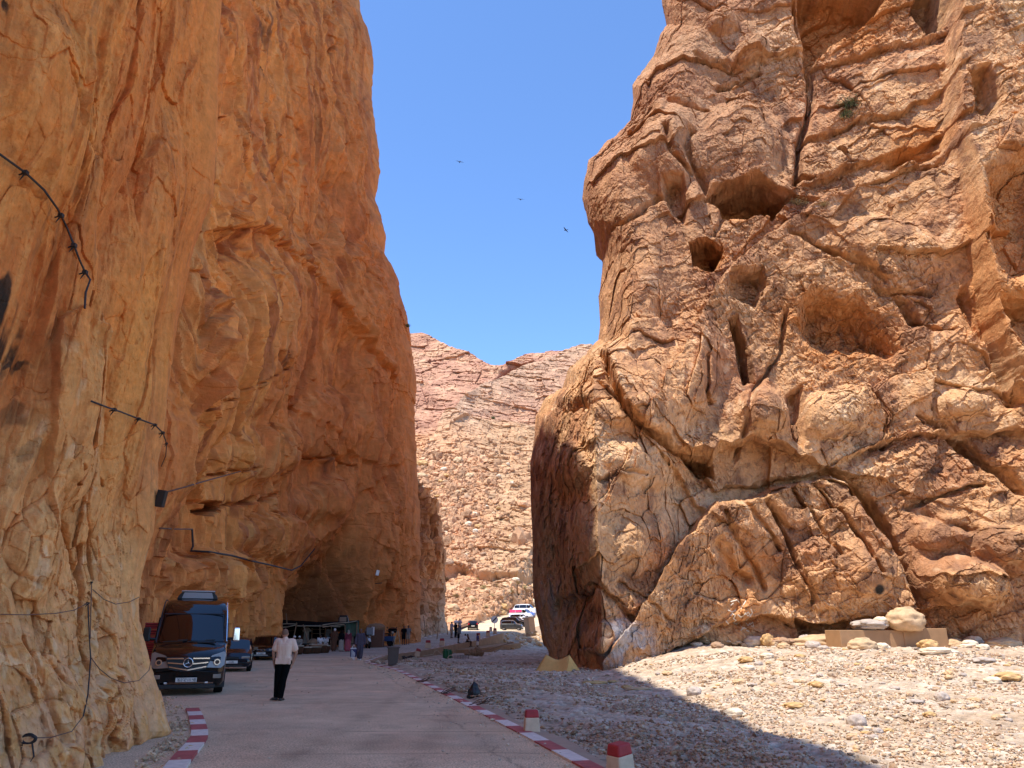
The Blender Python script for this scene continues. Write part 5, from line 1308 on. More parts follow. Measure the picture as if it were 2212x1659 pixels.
# birds
for qx, qy, Y, rz_, tilt, lab in [(993, 350, 60, .3, .1, 'dark bird gliding highest of the three in the sky'), (1124, 431, 62, -.2, .35, 'dark bird in the middle of the three in the sky'), (1222, 497, 60, .9, .6, 'dark bird banking lowest of the three, nearest the right cliff')]:
    e = empty('bird', at_y(qx, qy, Y), rz_); e.rotation_euler = (.2, tilt*.6, rz_)
    b = MB(); b.ell((0, 0, 0), (.045, .16, .04), 8, 6); b.ell((0, .15, .01), (.03, .04, .03), 6, 5); b.add([(0, -.12, 0), (-.05, -.26, 0), (.05, -.26, 0)], [(0, 1, 2)]); b.build('body', M['feather'], e, smooth=True)
    for s in (-1, 1):
        w = MB(); w.add([(0, .06, .01), (s*.17, .10, .07), (s*.40, -.02, .03), (s*.18, -.03, .06), (0, -.07, .01), (s*.17, .05, .085), (s*.2, .02, .05)], [(0, 1, 5), (1, 2, 5), (5, 2, 3), (5, 3, 4), (0, 5, 4), (0, 4, 6), (0, 6, 1), (1, 6, 2), (6, 4, 3), (6, 3, 2)]); w.build('wing', M['feather'], e)
    tag(e, lab, 'bird')
# black bag on the kerb
l = Vector(at_z(1014, 1508, .0)); 
mb = MB(); mb.ell((0, 0, .15), (.17, .15, .16), 18, 12); mb.ell((.01, 0, .26), (.11, .10, .13), 14, 10); mb.ell((-.13, -.03, .05), (.07, .08, .06), 10, 8); mb.ell((.10, 0, .09), (.08, .10, .10), 10, 8); mb.cap((0, 0, .35), (-.01, 0, .40), .05, .02)
o = remeshed(mb, 'rubbish_bag', M['black_bag'], .012, None, 2, (.014, 14, 6)); o.location = (l.x+.12, l.y+.05, -.02); tag(o, 'black plastic rubbish bag slumped behind the kerb', 'bag')
# dead twigs on the kerb
for qx, qy, sc, lab in [(902+768, 1, 0, ''), (855, 1457, 1.0, 'dead brown twigs on the kerb farthest up the road'), (969, 1500, .9, 'dead brown twigs on the kerb left of the black bag'), (1034, 1524, .9, 'dead brown twigs on the kerb right of the black bag')]:
    if not lab: continue
    if qx == 855: qx, qy = 916, 1475
    a = Vector(at_z(qx, qy, .03)); mb = MB(); r2 = random.Random(qx)
    for i in range(9):
        x0, y0 = r2.uniform(-.3, .05), r2.uniform(-.1, .1); mb.tube([(x0, y0, .02), (x0+r2.uniform(.1, .3), y0+r2.uniform(-.1, .2), .05+r2.uniform(0, .12)), (x0+r2.uniform(.25, .5)*sc, y0+r2.uniform(-.1, .3), .03+r2.uniform(0, .18))], [.009, .007, .004], 4)
    o = mb.build('dead_twigs', M['twig']); o.location = a; tag(o, lab, 'twigs')
# sticks and pipe heap, green cans by the wall
def can(loc, s, lab):
    e = empty('jerrycan', loc, .2); b = MB(); b.lathe([(.02, 0), (.20*s, 0), (.235*s, .05), (.235*s, .50*s), (.225*s, .56*s), (.23*s, .62*s), (.20*s, .70*s), (.10*s, .74*s)], n=18); b.build('body', M['green_plastic'], e, smooth=True)
    c = MB(); c.lathe([(.19*s, .72*s), (.20*s, .73*s), (.20*s, .80*s), (.0, .81*s)], n=16); c.build('lid', M['green_plastic'], e)
    for sd in (-1, 1): h = MB(); h.tube([(sd*.22*s, 0, .45*s), (sd*.28*s, 0, .50*s), (sd*.28*s, 0, .6*s), (sd*.22*s, 0, .64*s)], .02, 6); h.build('handle', M['green_plastic'], e)
    tag(e, lab, 'container')
a = put(963, 64); can(a+Vector((0, 0, -.05)), .95, 'larger dark green plastic container on the river bed'); a = put(971.5, 65); can(a+Vector((0, 0, -.02)), .82, 'smaller dark green plastic container beside the larger one')
a = put(969, 62.5); mb = MB(); mb.tube([(-.25+.25*math.cos(t*.25), 0, .02+.28*math.sin(t*.25)) for t in range(0, 13)], .03, 6); o = mb.build('hose', M['wood_pale']); o.location = a+Vector((.45, 0, 0)); tag(o, 'pale hose arching in front of the green containers', 'hose')
a = put(945, 66); mb = MB(); mb.tube([(-1.2, 0, .05), (-.7, 0, .12), (-.35, 0, .18), (-.2, 0, .42), (0, 0, .5), (.15, 0, .35), (.3, 0, .2), (.8, 0, .15)], .03, 6); o = mb.build('hose', M['wood_pale']); o.location = a; tag(o, 'pale hose looping up left of the green containers', 'hose')
e = empty('scrap_frame', put(994, 64.5)); e.scale = (.45, .6, .45); rr = random.Random(3)
for i in range(5): mb = MB(); mb.cyl((-1.5, 0, .1+.11*i), (1.6, .2, .12+.13*i), .03, n=6); mb.build('rail', M['steel_dark'], e)
for i in range(7): mb = MB(); mb.cyl((-1.4+i*.48, .05, 0), (-1.35+i*.48, .1, .65), .025, n=6); mb.build('bar', M['rust'], e)
tag(e, 'dark rusty metal frame lying beside the green containers', 'metal frame')
e = put(1022, 72); mb = MB()
for c, r in [((0, 0, .35), (.9, .6, .45)), ((.7, 0, .5), (.6, .5, .55)), ((-.7, 0, .2), (.7, .5, .35)), ((1.3, .1, .35), (.5, .4, .45))]: mb.ell(c, r, 16, 10)
o = remeshed(mb, 'sacking_heap', M['sack'], .05, None, 1, (.12, 3, 3)); o.location = e; o.scale = (.55, .6, .7); tag(o, 'heap of brown sacking against the footing ledge', 'heap')
for qx0, qy0, qx1, qy1, Y, lab in [(1040, 1408, 1105, 1388, 70, 'long pole leaning from the gravel onto the ledge'), (1068, 1408, 1086, 1400, 70, 'short stick lying below the long leaning pole')]:
    mb = MB(); mb.cyl(at_y(qx0, qy0, Y), at_y(qx1, qy1, Y+4), .05, .04, n=6); tag(mb.build('pole', M['wood']), lab, 'pole')
# tangle of cables where the wall starts
e = empty('cable_tangle', put(890, 57)); rr = random.Random(9)
for i in range(6):
    mb = MB(); pts_ = [(rr.uniform(-.8, .6), rr.uniform(-.5, .5), rr.uniform(0, .5)) for _ in range(5)]; P4 = []
    for j in range(len(pts_)-1):
        for t in range(4): P4.append(Vector(pts_[j]).lerp(Vector(pts_[j+1]), t/4)+Vector((0, 0, .08*math.sin(t*1.6))))
    mb.tube(P4, .035, 5); mb.build('cord', M['cable' if i % 2 else 'wood_pale'], e)
tag(e, 'tangle of black and pale cables at the start of the retaining wall', 'cable')
# tan rocks at far riverbed edge
rock(1142, 1402, 17, 4, 'dark squarish rock at the edge of the sun below the far cars', 110, (1, .8, 1.0)); rock(1163, 1401, 22, 3, 'brown rock at the edge of the sun beside the rock corner', 110, (1, .8, .8))
for i in range(60):
    qx = random.uniform(1084, 1170); qy = random.uniform(1366, 1396)
    rock(qx, qy, random.uniform(5, 13), random.choice([0, 2, 3, 5]), 'tan rubble stone on the sunlit bank below the parked cars', None, (1, .8, .8), None, 'rubble on the bank below the parked cars')
# graffiti on the cliff
def graffiti():
    S = [[(1578,1300),(1592,1296),(1598,1302),(1600,1310)],[(1578,1308),(1584,1303)],[(1611,1298),(1604,1310),(1600,1316)],[(1572,1318),(1582,1322),(1590,1318)],
         [(1578,1330),(1582,1325),(1588,1330),(1584,1336),(1590,1340),(1584,1345),(1592,1348)],[(1594,1328),(1600,1333),(1606,1330),(1610,1326)],[(1610,1324),(1615,1330),(1620,1328),(1616,1322),(1612,1326)],
         [(1622,1316),(1625,1324),(1620,1332),(1612,1340)],[(1568,1342),(1574,1348)],[(1598,1350),(1604,1356),(1612,1358)],[(1600,1362),(1608,1355)],[(1612,1362),(1618,1364)],[(1612,1346),(1616,1352),(1620,1346)],[(1620,1350),(1626,1344),(1628,1354),(1622,1352)]]
    e = None
    for s in S:
        W = []
        for i in range(len(s)-1):
            for t in range(3): p = (s[i][0]+(s[i+1][0]-s[i][0])*t/3, s[i][1]+(s[i+1][1]-s[i][1])*t/3); l, n = hit(*p); W.append(l+(Vector((0, 0, CH))-l).normalized()*.02)
        l, n = hit(*s[-1]); W.append(l+(Vector((0, 0, CH))-l).normalized()*.02)
        if e is None: e = empty('rock_writing', W[0]); tag(e, 'white painted scrawl low on the sunlit cliff', 'graffiti')
        mb = MB(); mb.tube([w-e.location for w in W], .035, 4); mb.build('brush_stroke', M['paint_white'], e)
graffiti()
# ================================================================== people
def person(loc, yaw, label, H=1.75, pose=None, skin='skin_brown', top=('shirt', 'cloth_white'), legs=('trousers', 'cloth_denim'), hair='hair_black', head=None, shoes='leather_black',
           voxel=.016, build=1.0, fingers=True, group=None, overlay=None, folds=.006):
    s = H/1.75
    J = dict(head=(0, .015, 1.625), neck=(0, 0, 1.49), chest=(0, 0, 1.32), waist=(0, 0, 1.08), pel=(0, 0, .95),
             sL=(-.185, 0, 1.44), sR=(.185, 0, 1.44), eL=(-.245, -.02, 1.15), eR=(.245, -.02, 1.15), wL=(-.255, .05, .90), wR=(.255, .05, .90),
             hL=(-.09, 0, .93), hR=(.09, 0, .93), kL=(-.10, .02, .50), kR=(.10, .02, .50), aL=(-.10, -.01, .09), aR=(.10, -.01, .09), tL=(-.12, .15, .035), tR=(.12, .15, .035), look=0.0)
    if pose: J.update(pose)
    look = J.pop('look'); P = {k: Vector(v)*s for k, v in J.items()}
    e = empty('person', loc, yaw); tag(e, label, 'person', group)
    b = build*s; body = MB()
    hd = P['head']; Rz = Matrix.Rotation(look, 3, 'Z')
    def hv(x, y, z): return hd+Rz @ Vector((x*s, y*s, z*s))
    body.ell(hd, (.078*s, .098*s, .118*s), 18, 12, (0, 0, look)); body.ell(hv(0, .035, -.06), (.055*s, .062*s, .062*s), 14, 9)
    body.cap(hv(0, .095, .0), hv(0, .112, -.03), .010*s, .015*s, 8)
    for sd in (-1, 1): body.ell(hv(sd*.080, -.005, -.01), (.012*s, .022*s, .032*s), 8, 6)
    body.cap(P['neck']-Vector((0, 0, .05*s)), hd-Vector((0, 0, .05*s)), .056*b, .052*b, 14)
    for sd, k in ((-1, 'L'), (1, 'R')):
        sh, el, wr, hp, kn, an, to = (P[x+k] for x in 'sewhkat')
        body.cap(P['chest']+Vector((sd*.07*s, 0, 0)), P['neck']+Vector((sd*.07*s, -.01, -.06*s)), .098*b, .06*b, 14); body.cap(P['neck']+Vector((sd*.06*s, 0, -.06*s)), sh, .055*b, .056*b, 12)
        body.cap(P['chest']+Vector((sd*.06*s, 0, 0)), P['waist']+Vector((sd*.055*s, 0, 0)), .105*b, .092*b, 14); body.cap(P['waist']+Vector((sd*.055*s, 0, 0)), hp, .093*b, .10*b, 14)
        body.cap(sh, el, .050*b, .038*b, 12); body.cap(el, wr, .038*b, .026*b, 12)
        body.cap(hp, kn, .082*b, .055*b, 14); body.cap(kn, an, .055*b, .036*b, 12); body.cap(an-Vector((0, 0, .02*s)), to, .035*s, .026*s, 10)
        if fingers:
            d = (wr-el).normalized(); inw = Vector((-sd, 0, 0)); inw = (inw-d*inw.dot(d)).normalized(); fwd = d.cross(inw)*(1 if sd < 0 else -1)
            if fwd.y < 0: fwd = -fwd
            pc = wr+d*.05*s; body.cap(wr, wr+d*.02*s, .024*s, .026*s, 10)
            for j in (-1, 0, 1): body.cap(wr+d*.02*s+fwd*j*.012*s, wr+d*.085*s+fwd*j*.022*s, .014*s, .013*s, 8)
            for j, L in enumerate((.072, .085, .080, .062)):
                o = wr+d*.088*s+fwd*(.032-.022*j)*s; m_ = o+d*L*.5*s+inw*.008*s; t_ = m_+d*L*.42*s+inw*.028*s
                body.cap(o, m_, .0095*s, .009*s, 7); body.cap(m_, t_, .009*s, .0075*s, 7)
            o = wr+d*.03*s+fwd*.022*s; m_ = o+d*.035*s+fwd*.028*s+inw*.01*s; body.cap(o, m_, .012*s, .011*s, 7); body.cap(m_, m_+d*.032*s+fwd*.006*s+inw*.008*s, .011*s, .009*s, 7)
    remeshed(body, 'body', M[skin], voxel*.6 if fingers and voxel < .012 else voxel, e, 2)
    ey = MB()
    for sd in (-1, 1): ey.ell(hv(sd*.030, .088, .012), (.013*s, .008*s, .008*s), 8, 5)
    ey.ell(hv(0, .090, -.062), (.022*s, .006*s, .006*s), 8, 5); ey.build('eyes', M['hair_black'], e, smooth=True)
    g = .016*s
    def torso(mb, zlow, flare=0.0, extra=0.0):
        for sd, k in ((-1, 'L'), (1, 'R')):
            mb.cap(P['chest']+Vector((sd*.075*s, 0, 0)), P['neck']+Vector((sd*.07*s, -.01, -.055*s)), .104*b+g+extra, .055*b+g, 14)
            mb.cap(P['neck']+Vector((sd*.05*s, 0, -.055*s)), P['s'+k], .052*b+g, .056*b+g, 12)
            mb.cap(P['chest']+Vector((sd*.065*s, 0, 0)), P['waist']+Vector((sd*.06*s, 0, 0)), .110*b+g+extra, .10*b+g+extra, 14)
            hp = P['pel']+Vector((sd*(.07+flare*.3)*s, 0, 0)); 
            mb.cap(P['waist']+Vector((sd*.06*s, 0, 0)), hp+Vector((0, 0, zlow*s)), .10*b+g+extra, (.105+flare)*b+g+extra, 14)
    def sleeves(mb, frac, w=.0):
        for k in 'LR':
            sh, el, wr = P['s'+k], P['e'+k], P['w'+k]
            if frac <= 1: mb.cap(sh, sh.lerp(el, frac), .056*b+g, .052*b+g+w, 12)
            else: mb.cap(sh, el, .056*b+g, .048*b+g+w*.5, 12); mb.cap(el, el.lerp(wr, min(frac-1, .96)), .048*b+g+w*.5, .032*b+g+w, 12)
    kind, mat = top; c = MB()
    c.cap(P['neck']+Vector((0, -.012*s, -.075*s)), P['chest'], .078*b+g, .108*b+g, 14); c.cap(P['chest'], P['waist'], .108*b+g, .10*b+g, 14); c.cap(P['waist'], P['pel']+Vector((0, 0, .06*s)), .10*b+g, .10*b+g, 14)
    for sd, k in ((-1, 'L'), (1, 'R')): c.cap(P['chest']+Vector((sd*.10*s, -.005, .06*s)), P['s'+k]+Vector((-sd*.03*s, 0, -.03*s)), .088*b+g, .062*b+g, 12)
    if kind == 'shirt': torso(c, .05); sleeves(c, .62, .012)
    elif kind == 'long': torso(c, .02); sleeves(c, 1.95)
    elif kind == 'robe' or kind == 'gown':
        torso(c, -.02, .0, .012); sleeves(c, 1.9 if kind == 'robe' else 1.7, .03)
        for sd, k in ((-1, 'L'), (1, 'R')):
            c.cap(P['h'+k]+Vector((sd*.01, 0, 0)), P['k'+k]+Vector((-sd*.01, 0, 0)), .12*b, .115*b, 14); lo = P['k'+k].lerp(P['a'+k], .93 if kind == 'robe' else .86)
            c.cap(P['k'+k]+Vector((-sd*.01, 0, 0)), lo+Vector((-sd*.02, 0, .05)), .115*b, .125*b, 14)
        c.cap(P['pel']+Vector((0, 0, -.1*s)), (P['aL']+P['aR'])/2+Vector((0, 0, .16*s)), .13*b, .13*b, 14)
    if kind == 'shirt' or kind == 'long':
        c.box((P['hL']+P['hR'])/2+Vector((0, -.005*s, .03*s)), (.345*b, .215*b, .15*s)); c.cap(P['waist']+Vector((-.07*s, 0, -.02)), P['waist']+Vector((.07*s, 0, -.02)), .10*b+g, .10*b+g, 14)
        c.cap(P['neck']+Vector((0, -.01, -.03*s)), P['neck']+Vector((0, 0, .005*s)), .068*b, .064*b, 14)
    remeshed(c, {'shirt': 'shirt', 'long': 'shirt', 'robe': 'robe', 'gown': 'gown'}[kind], M[mat], max(voxel*.75, .009), e, 2, (folds*s, 9, 4))
    if legs:
        kind, mat = legs; c = MB()
        if kind in ('trousers', 'shorts'):
            for sd, k in ((-1, 'L'), (1, 'R')):
                hp, kn, an = P['h'+k], P['k'+k], P['a'+k]
                c.cap(P['waist'].lerp(P['pel'], .55)+Vector((sd*.05*s, 0, 0)), hp, .096*b+g*.6, .106*b+g*.4, 14); 
                if kind == 'shorts': c.cap(hp, hp.lerp(kn, .82), .10*b+g*.5, .085*b+g, 14)
                else: c.cap(hp, kn, .10*b+g*.3, .070*b+g*.6, 14); c.cap(kn, an+Vector((0, 0, .03*s)), .070*b+g*.6, .060*b+g*.6, 14)
        elif kind == 'skirt':
            for sd, k in ((-1, 'L'), (1, 'R')):
                c.cap(P['waist']+Vector((sd*.05*s, 0, -.02)), P['h'+k], .10*b, .125*b, 14); c.cap(P['h'+k], P['k'+k], .125*b, .13*b, 14); c.cap(P['k'+k], P['k'+k].lerp(P['a'+k], .75), .13*b, .15*b, 14)
            c.cap(P['pel'], (P['kL']+P['kR'])/2-Vector((0, 0, .2*s)), .13*b, .15*b, 14)
        remeshed(c, kind, M[mat], max(voxel*.75, .009), e, 2, (folds*.8*s, 8, 4))
    if shoes:
        for k in 'LR':
            c = MB(); an, to = P['a'+k], P['t'+k]; c.cap(an+Vector((0, -.02*s, -.045*s)), to, .043*s, .036*s, 12); c.cap(an, an-Vector((0, .02*s, .04*s)), .042*s, .042*s, 12); c.box((an+to)/2+Vector((0, -.01*s, -.04*s)), (.075*s, .24*s, .03*s), (0, 0, math.atan2(-(to-an).x, (to-an).y)))
            remeshed(c, 'shoe', M[shoes], max(voxel*.7, .009), e, 1)
    if hair:
        c = MB(); c.ell(hv(0, -.016, .028), (.083*s, .094*s, .102*s), 18, 12)
        if hair == 'long': c.cap(hv(0, -.05, 0), hv(0, -.09, -.24), .075*s, .06*s, 12)
        o = remeshed(c, 'hair', M['hair_black' if hair in ('long', 'short') else hair], max(voxel*.6, .008), e, 1)
        # leave the face free
    if head:
        kd, mat = head; c = MB()
        if kd == 'cap': c.ell(hv(0, -.005, .055), (.088*s, .105*s, .075*s), 16, 10)
        elif kd == 'turban': c.ell(hv(0, -.01, .055), (.105*s, .118*s, .085*s), 16, 10); c.ell(hv(.0, -.03, .0), (.092*s, .10*s, .09*s), 14, 9)
        elif kd == 'scarf': c.ell(hv(0, -.02, .015), (.098*s, .108*s, .125*s), 16, 10); c.cap(hv(0, -.03, -.06), P['neck']+Vector((0, -.01, -.04*s)), .09*s, .12*s, 14); c.cap(P['neck']+Vector((-.1*s, -.01, -.06*s)), P['neck']+Vector((.1*s, -.01, -.06*s)), .08*s, .08*s, 12)
        remeshed(c, {'cap': 'cap', 'turban': 'headwrap', 'scarf': 'headscarf'}[kd], M[mat], max(voxel*.7, .010), e, 1, (.004, 20, 20))
    if overlay: overlay(e, P, s)
    return e
BACK = 0.0; FRONT = math.pi
def yaw_to(x, y): return math.atan2(-(0-x), (0-y))    # facing the camera
# man in the road, seen from behind, weight on one leg
l = Vector(at_z(606, 1513, 0)); l.z = floor_z(l.x, l.y, 1.2)
def collar(e, P, s):
    c = MB(); c.lathe([(.070, 0), (.078, .005), (.070, .035), (.062, .04)], (P['neck'].x, P['neck'].y-.004, P['neck'].z-.012), 20); c.build('collar', M['cloth_cream'], e, smooth=True)
person(l, .06, 'man in a cream polo shirt and black trousers seen from behind on the road', 1.70,
       dict(head=(-.03, .02, 1.635), neck=(-.01, 0, 1.50), sL=(-.20, 0, 1.445), sR=(.195, 0, 1.435), eL=(-.285, .0, 1.16), wL=(-.255, .03, .905), eR=(.295, .02, 1.16), wR=(.235, .02, .91), chest=(0, -.01, 1.33), waist=(-.01, 0, 1.08),
            hL=(-.10, 0, .93), hR=(.085, 0, .93), kL=(-.125, .02, .50), aL=(-.13, .08, .09), tL=(-.25, .17, .035), kR=(.02, .0, .50), aR=(.0, -.05, .09), tR=(.03, .10, .035)),
       'skin_tan', ('shirt', 'cloth_cream'), ('trousers', 'cloth_trousers'), 'hair_grey', None, 'leather_black', .010, 1.13, True, overlay=collar, folds=.010)
# robed walker with a bag
l = Vector(at_z(776, 1426, 0)); l.z = floor_z(l.x, l.y, 2)
person(l, yaw_to(l.x, l.y), 'man in a long slate grey robe walking toward us with a patterned bag', 1.78,
       dict(eR=(.26, .02, 1.15), wR=(.27, .06, .90), eL=(-.25, -.03, 1.15), wL=(-.26, .02, .9), kL=(-.09, .10, .52), aL=(-.06, .02, .10), tL=(-.07, .17, .04), kR=(.09, .02, .5), aR=(.05, -.16, .12), tR=(.06, 0, .04)),
       'skin_brown', ('robe', 'robe_slate'), None, 'hair_black', None, 'cloth_white', .013, 1.05)
c_ = Vector(at_y(763.5, 1410, l.y-.05)); e = empty('shopping_bag', c_)
mb = MB(); mb.box((0, 0, 0), (.34, .16, .48), taper=1.08); mb.build('bag_body', M['bag_blue'], e, bevel=.03)
mb = MB()
for i in range(-2, 4): mb.box((.0, -.088, -.16+i*.075), (.30, .012, .03), (0, .75, 0))
mb.build('pattern', M['bag_white'], e)
mb = MB(); mb.box((0, 0, .235), (.35, .17, .07), taper=1.05); mb.build('bag_rim', M['bag_white'], e, bevel=.02)
for sy in (-1, 1): mb = MB(); mb.tube([(-.11, sy*.06, .25), (-.03, sy*.03, .42), (.0, 0, .46), (.03, sy*.03, .42), (.11, sy*.06, .25)], .012, 5); mb.build('handle', M['bag_white'], e)
tag(e, 'white and navy patterned shopping bag carried by the robed man', 'bag')
SIT = dict(pel=(0, 0, .48), waist=(0, .02, .62), chest=(0, .05, .85), neck=(0, .08, 1.03), head=(0, .11, 1.16), sL=(-.18, .07, .98), sR=(.18, .07, .98), eL=(-.23, .16, .72), eR=(.23, .16, .72), wL=(-.15, .38, .62), wR=(.15, .38, .62),
           hL=(-.10, .02, .47), hR=(.10, .02, .47), kL=(-.14, .44, .50), kR=(.14, .44, .50), aL=(-.14, .42, .09), aR=(.14, .42, .09), tL=(-.15, .58, .035), tR=(.15, .58, .035))
def ppl(qx, Y, yaw, label, H=1.72, **k):
    p = put(qx, Y); k.setdefault('fingers', False); k.setdefault('voxel', .022)
    return person(p, yaw_to(p.x, p.y)+yaw if yaw is not None else 0, label, H, **k)
ppl(632, 61, .9, 'seated elder in a grey robe and white turban behind the standing man', pose=SIT, top=('long', 'cloth_grey'), legs=('trousers', 'cloth_denim'), hair=None, head=('turban', 'cloth_white'))
ppl(646, 61.5, -.3, 'seated man in a cream shirt, blue trousers and white skullcap', pose=SIT, top=('long', 'cloth_khaki'), legs=('trousers', 'cloth_denim'), hair='hair_black', head=('cap', 'cloth_white'))
ppl(689, 65, .6, 'seated man in black with white cuffs among the drums', pose=SIT, top=('shirt', 'cloth_white'), legs=('trousers', 'cloth_black'), hair='hair_black')
ppl(704, 66, -.5, 'person in white sitting low beside the brown robed figure', 1.6, pose=SIT, top=('shirt', 'cloth_white'), legs=('trousers', 'cloth_brown'), hair='hair_black')
ppl(705, 70, 3.1, 'man in a grey shirt standing with his back turned inside the stall', 1.85, top=('shirt', 'cloth_grey'), legs=('trousers', 'cloth_black'), hair='hair_black')
ppl(721, 65, 3.0, 'person in a brown robe and white headwrap facing the stall', 1.75, top=('robe', 'cloth_brown'), legs=None, hair=None, head=('turban', 'cloth_white'))
ppl(736.5, 65, 2.9, 'woman in a black shawl and pale patterned skirt at the stall', 1.62, top=('long', 'cloth_black'), legs=('skirt', 'cloth_floral'), hair=None, head=('scarf', 'cloth_black'))
ppl(751, 65, 3.2, 'woman in a maroon top and pink skirt at the stall', 1.64, top=('long', 'cloth_maroon'), legs=('skirt', 'cloth_pink'), hair=None, head=('scarf', 'cloth_floral'), build=1.2)
ppl(871, 78, .2, 'man in a black shirt and shorts, left of the pair on the road', 1.74, top=('shirt', 'cloth_black'), legs=('shorts', 'cloth_black'), hair='hair_black')
ppl(880.5, 78.4, -.2, 'man in a dark patterned shirt and pale shorts, right of the pair', 1.76, top=('shirt', 'cloth_grey'), legs=('shorts', 'cloth_khaki'), hair='hair_black')
AC = dict(eL=(-.24, .10, 1.18), wL=(-.05, .26, 1.25), eR=(.24, .10, 1.18), wR=(.05, .26, 1.22))
ppl(903.5, 88, 1.0, 'lone dark clothed person standing with folded arms by the left wall', 1.66, pose=AC, top=('robe', 'cloth_black'), legs=None, hair='long')
ppl(974.5, 92, 2.2, 'man in a white shirt and khaki shorts holding up a phone', 1.78, pose=AC, top=('shirt', 'cloth_lilac'), legs=('shorts', 'cloth_khaki'), hair='hair_black', build=1.15)
ppl(983.5, 92.5, 2.4, 'woman in black with long hair beside the man with the phone', 1.68, top=('shirt', 'cloth_black'), legs=('trousers', 'cloth_black'), hair='long')
ppl(984, 112, 2.8, 'distant person in white standing in the sun behind the group', 1.80, top=('shirt', 'cloth_white'), legs=('trousers', 'cloth_white'), hair='hair_black')
ppl(992, 100, .4, 'man in a pale checked shirt and dark trousers at the back of the group', 1.80, pose=AC, top=('shirt', 'cloth_lilac'), legs=('trousers', 'cloth_denim'), hair='hair_black')
def on_wall(qx, Y, dx=-.5):
    k = float(slopes(qx, 1385)[0]); return Vector((k*Y, Y, float(road_z(Y))+.02))
p = on_wall(990, 80.5); person(p, -1.2, 'man in a pale shirt and black shorts standing at the edge of the retaining wall', 1.76, AC, top=('long', 'cloth_grey'), legs=('shorts', 'cloth_black'), hair='hair_grey', fingers=False, voxel=.022)
p = on_wall(1003.5, 83); p.z -= .45
person(p, -.9, 'person in white and black sitting on the retaining wall', 1.75, SIT, top=('shirt', 'cloth_white'), legs=('shorts', 'cloth_black'), hair='hair_black', fingers=False, voxel=.022)
p = on_wall(1008.5, 83.6); p.z -= .45; person(p, -1.0, 'brown clad person sitting close behind the one in white on the wall', 1.70, SIT, top=('shirt', 'cloth_brown'), legs=('trousers', 'cloth_brown'), hair='hair_black', fingers=False, voxel=.022)
k = float(slopes(1032, 1385)[0]); p = Vector((k*84, 84, floor_z(k*84, 84, 1.2)))
a_ = at_y(1031.5, 1404, 84); person(Vector((a_[0], 84, a_[2])), 1.2, 'child in a purple patterned top and white bottoms below the retaining wall', 1.62, dict(eL=(-.28, -.05, 1.18), wL=(-.14, .05, 1.0)), top=('shirt', 'cloth_indigo'), legs=('shorts', 'cloth_white'), hair='hair_black', fingers=False, voxel=.022)
# ================================================================== vehicles (front at local -y, length along +y)
def loft(stations, prof, nx=0):
    """stations: list of dict(y,...)-> cross-section list of (x,z) half profile from sill to roof centre; mirrored"""
    rows = []
    for st in stations:
        h = prof(st); full = [(-x, z) for x, z in h]+[(x, z) for x, z in reversed(h[:-1])]
        rows.append([(x, st['y'], z) for x, z in full])
    return rows
def loft_parts(rows, classify):
    """split the skin's faces between named meshes"""
    out = {}; n = len(rows[0])
    for i in range(len(rows)-1):
        for j in range(n-1):
            k = classify(i, j, n); out.setdefault(k, []).append((i, j))
    res = {}
    for k, L in out.items():
        mb = MB(); idx = {}
        def g(i, j):
            if (i, j) not in idx: idx[(i, j)] = len(mb.v); mb.v.append(rows[i][j])
            return idx[(i, j)]
        for i, j in L: mb.f.append((g(i, j), g(i, j+1), g(i+1, j+1), g(i+1, j))); mb.m.append(0)
        res[k] = mb
    return res
def cap_end(mb, row, flip=False):
    o = len(mb.v); mb.v += list(row); f = tuple(range(o, o+len(row))); mb.f.append(f if not flip else f[::-1]); mb.m.append(0)
def wheel(parent, x, y, r, w, rim='rim_grey', sd=1):
    e = empty('wheel', (x, y, r)); e.parent = parent
    t = MB(); V = []
    prof = [(-w/2, r*.62), (-w/2, r*.92), (-w*.38, r), (w*.38, r), (w/2, r*.92), (w/2, r*.62)]
    n = 24
    for i in range(n):
        a = 2*math.pi*i/n
        for px_, rr in prof: V.append((px_, rr*math.cos(a), rr*math.sin(a)))
    k = len(prof); t.add(V, [(i*k+j, i*k+(j+1) % k, ((i+1) % n)*k+(j+1) % k, ((i+1) % n)*k+j) for i in range(n) for j in range(k)])
    t.build('tyre', M['tyre'], e, smooth=False)
    m = MB(); m.cyl((sd*w*.18, 0, 0), (sd*w*.40, 0, 0), r*.63, n=20)
    for i in range(6): a = i*math.pi/3; m.box((sd*w*.42, math.cos(a)*r*.33, math.sin(a)*r*.33), (w*.06, r*.12, r*.5), (a+math.pi/2, 0, 0))
    m.build('rim', M[rim], e); return e
FONT = {'0': '0111101101101111'}
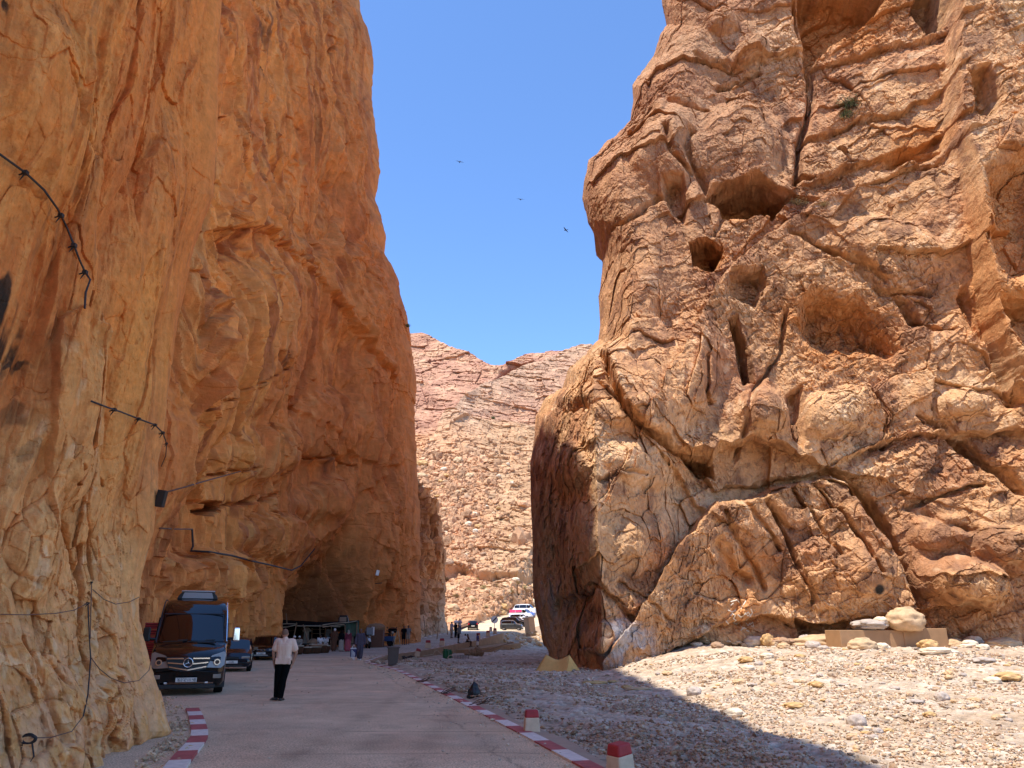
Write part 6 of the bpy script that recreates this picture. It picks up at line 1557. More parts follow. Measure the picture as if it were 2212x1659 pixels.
def seg_digits(mb, text, x0, z0, h, y, w=None, th=None):
    """plain strokes for number plates"""
    SEG = {'0': 'abcdef', '1': 'bc', '2': 'abged', '3': 'abgcd', '4': 'fgbc', '6': 'afgedc', '7': 'abc', '8': 'abcdefg', '|': 'i', 'B': 'abcdefg', 'r': 'eg'}
    w = w or h*.5; t = th or h*.13; x = x0
    for ch in text:
        if ch == ' ': x += w*.5; continue
        L = SEG[ch]
        for s_ in L:
            if s_ == 'a': mb.box((x+w/2, y, z0+h), (w, .004, t))
            if s_ == 'g': mb.box((x+w/2, y, z0+h/2), (w, .004, t))
            if s_ == 'd': mb.box((x+w/2, y, z0), (w, .004, t))
            if s_ == 'b': mb.box((x+w, y, z0+h*.75), (t, .0045, h/2))
            if s_ == 'c': mb.box((x+w, y, z0+h*.25), (t, .0045, h/2))
            if s_ == 'f': mb.box((x, y, z0+h*.75), (t, .0045, h/2))
            if s_ == 'e': mb.box((x, y, z0+h*.25), (t, .0045, h/2))
            if s_ == 'i': mb.box((x+w*.3, y, z0+h*.5), (t, .004, h*1.1))
        x += (w*1.45 if ch != '|' else w*1.0)
def plate(parent, x, y, z, text='', wd=.52, tilt=0, hh=.115):
    p = MB(); p.box((x, y, z), (wd, .018, hh)); o = p.build('number_plate', M['plate_white'], parent, bevel=.006)
    if text:
        t = MB(); n = sum(1.45*.5 if c not in '| ' else (.5 if c == '|' else .25) for c in text)*hh*.62; seg_digits(t, text, x-n/2+.01, z-hh*.31, hh*.62, y-.012); t.build('digits', M['ink'], o)
    return o

def sprinter():
    e = empty('van', at_z(398, 1503, 0)); e.location.z = 0; e.scale = (.98, 1, .955)
    e.rotation_euler = (0, 0, math.radians(20.5)); tag(e, 'large black passenger van with chrome grille parked facing us by the left buttress', 'van')
    S = [(-.02, .80, .34, .92), (.03, .90, .27, 1.02), (.12, .955, .25, 1.10), (.35, .985, .25, 1.22), (.62, .995, .25, 1.31), (.86, 1.0, .25, 1.38), (.90, 1.0, .25, 1.42), (1.10, 1.0, .25, 1.68), (1.30, 1.0, .25, 1.94), (1.48, 1.0, .25, 2.17), (1.60, 1.0, .25, 2.31),
         (1.80, 1.0, .25, 2.48), (2.05, 1.0, .25, 2.60), (2.4, 1.0, .25, 2.67), (3.2, 1.0, .25, 2.70), (4.4, 1.0, .25, 2.70), (5.4, 1.0, .25, 2.69), (5.75, .99, .26, 2.64), (5.86, .96, .30, 2.52)]
    st = [dict(y=a, hw=b, zb=c, zt=d) for a, b, c, d in S]
    def prof(s):
        hw, zb, zt = s['hw'], s['zb'], s['zt']
        def X(z): return hw*(1-.115*max(0, (z-1.1)/1.6)**1.3)
        r = .10 if zt < 1.42 else .10+.10*min(1, (zt-1.4)/1.2); P_ = [(hw*.93, zb), (hw, zb+.10)]
        for t in (.3, .5, .7, .88): z = zb+.10+(zt-r-zb-.10)*t; P_.append((X(z), z))
        zz = zt-r; xx = X(zz); P_ += [(xx, zz), (xx-r*.18, zt-r*.45), (xx-r*.55, zt-r*.14), (xx-r*1.1, zt), (xx*.5, zt+.02), (0, zt+.028)]
        return P_
    rows = loft(st, prof)
    # plan curvature of the nose
    for i, r in enumerate(rows):
        bow = max(0, (1.0-max(0, st[i]['y']-.9)/1.2)) if st[i]['y'] > .9 else 1
        rows[i] = [(x, y+.16*bow*(x/1.0)**2, z) for x, y, z in r]
    n = len(rows[0])
    def cl(i, j, n):
        top = 8 < j < n-10
        if 6 <= i < 10 and top: return 'windscreen'
        if 10 <= i < 11 and top: return 'windscreen'
        return 'body'
    P_ = loft_parts(rows, cl); body = P_['body']; cap_end(body, rows[0]); cap_end(body, rows[-1], True)
    bo = body.build('body', M['black_paint'], e, smooth=True)
    bm_ = bo.modifiers.new('e', 'EDGE_SPLIT'); bm_.split_angle = math.radians(40)
    w = P_['windscreen']; w.v = [(x*1.0, y-.006, z+.006) for x, y, z in w.v]; w.build('windscreen', M['glass_dark'], e, smooth=True)
    fr = MB(); fr.box((0, 1.50, 2.222), (1.66, .03, .02), (.85, 0, 0)); fr.build('windscreen_band', M['black_plastic'], e)
    for sd in (-1, 1):
        X = sd*1.004
        d = MB(); d.add([(X*1.0, 1.12, 1.38), (X*1.0, 2.15, 1.38), (X*.962, 2.15, 2.12), (X*.962, 1.62, 2.12)], [(0, 1, 2, 3)]); o = d.build('side_window', M['glass_side'], e); o.modifiers.new('s', 'SOLIDIFY').thickness = .008
        for y0, y1 in ((2.3, 3.9), (4.0, 5.6)): d = MB(); d.add([(X, y0, 1.40), (X, y1, 1.40), (X*.955, y1, 2.2), (X*.955, y0, 2.2)], [(0, 1, 2, 3)]); o = d.build('side_window', M['glass_side'], e); o.modifiers.new('s', 'SOLIDIFY').thickness = .008
        t = MB(); t.tube([(sd*.955, .93, 1.43), (sd*.925, 1.3, 1.95), (sd*.90, 1.62, 2.33), (sd*.885, 2.0, 2.575), (sd*.88, 2.5, 2.66), (sd*.88, 5.5, 2.68)], .018, 6); t.build('roof_trim', M['chrome'] if sd > 0 else M['black_plastic'], e)
        mi = empty('mirror', (sd*1.18, 1.02, 1.55)); mi.parent = e
        a = MB(); a.tube([(-sd*.22, .0, -.05), (-sd*.08, -.02, -.04), (0, 0, 0)], .035, 6); a.build('arm', M['black_plastic'], mi)
        h = MB(); h.box((sd*.03, -.02, .08), (.20, .13, .40), (0, 0, sd*.15), taper=.9); h.build('housing', M['chrome'] if sd > 0 else M['black_plastic'], mi, bevel=.035, seg=3)
        hl = empty('headlight', (0, 0, 0)); hl.parent = e
        pl = [(.47, .74), (.53, .98), (.60, 1.06), (.90, 1.16), (.965, 1.12), (.95, .80), (.86, .72)]
        g = MB(); V = [Vector((sd*x, -.06+.16*x*x+(z-.74)*.30+.055*max(0, x-.8), z)) for x, z in pl]; Vb = [p+Vector((0, .08, 0)) for p in V]
        g.add(V+Vb, [tuple(range(7)) if sd < 0 else tuple(range(6, -1, -1))]+[(i, (i+1) % 7, (i+1) % 7+7, i+7) for i in range(7)]); g.build('lens', M['lamp_glass'], hl)
        g = MB(); cx = sd*.75; cy = -.06+.16*.5625+.02; g.cyl((cx, cy-.03, .88), (cx, cy+.02, .88), .085, n=18); g.build('bulb_ring', M['chrome'], hl)
        g = MB(); g.cyl((cx, cy-.036, .88), (cx, cy-.03, .88), .055, n=18); g.build('bulb', M['glass_side'], hl)
        f = MB(); f.box((sd*.78, .045, .50), (.22, .03, .11), (0, 0, sd*.25)); f.build('fog_light', M['lamp_glass'], e, bevel=.01)
        f = MB(); f.box((sd*.52, -.02, .34), (.075, .02, .045)); f.build('reflector', M['plate_white'], e, bevel=.004)
        b = MB(); b.box((sd*.55, -.0, .62), (.72, .04, .03), (0, sd*.10, sd*.14)); b.build('bumper_crease', M['black_paint'], e, bevel=.01)
    g = MB(); V = [(-.60, -.045+.05, 1.02), (.60, .005, 1.02), (.47, -.03, .70), (.2, -.05, .645), (-.2, -.05, .645), (-.47, -.03, .70)]
    gr = MB(); gr.add([(x, y-.012, z) for x, y, z in V], [(0, 1, 2, 3, 4, 5)]); gr.build('grille', M['black_plastic'], e)
    for z, hw, drop in ((.985, .55, .0), (.875, .52, .035), (.765, .48, .09)):
        for sd in (-1, 1):
            b = MB(); t0 = (0 if drop > .05 else .12); pts_ = [(sd*(t0+(hw-t0)*u), -.075+.10*(t0+(hw-t0)*u)**2, z-drop*(1-u)) for u in (0, .35, .7, 1)]
            for (x0, y0, z0), (x1, y1, z1) in zip(pts_[:-1], pts_[1:]): b.add([(x0, y0, z0-.016), (x1, y1, z1-.016), (x1, y1, z1+.016), (x0, y0, z0+.016), (x0, y0+.03, z0+.016), (x1, y1+.03, z1+.016)], [(0, 1, 2, 3) if sd > 0 else (3, 2, 1, 0), (3, 2, 5, 4) if sd > 0 else (4, 5, 2, 3)])
            b.build('grille_bar', M['chrome'], e)
    em = empty('emblem', (0, -.105, .875)); em.parent = e
    r = MB(); V = []; n_ = 28
    for i in range(n_):
        a = 2*math.pi*i/n_
        for j in range(6): q = 2*math.pi*j/6; V.append(((.118+.014*math.cos(q))*math.cos(a), .014*math.sin(q), (.118+.014*math.cos(q))*math.sin(a)))
    r.add(V, [(i*6+j, i*6+(j+1) % 6, ((i+1) % n_)*6+(j+1) % 6, ((i+1) % n_)*6+j) for i in range(n_) for j in range(6)]); r.build('ring', M['chrome'], em, smooth=True)
    sr = MB()
    for k_ in range(3):
        a = math.pi/2+k_*2*math.pi/3; d = Vector((math.cos(a), 0, math.sin(a))); pe = Vector((-d.z, 0, d.x)); sr.add([d*.112, pe*.013-d*.004, -pe*.013-d*.004, Vector((0, -.012, 0))], [(0, 1, 3), (0, 3, 2), (0, 2, 1)])
    sr.build('star', M['chrome'], em)
    plate(e, 0, -.065, .42, '76372 ||| 48', .54)
    lo = MB(); lo.box((0, .02, .24), (1.5, .06, .12)); lo.build('air_dam', M['black_plastic'], e, bevel=.02)
    for i, (x0, x1) in enumerate(((-.1, .62), (-.75, -.12))):
        wi = MB(); wi.cyl((x0, .86, 1.425), (x1, .90, 1.455), .012, n=5); wi.cyl((x1-.25, .88, 1.47), (x1+.02, .93, 1.485), .01, n=5); wi.build('wiper', M['black_plastic'], e)
    c = MB(); c.box((.42, .80, 1.40), (.5, .05, .02), (.3, 0, 0)); c.build('cowl_vent', M['black_plastic'], e)
    rv = MB(); rv.box((0, 1.50, 2.06), (.26, .05, .10)); rv.build('sensor_housing', M['black_plastic'], e)
    ac = empty('roof_unit', (0, 0, 0)); ac.parent = e
    a = MB(); a.prism([(-.60, 2.69), (-.56, 2.80), (-.48, 2.90), (-.38, 2.93), (.38, 2.93), (.48, 2.90), (.56, 2.80), (.60, 2.69)], 1.2, Matrix.Translation((0, 3.1, 0)) @ Matrix.Identity(4)); a.build('shell', M['black_plastic'], ac, bevel=.02)
    a = MB(); a.prism([(-.46, 2.72), (-.40, 2.90), (.40, 2.90), (.46, 2.72)], .04, Matrix.Translation((0, 2.49, 0))); a.build('front_panel', M['panel_grey'], ac)
    a = MB(); a.prism([(-.50, 2.935), (-.48, 2.965), (.48, 2.965), (.50, 2.935)], 1.0, Matrix.Translation((0, 3.1, 0))); a.build('top', M['silver_paint'], ac, bevel=.01)
    for x, y, sd in ((.86, 1.0, 1), (-.86, 1.0, -1), (.86, 4.6, 1), (-.86, 4.6, -1)): wheel(e, x, y, .345, .24, 'rim_grey', sd)
    for sd in (-1, 1): ar = MB(); ar.box((sd*.86, 1.0, .42), (.30, .86, .5)); ar.build('wheel_arch', M['black_plastic'], e)
    return e
VAN = sprinter()

def car(loc, rz, paint, label, L=4.0, W=1.70, H=1.45, kind='hatch', face='front', group=None, name='car', lights='lamp_glass', ptext='', rim='rim_grey', amber=False, kidney=False, panel=None):
    e = empty(name, loc, rz); tag(e, label, 'van' if name == 'van' else 'car', group); hw = W/2
    hood = {'hatch': .27, 'sedan': .29, 'suv': .26, 'vanlet': .17}[kind]; bz = {'hatch': .62, 'sedan': .60, 'suv': .62, 'vanlet': .60}[kind]
    zb = .20; zs = H*bz; tail = {'hatch': .985, 'sedan': .80, 'suv': .985, 'vanlet': .99}[kind]
    # y, half width factor, belt height, roof height, roof half width
    S = [(0.0, .80, .52*H/1.45, .54*H/1.45, .60), (.015, .93, .60*H/1.45, .64*H/1.45, .68), (.05, .98, zs*.84, zs*.87, .74), (hood*.6, 1, zs*.93, zs*.96, .78), (hood, 1, zs, zs+.04, .80), (hood+.06, 1, zs+.02, zs+.18*H, .80), (hood+.115, 1, zs+.02, H*.93, .76),
         (hood+.17, 1, zs+.02, H*.985, .74), (.50, 1, zs+.03, H, .74), (.68, 1, zs+.03, H*.985, .73)]
    if kind == 'sedan': S += [(.74, 1, zs+.03, H*.95, .72), (.83, 1, zs+.03, zs+.10, .78), (.93, .99, zs, zs+.05, .78), (.985, .95, zs*.95, zs, .76), (1.0, .88, zs*.85, zs*.88, .70)]
    else: S += [(.84, 1, zs+.03, H*.96, .72), (.92, 1, zs+.02, H*.90, .70), (.965, .99, zs+.0, zs+.16, .74), (.99, .96, zs*.97, zs+.02, .76), (1.0, .9, zs*.82, zs*.86, .70)]
    st = [dict(y=a*L, hw=b*hw, zbelt=c, zr=d, hr=f*hw) for a, b, c, d, f in S]
    def prof(s):
        cab = s['zr']-s['zbelt']; z1 = s['zbelt']; x1 = s['hw']*.985
        return [(s['hw']*.90, zb), (s['hw']*.985, zb+.10), (s['hw'], zb+(z1-zb)*.5), (x1, z1-.03), (x1*.97, z1), (lerp(x1*.97, s['hr'], .86), z1+cab*.84), (s['hr']*.93, z1+cab*.96), (s['hr']*.6, s['zr']+.008), (0, s['zr']+.015)]
    rows = loft(st, prof)
    for i, r in enumerate(rows):
        y0 = st[i]['y']; bf = max(0, 1-y0/(.2*L)); bb = max(0, 1-(L-y0)/(.12*L)); rows[i] = [(x, y+(.13*bf-.08*bb)*(x/hw)**2, z) for x, y, z in r]
    ic = [i for i, s in enumerate(S)]
    fw = (4, 6); rear = (len(S)-4, len(S)-3) if kind != 'sedan' else (10, 11)
    def cl(i, j, n):
        side = j in (4, n-6); top = 5 <= j <= n-7 or (side)
        if fw[0] <= i < fw[1]+0 and (5 <= j <= n-7): return 'windscreen'
        if rear[0] <= i < rear[1] and (5 <= j <= n-7): return 'rear_window'
        if side and 5 <= i < len(S)-4: return 'side_windows'
        return 'body'
    P_ = loft_parts(rows, cl); b = P_['body']; cap_end(b, rows[0]); cap_end(b, rows[-1], True)
    o = b.build('body', M[paint], e, smooth=True); m_ = o.modifiers.new('e', 'EDGE_SPLIT'); m_.split_angle = math.radians(32)
    for k_ in ('windscreen', 'rear_window', 'side_windows'):
        if k_ in P_: P_[k_].build(k_, M['glass_dark'], e, smooth=True)
    for sd in (-1, 1):
        for f_ in ((.47,) if kind != 'vanlet' else (.40, .70)): pil = MB(); x = hw*.955; pil.tube([(sd*x, f_*L, zs), (sd*(x*.86), f_*L, H*.95)], .03, 4); pil.build('pillar', M[paint], e)
    if panel:
        for sd in (-1, 1): p_ = MB(); p_.add([(sd*hw*1.005, .42*L, .45), (sd*hw*1.005, .95*L, .45), (sd*hw*.84, .95*L, H*.92), (sd*hw*.84, .42*L, H*.92)], [(0, 1, 2, 3)]); o_ = p_.build('side_panel', M[panel], e); o_.modifiers.new('s', 'SOLIDIFY').thickness = .02
    fz = .60*H/1.45
    for sd in (-1, 1):
        l_ = MB(); l_.box((sd*hw*.68, .045*L*.6, fz), (hw*.42, .05, .13*H/1.45), (.15, 0, sd*.28)); l_.build('headlight', M[lights], e, bevel=.015)
        if amber: a_ = MB(); a_.box((sd*hw*.92, .08, fz), (hw*.14, .05, .10), (.1, 0, sd*.6)); a_.build('indicator', M['amber'], e, bevel=.01)
        t_ = MB(); t_.box((sd*hw*.80, L-.045-.04, .62*H if kind != 'sedan' else .50*H), (hw*.24, .06, .26 if kind != 'sedan' else .13), (0, 0, -sd*.25)); t_.build('tail_light', M['red_lamp'], e, bevel=.015)
        mi = MB(); mi.box((sd*(hw+.10), hood*L+.28, zs+.06), (.18, .09, .13), (0, 0, sd*.2)); mi.cyl((sd*(hw-.04), hood*L+.30, zs+.0), (sd*(hw+.06), hood*L+.30, zs+.04), .02, n=5); mi.build('mirror', M[paint], e, bevel=.02)
    g = MB(); g.box((0, -.004, fz-.01), (hw*.72, .02, .10)); g.build('grille', M['black_plastic'], e, bevel=.01)
    if kidney:
        for sd in (-1, 1):
            k2 = MB(); k2.tube([(sd*.03, -.02, fz+.06), (sd*.19, -.02, fz+.055), (sd*.21, -.02, fz), (sd*.17, -.02, fz-.055), (sd*.05, -.02, fz-.06), (sd*.02, -.02, fz), (sd*.03, -.02, fz+.06)], .012, 5); k2.build('grille_surround', M['chrome'], e)
        k2 = MB(); k2.box((0, -.008, .30), (hw*.9, .02, .03)); k2.build('air_intake_trim', M['plate_white'], e)
    bb = MB(); bb.box((0, .035, .36), (hw*1.60, .06, .05)); bb.box((0, .03, .25), (hw*1.1, .06, .10)); bb.build('bumper_strip', M['black_plastic'], e, bevel=.01)
    plate(e, 0, -.03, .40, ptext); r_p = MB(); r_p.box((0, L+.0, .62), (.52, .02, .12)); r_p.build('number_plate', M['plate_white'], e)
    ws = MB(); ws.cyl((-.3*hw, hood*L+.08, zs+.06), (.5*hw, hood*L+.12, zs+.09), .01, n=4); ws.build('wiper', M['black_plastic'], e)
    R = .30 if kind != 'suv' else .35
    for sd in (-1, 1):
        for y in (.17*L, .82*L): wheel(e, sd*(hw-.10), y, R, .19, rim, sd)
    for sd in (-1, 1):
        for y in (.17*L, .82*L): ar = MB(); V = [(sd*(hw+.004), y+(R+.05)*math.cos(t*math.pi/10), R+(R+.05)*math.sin(t*math.pi/10)) for t in range(11)]; ar.add(V, [tuple(range(11))]); ar.build('wheel_arch', M['black_plastic'], e)
    return e
# two cars behind the van
a = Vector(at_z(497, 1452, 0)); 
car((a.x, a.y, 0), math.radians(17), 'navy_paint', 'dark navy hatchback parked directly behind the black van', 3.9, 1.64, 1.38, 'hatch', ptext='|||20')
a = Vector(at_z(566, 1427, 0)); car((a.x-.1, a.y, 0), math.radians(8), 'black_paint', 'black saloon with twin oval grilles parked third behind the van', 4.4, 1.72, 1.38, 'sedan', ptext='8 1003', amber=True, kidney=True)
# driver seen through the van's windscreen is left to the glass reflections; far cars in the sun
def gz(x, y): return floor_z(x, y, 12)
def farcar(qx, Y, rz, *a, **k):
    kx = float(slopes(qx, 1350)[0]); x = kx*Y; return car((x, Y, gz(x, Y)), rz, *a, **k)
kx = float(slopes(1018.5, 1350)[0]); Y = 128.0
o = car((kx*Y, Y+4.0, float(road_z(Y+2))), math.pi+.06, 'black_paint', 'black hatchback driving away along the sunlit road', 3.7, 1.68, 1.50, 'hatch')
# parked nose to the right, in a row climbing the road
def parked(q_tail, q_y, Y, ang, *a, **k):
    kx, m_ = slopes(q_tail, q_y); x = float(kx)*Y; o = car((x, Y, gz(x+1.5, Y)+.02), ang, *a, **k); L = k.get('L', 4.0) if 'L' in k else a[2]
    # local front is -y: turn so that the front points right
    return o
for q_front, Y, ang, args, kw in [
 (1130, 127.5, 1.42, ('dark_grey_paint', 'dark grey hatchback parked side on, nearest of the sunlit row', 3.65, 1.64, 1.50, 'hatch'), dict(rim='silver_paint')),
 (1129, 131.5, 1.38, ('dark_grey_paint', 'grey hatchback half hidden behind the nearest parked one', 3.7, 1.62, 1.45, 'hatch'), {}),
 (1137, 137, 1.32, ('black_paint', 'black estate car third in the sunlit row', 4.5, 1.75, 1.60, 'suv'), {}),
 (1140, 141, 1.32, ('navy_paint', 'dark car just behind the black estate in the row', 4.2, 1.72, 1.45, 'hatch'), {}),
 (1149, 148, 1.3, ('white_paint', 'white hatchback in the middle of the sunlit row', 4.3, 1.74, 1.50, 'hatch'), {}),
 (1150, 156, 1.25, ('white_paint', 'white van with a magenta side panel in the sunlit row', 4.6, 1.85, 1.95, 'vanlet'), dict(panel='magenta_paint', name='van')),
 (1156, 162, 1.2, ('blue_paint', 'blue car at the right end of the sunlit row', 4.2, 1.74, 1.60, 'hatch'), {}),
 (1160, 170, 1.2, ('white_paint', 'white van farthest up the row of parked vehicles', 5.2, 1.9, 2.2, 'vanlet'), dict(name='van'))]:
    kx = float(slopes(q_front, 1345)[0]); x = kx*Y; L_ = args[2]; cx = x-L_/2*math.sin(ang); z = max(gz(cx, Y), float(road_z(Y)))
    car((x, Y, z+.01), ang, *args, **kw)
# ================================================================== stalls in the cave and things along the wall
def pole(name, q0, q1, Y0, Y1, r, mat, parent):
    a = Vector(at_y(*q0, Y0)); b = Vector(at_y(*q1, Y1)); mb = MB(); m_ = a.lerp(b, .5)+Vector((random.uniform(-.05, .05), 0, random.uniform(-.05, .05)))
    mb.tube([a-parent.location, m_-parent.location, b-parent.location], [r, r*.9, r*.8], 6); return mb.build(name, M[mat], parent)
st = empty('market_stall', put(640, 68)); tag(st, 'dark open stall of crooked poles in the left half of the cave', 'stall')
for q0, q1, Y in [((632,1395),(641,1345),67),((666,1392),(655,1349),67),((693,1400),(691,1350),68),((620,1347),(618,1325),69),((602,1400),(600,1350),70)]: pole('pole', q0, q1, Y, Y, .055, 'wood', st)
for q0, q1, Y in [((600,1349),(642,1348),67.5),((598,1356),(640,1350),67.5),((642,1352),(735,1354),67.5)]: pole('rail', q0, q1, Y, Y, .04, 'wood_pale', st)
for q0, q1, Y in [((602,1362),(634,1362),69),((612,1366),(640,1360),69)]: pole('rail', q0, q1, Y, Y, .025, 'cable_brown', st)
def sheet(pts, mat, parent, name, sag=.0, nx=10, nz=6, fold=.04, seed=0):
    a, b, c, d = [Vector(p)-parent.location for p in pts]; mb = MB()
    for i in range(nx+1):
        for j in range(nz+1):
            u, v = i/nx, j/nz; p = a.lerp(b, u).lerp(d.lerp(c, u), v); p = p+Vector((0, fold*math.sin(u*19+seed)+fold*.6*math.sin(u*7+v*3), -sag*math.sin(math.pi*u)*math.sin(math.pi*v))); mb.v.append(tuple(p))
    for i in range(nx):
        for j in range(nz): k_ = i*(nz+1)+j; mb.f.append((k_, k_+nz+1, k_+nz+2, k_+1)); mb.m.append(0)
    o = mb.build(name, M[mat], parent, smooth=True); o.modifiers.new('s', 'SOLIDIFY').thickness = .015; return o
sheet([at_y(597,1338,70.5), at_y(700,1344,70.5), at_y(700,1392,70.5), at_y(597,1398,70.5)], 'cloth_black', st, 'back_cloth', fold=.1)
sheet([at_y(596,1338,70.5), at_y(700,1345,70.5), at_y(703,1352,67.6), at_y(594,1352,67.6)], 'cloth_black', st, 'roof_cloth', sag=.2, fold=.05)
s2 = empty('market_stall', put(735, 69)); tag(s2, 'dark stall with a green side sheet in the right half of the cave', 'stall')
for q0, q1, Y in [((744,1398),(745,1350),67.5),((770,1395),(771,1345),68),((716,1398),(716,1352),68)]: pole('pole', q0, q1, Y, Y, .05, 'wood', s2)
for q0, q1, Y in [((697,1350),(745,1345),67.3),((697,1355),(744,1349),67.4),((745,1345),(771,1341),67.6)]: pole('rail', q0, q1, Y, Y, .04, 'wood_pale', s2)
sheet([at_y(700,1345,71.5), at_y(776,1341,71.5), at_y(776,1392,71.5), at_y(700,1394,71.5)], 'cloth_black', s2, 'back_cloth', fold=.1)
sheet([at_y(699,1344,71.5), at_y(776,1340,71.5), at_y(772,1344,67.8), at_y(697,1351,67.5)], 'cloth_black', s2, 'roof_cloth', sag=.15, fold=.05)
sheet([at_y(746,1345,67.7), at_y(774,1341,68.3), at_y(776,1374,68.3), at_y(747,1376,67.7)], 'tarp_green', s2, 'side_sheet', fold=.08)
sheet([at_y(722,1350,67.6), at_y(744,1347,67.6), at_y(744,1353,67.6), at_y(722,1356,67.6)], 'tarp_green', s2, 'valance', fold=.03)
# lamp on the roof of the green stall
p = Vector(at_y(742, 1338, 68.5)); e = empty('floodlight', p); mb = MB(); mb.prism([(-.40, -.25), (-.42, .1), (-.28, .34), (.28, .34), (.42, .05), (.46, -.25)], .3); mb.build('housing', M['steel_dark'], e, bevel=.03)
mb = MB(); mb.box((-.02, -.17, .0), (.56, .03, .38)); mb.build('lens', M['lamp_glass'], e, bevel=.02); tag(e, 'box shaped floodlight on top of the green sheeted stall', 'lamp')
# bright orange goods inside, plain colour
p = Vector(at_y(735, 1371, 70.8)); e = empty('display_board', p); mb = MB(); mb.box((0, 0, 0), (1.35, .05, .75)); mb.build('board', M['rust'], e); mb = MB()
for i in range(4): mb.box((-.45+i*.3, -.035, .05+.05*(i % 2)), (.2, .03, .3))
mb.build('picture', M['orange_bright'], e); tag(e, 'board of bright orange goods at the back of the green sheeted stall', 'board')
# hanging robes
for qx, qy, Y, m_, lab in [(662, 1372, 69, 'cloth_khaki', 'pale robe hanging behind the seated men'), (657, 1370, 69.5, 'cloth_brown', 'brown robe hanging next to the pale one'), (758, 1376, 69.5, 'cloth_khaki', 'pale striped cloth hanging beside the green sheet')]:
    p = Vector(at_y(qx, qy, Y)); mb = MB(); mb.prism([(-.12, .62), (-.38, .40), (-.30, .25), (-.2, .35), (-.26, -.75), (.26, -.75), (.2, .35), (.30, .25), (.38, .40), (.12, .62)], .10); o = mb.build('hanging_robe', M[m_], None, bevel=.03); o.location = p; tag(o, lab, 'robe')
# drums and baskets
def drum(qx, Y, r, h, label, top='wood_pale', side='basket'):
    e = empty('drum', put(qx, Y)); b = MB(); b.lathe([(r*.75, 0), (r*.95, h*.25), (r*1.02, h*.6), (r, h*.92)], n=18); b.build('shell', M[side], e, smooth=True)
    t = MB(); t.lathe([(r*1.08, h*.90), (r*1.12, h*.95), (r*1.05, h), (.01, h+.015)], n=18); t.build('skin', M[top], e); tag(e, label, 'drum', 'drums set out before the cave stalls'); return e
for i, (qx, Y, r, h, lab) in enumerate([(645, 59.5, .36, .62, 'tallest drum stool, in front of the seated men'), (663, 60.5, .33, .48, 'second drum from the left with a pale skin'), (671, 60.8, .36, .50, 'third drum from the left, wide and pale topped'), (683, 61, .38, .50, 'dark drum beneath the folded cloth'),
                                   (696, 62, .34, .62, 'drum left of the brown robed figure'), (702.5, 62.6, .36, .55, 'drum touching the brown robed figure'), (675, 64, .35, .6, 'drum standing behind the front row'), (690, 65, .32, .55, 'small drum behind the front row')]): drum(qx, Y, r, h, lab)
p = put(684, 61); mb = MB(); mb.ell((0, 0, .56), (.48, .3, .07), 14, 7); o = mb.build('folded_cloth', M['sack']); o.location = p; tag(o, 'folded ochre cloth lying on a drum', 'cloth')
p = put(655, 62); mb = MB(); mb.ell((0, 0, .0), (.55, .5, .5), 14, 8); mb.ell((.7, 0, -.1), (.4, .4, .35), 12, 7); o = remeshed(mb, 'sack', M['sack'], .05, None, 1, (.05, 4, 4)); o.location = put(676, 66)+Vector((0, 0, .45)); tag(o, 'bulging brown sack behind the drums', 'sack')
e = empty('table', put(655, 60.5)); mb = MB(); mb.box((0, 0, .66), (1.3, .5, .05)); mb.build('tabletop', M['cloth_black'], e)
for sx in (-1, 1):
    for sy in (-1, 1): mb = MB(); mb.box((sx*.55, sy*.2, .32), (.05, .05, .64)); mb.build('leg', M['wood'], e)
e.location = put(649, 62.5); tag(e, 'low black topped table between the seated men', 'table')
e = empty('table', put(701, 68)); mb = MB(); mb.box((0, 0, .95), (1.2, .6, .05)); mb.build('tabletop', M['cloth_white'], e)
for sx in (-1, 1):
    for sy in (-1, 1): mb = MB(); mb.box((sx*.5, sy*.24, .47), (.05, .05, .94)); mb.build('leg', M['wood'], e)
tag(e, 'white topped table in the shadow of the left stall', 'table')
e = empty('shelf', put(686, 69.8)); 
for z in (1.25, 1.6): mb = MB(); mb.box((0, 0, z), (1.2, .3, .04)); mb.build('board', M['wood'], e)
for sx in (-1, 1): mb = MB(); mb.box((sx*.58, 0, .85), (.05, .25, 1.7)); mb.build('upright', M['wood'], e)
tag(e, 'two tier shelf at the back of the left stall', 'shelf')
e = empty('bench', put(766, 66)); mb = MB(); mb.box((0, 0, .55), (1.0, .4, .06)); mb.build('seat', M['steel_dark'], e)
for sx in (-1, 1): mb = MB(); mb.box((sx*.42, 0, .27), (.06, .34, .54)); mb.build('leg', M['steel_dark'], e)
tag(e, 'small dark bench between the pink skirted woman and the robed man', 'bench')
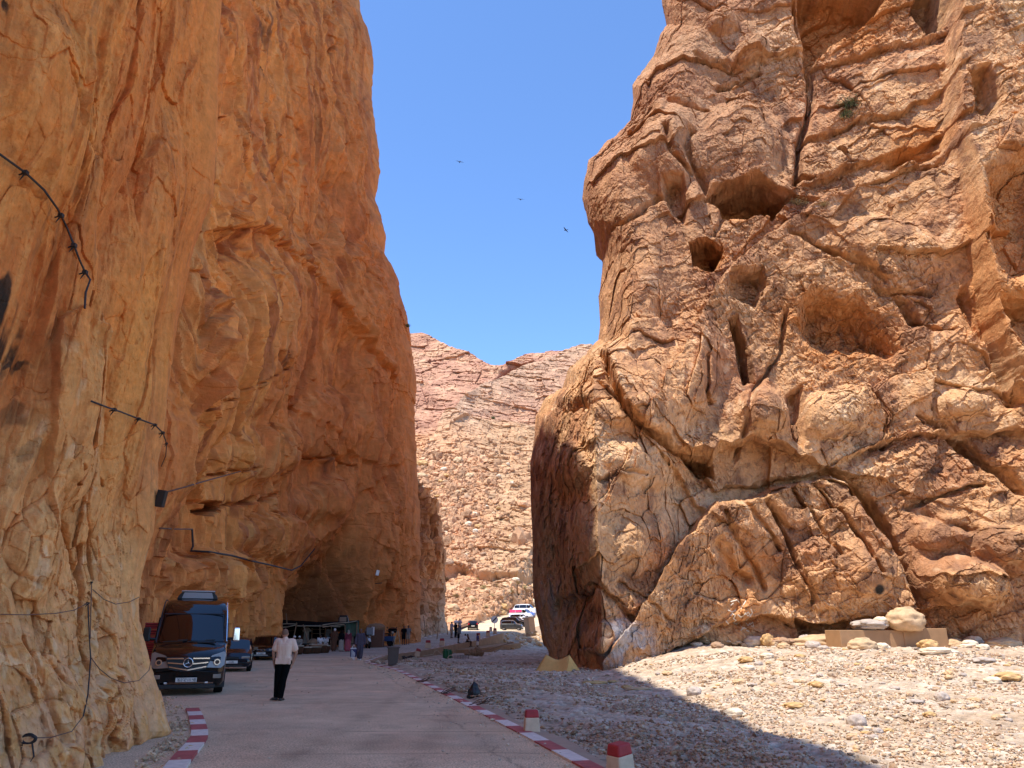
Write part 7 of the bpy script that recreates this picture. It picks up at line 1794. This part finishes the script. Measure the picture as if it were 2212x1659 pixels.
# motor scooter, blue cart, crates, motorbike
def moto(loc, rz, label, body, s=1.0, screen=None, box=None):
    e = empty('motorbike', loc, rz); tag(e, label, 'motorbike')
    for y in (0, 1.3*s):
        w = empty('wheel', (0, y, .30*s)); w.parent = e; t = MB(); V = []
        for i in range(18):
            a = 2*math.pi*i/18
            for j in range(5): q = 2*math.pi*j/5; V.append(((.055*s)*math.sin(q), (.25*s+.055*s*math.cos(q))*math.cos(a), (.25*s+.055*s*math.cos(q))*math.sin(a)))
        t.add(V, [(i*5+j, i*5+(j+1) % 5, ((i+1) % 18)*5+(j+1) % 5, ((i+1) % 18)*5+j) for i in range(18) for j in range(5)]); t.build('tyre', M['tyre'], w); r = MB(); r.cyl((-.02, 0, 0), (.02, 0, 0), .19*s, n=14); r.build('rim', M['rim_grey'], w)
    b = MB(); b.cap((0, .45*s, .45*s), (0, 1.15*s, .55*s), .15*s, .13*s, 10); b.cap((0, .28*s, .62*s), (0, .62*s, .72*s), .14*s, .15*s, 10); remeshed(b, 'body', M[body], .035, e, 1)
    f = MB(); f.box((0, -.02, .58*s), (.16*s, .5*s, .05*s), (.3, 0, 0)); f.build('mudguard', M[body], e, bevel=.02)
    s_ = MB(); s_.box((0, 1.0*s, .80*s), (.26*s, .72*s, .09*s)); s_.build('seat', M['leather_black'], e, bevel=.03)
    k = MB(); k.cyl((-.06*s, .0, .3*s), (-.06*s, .27*s, .95*s), .025*s, n=6); k.cyl((.06*s, .0, .3*s), (.06*s, .27*s, .95*s), .025*s, n=6); k.build('fork', M['chrome'], e)
    h = MB(); h.tube([(-.36*s, .38*s, 1.0*s), (-.1*s, .26*s, .98*s), (.1*s, .26*s, .98*s), (.36*s, .38*s, 1.0*s)], .02*s, 6); h.build('handlebar', M['steel_dark'], e)
    l_ = MB(); l_.ell((0, .16*s, .85*s), (.11*s, .09*s, .11*s), 12, 8); l_.build('headlamp', M['lamp_glass'], e, smooth=True)
    for sd in (-1, 1): m_ = MB(); m_.cyl((sd*.25*s, .3*s, 1.0*s), (sd*.32*s, .28*s, 1.18*s), .01*s, n=4); m_.ell((sd*.33*s, .28*s, 1.2*s), (.06*s, .02*s, .04*s), 8, 5); m_.build('mirror', M['steel_dark'], e)
    if screen: c = MB(); c.box((0, .12*s, 1.25*s), (.5*s, .03, .55*s), (-.3, 0, 0)); c.build('windshield', M[screen], e, bevel=.02)
    if box: c = MB(); c.box((.3*s, .5*s, 1.25*s), (.14*s, .6*s, .62*s)); c.build('board', M[box], e, bevel=.02)
    return e
moto(put(797.5, 70.5), .35, 'black and white scooter parked behind the robed man with the bag', 'white_paint', 1.15, 'cloth_grey', 'cloth_white')
e = empty('crate', put(812, 73)); mb = MB(); mb.box((0, 0, .75), (1.3, 1.0, 1.5)); mb.build('body', M['rust'], e, bevel=.03); mb = MB(); mb.ell((-.1, 0, 1.65), (.9, .6, .4), 14, 8); mb.ell((-.6, 0, 1.3), (.5, .5, .5), 12, 8); remeshed(mb, 'sacking', M['sack'], .05, e, 1, (.06, 4, 4)); tag(e, 'brown crate heaped with sacking right of the scooter', 'crate')
e = empty('handcart', put(829, 74.5)); mb = MB(); mb.box((0, 0, .68), (1.7, 1.0, .42), taper=1.1); mb.build('tub', M['blue_plastic'], e, bevel=.03)
for sx in (-1, 1): mb = MB(); mb.cyl((sx*.6, -.45, .28), (sx*.6, -.38, .28), .28, n=16); mb.build('wheel', M['tyre'], e)
mb = MB(); mb.cyl((.85, 0, .1), (1.15, 0, 1.3), .04, n=6); mb.cyl((1.5, 0, .1), (1.25, 0, 1.4), .04, n=6); mb.build('handle', M['wood_pale'], e); tag(e, 'blue handcart with pale wooden handles beside the left wall', 'cart')
moto(put(848, 75.5), .5, 'dark motorbike with bags parked by the left wall', 'steel_dark', 1.35)
e = empty('pannier_bag', put(848, 76)+Vector((-.25, .6, 1.35))); mb = MB(); mb.box((.1, 0, 0), (.8, .45, .42)); mb.build('bag_body', M['cloth_black'], e, bevel=.12); mb = MB(); mb.box((.1, 0, .26), (.4, .1, .05)); mb.build('strap', M['bin_brown'], e, bevel=.01); tag(e, 'bulky black bag strapped on the dark motorbike', 'bag')
# red drink crates behind the van
a = Vector(at_z(331, 1450, 0)); Yc = 26.5
for i in range(6):
    qy = 1352+i*14.5; p = Vector(at_y(337-i*2.2, qy, Yc)); e = empty('crate', p, .35); mb = MB(); mb.box((0, 0, 0), (.62, .42, .20)); mb.build('box', M['red_dark'], e, bevel=.01)
    mb = MB(); 
    for z in (-.07, 0, .07): mb.box((0, -.215, z), (.64, .02, .035)); mb.box((.32, 0, z), (.02, .42, .035))
    mb.build('slat', M['red_crate'], e); tag(e, ['topmost red slatted crate of the stack', 'second red crate from the top of the stack', 'third red crate from the top of the stack', 'fourth red crate down the stack', 'fifth red crate down the stack', 'lowest red crate of the stack'][i]+' between buttress and van', 'crate', 'red crates stacked behind the van')
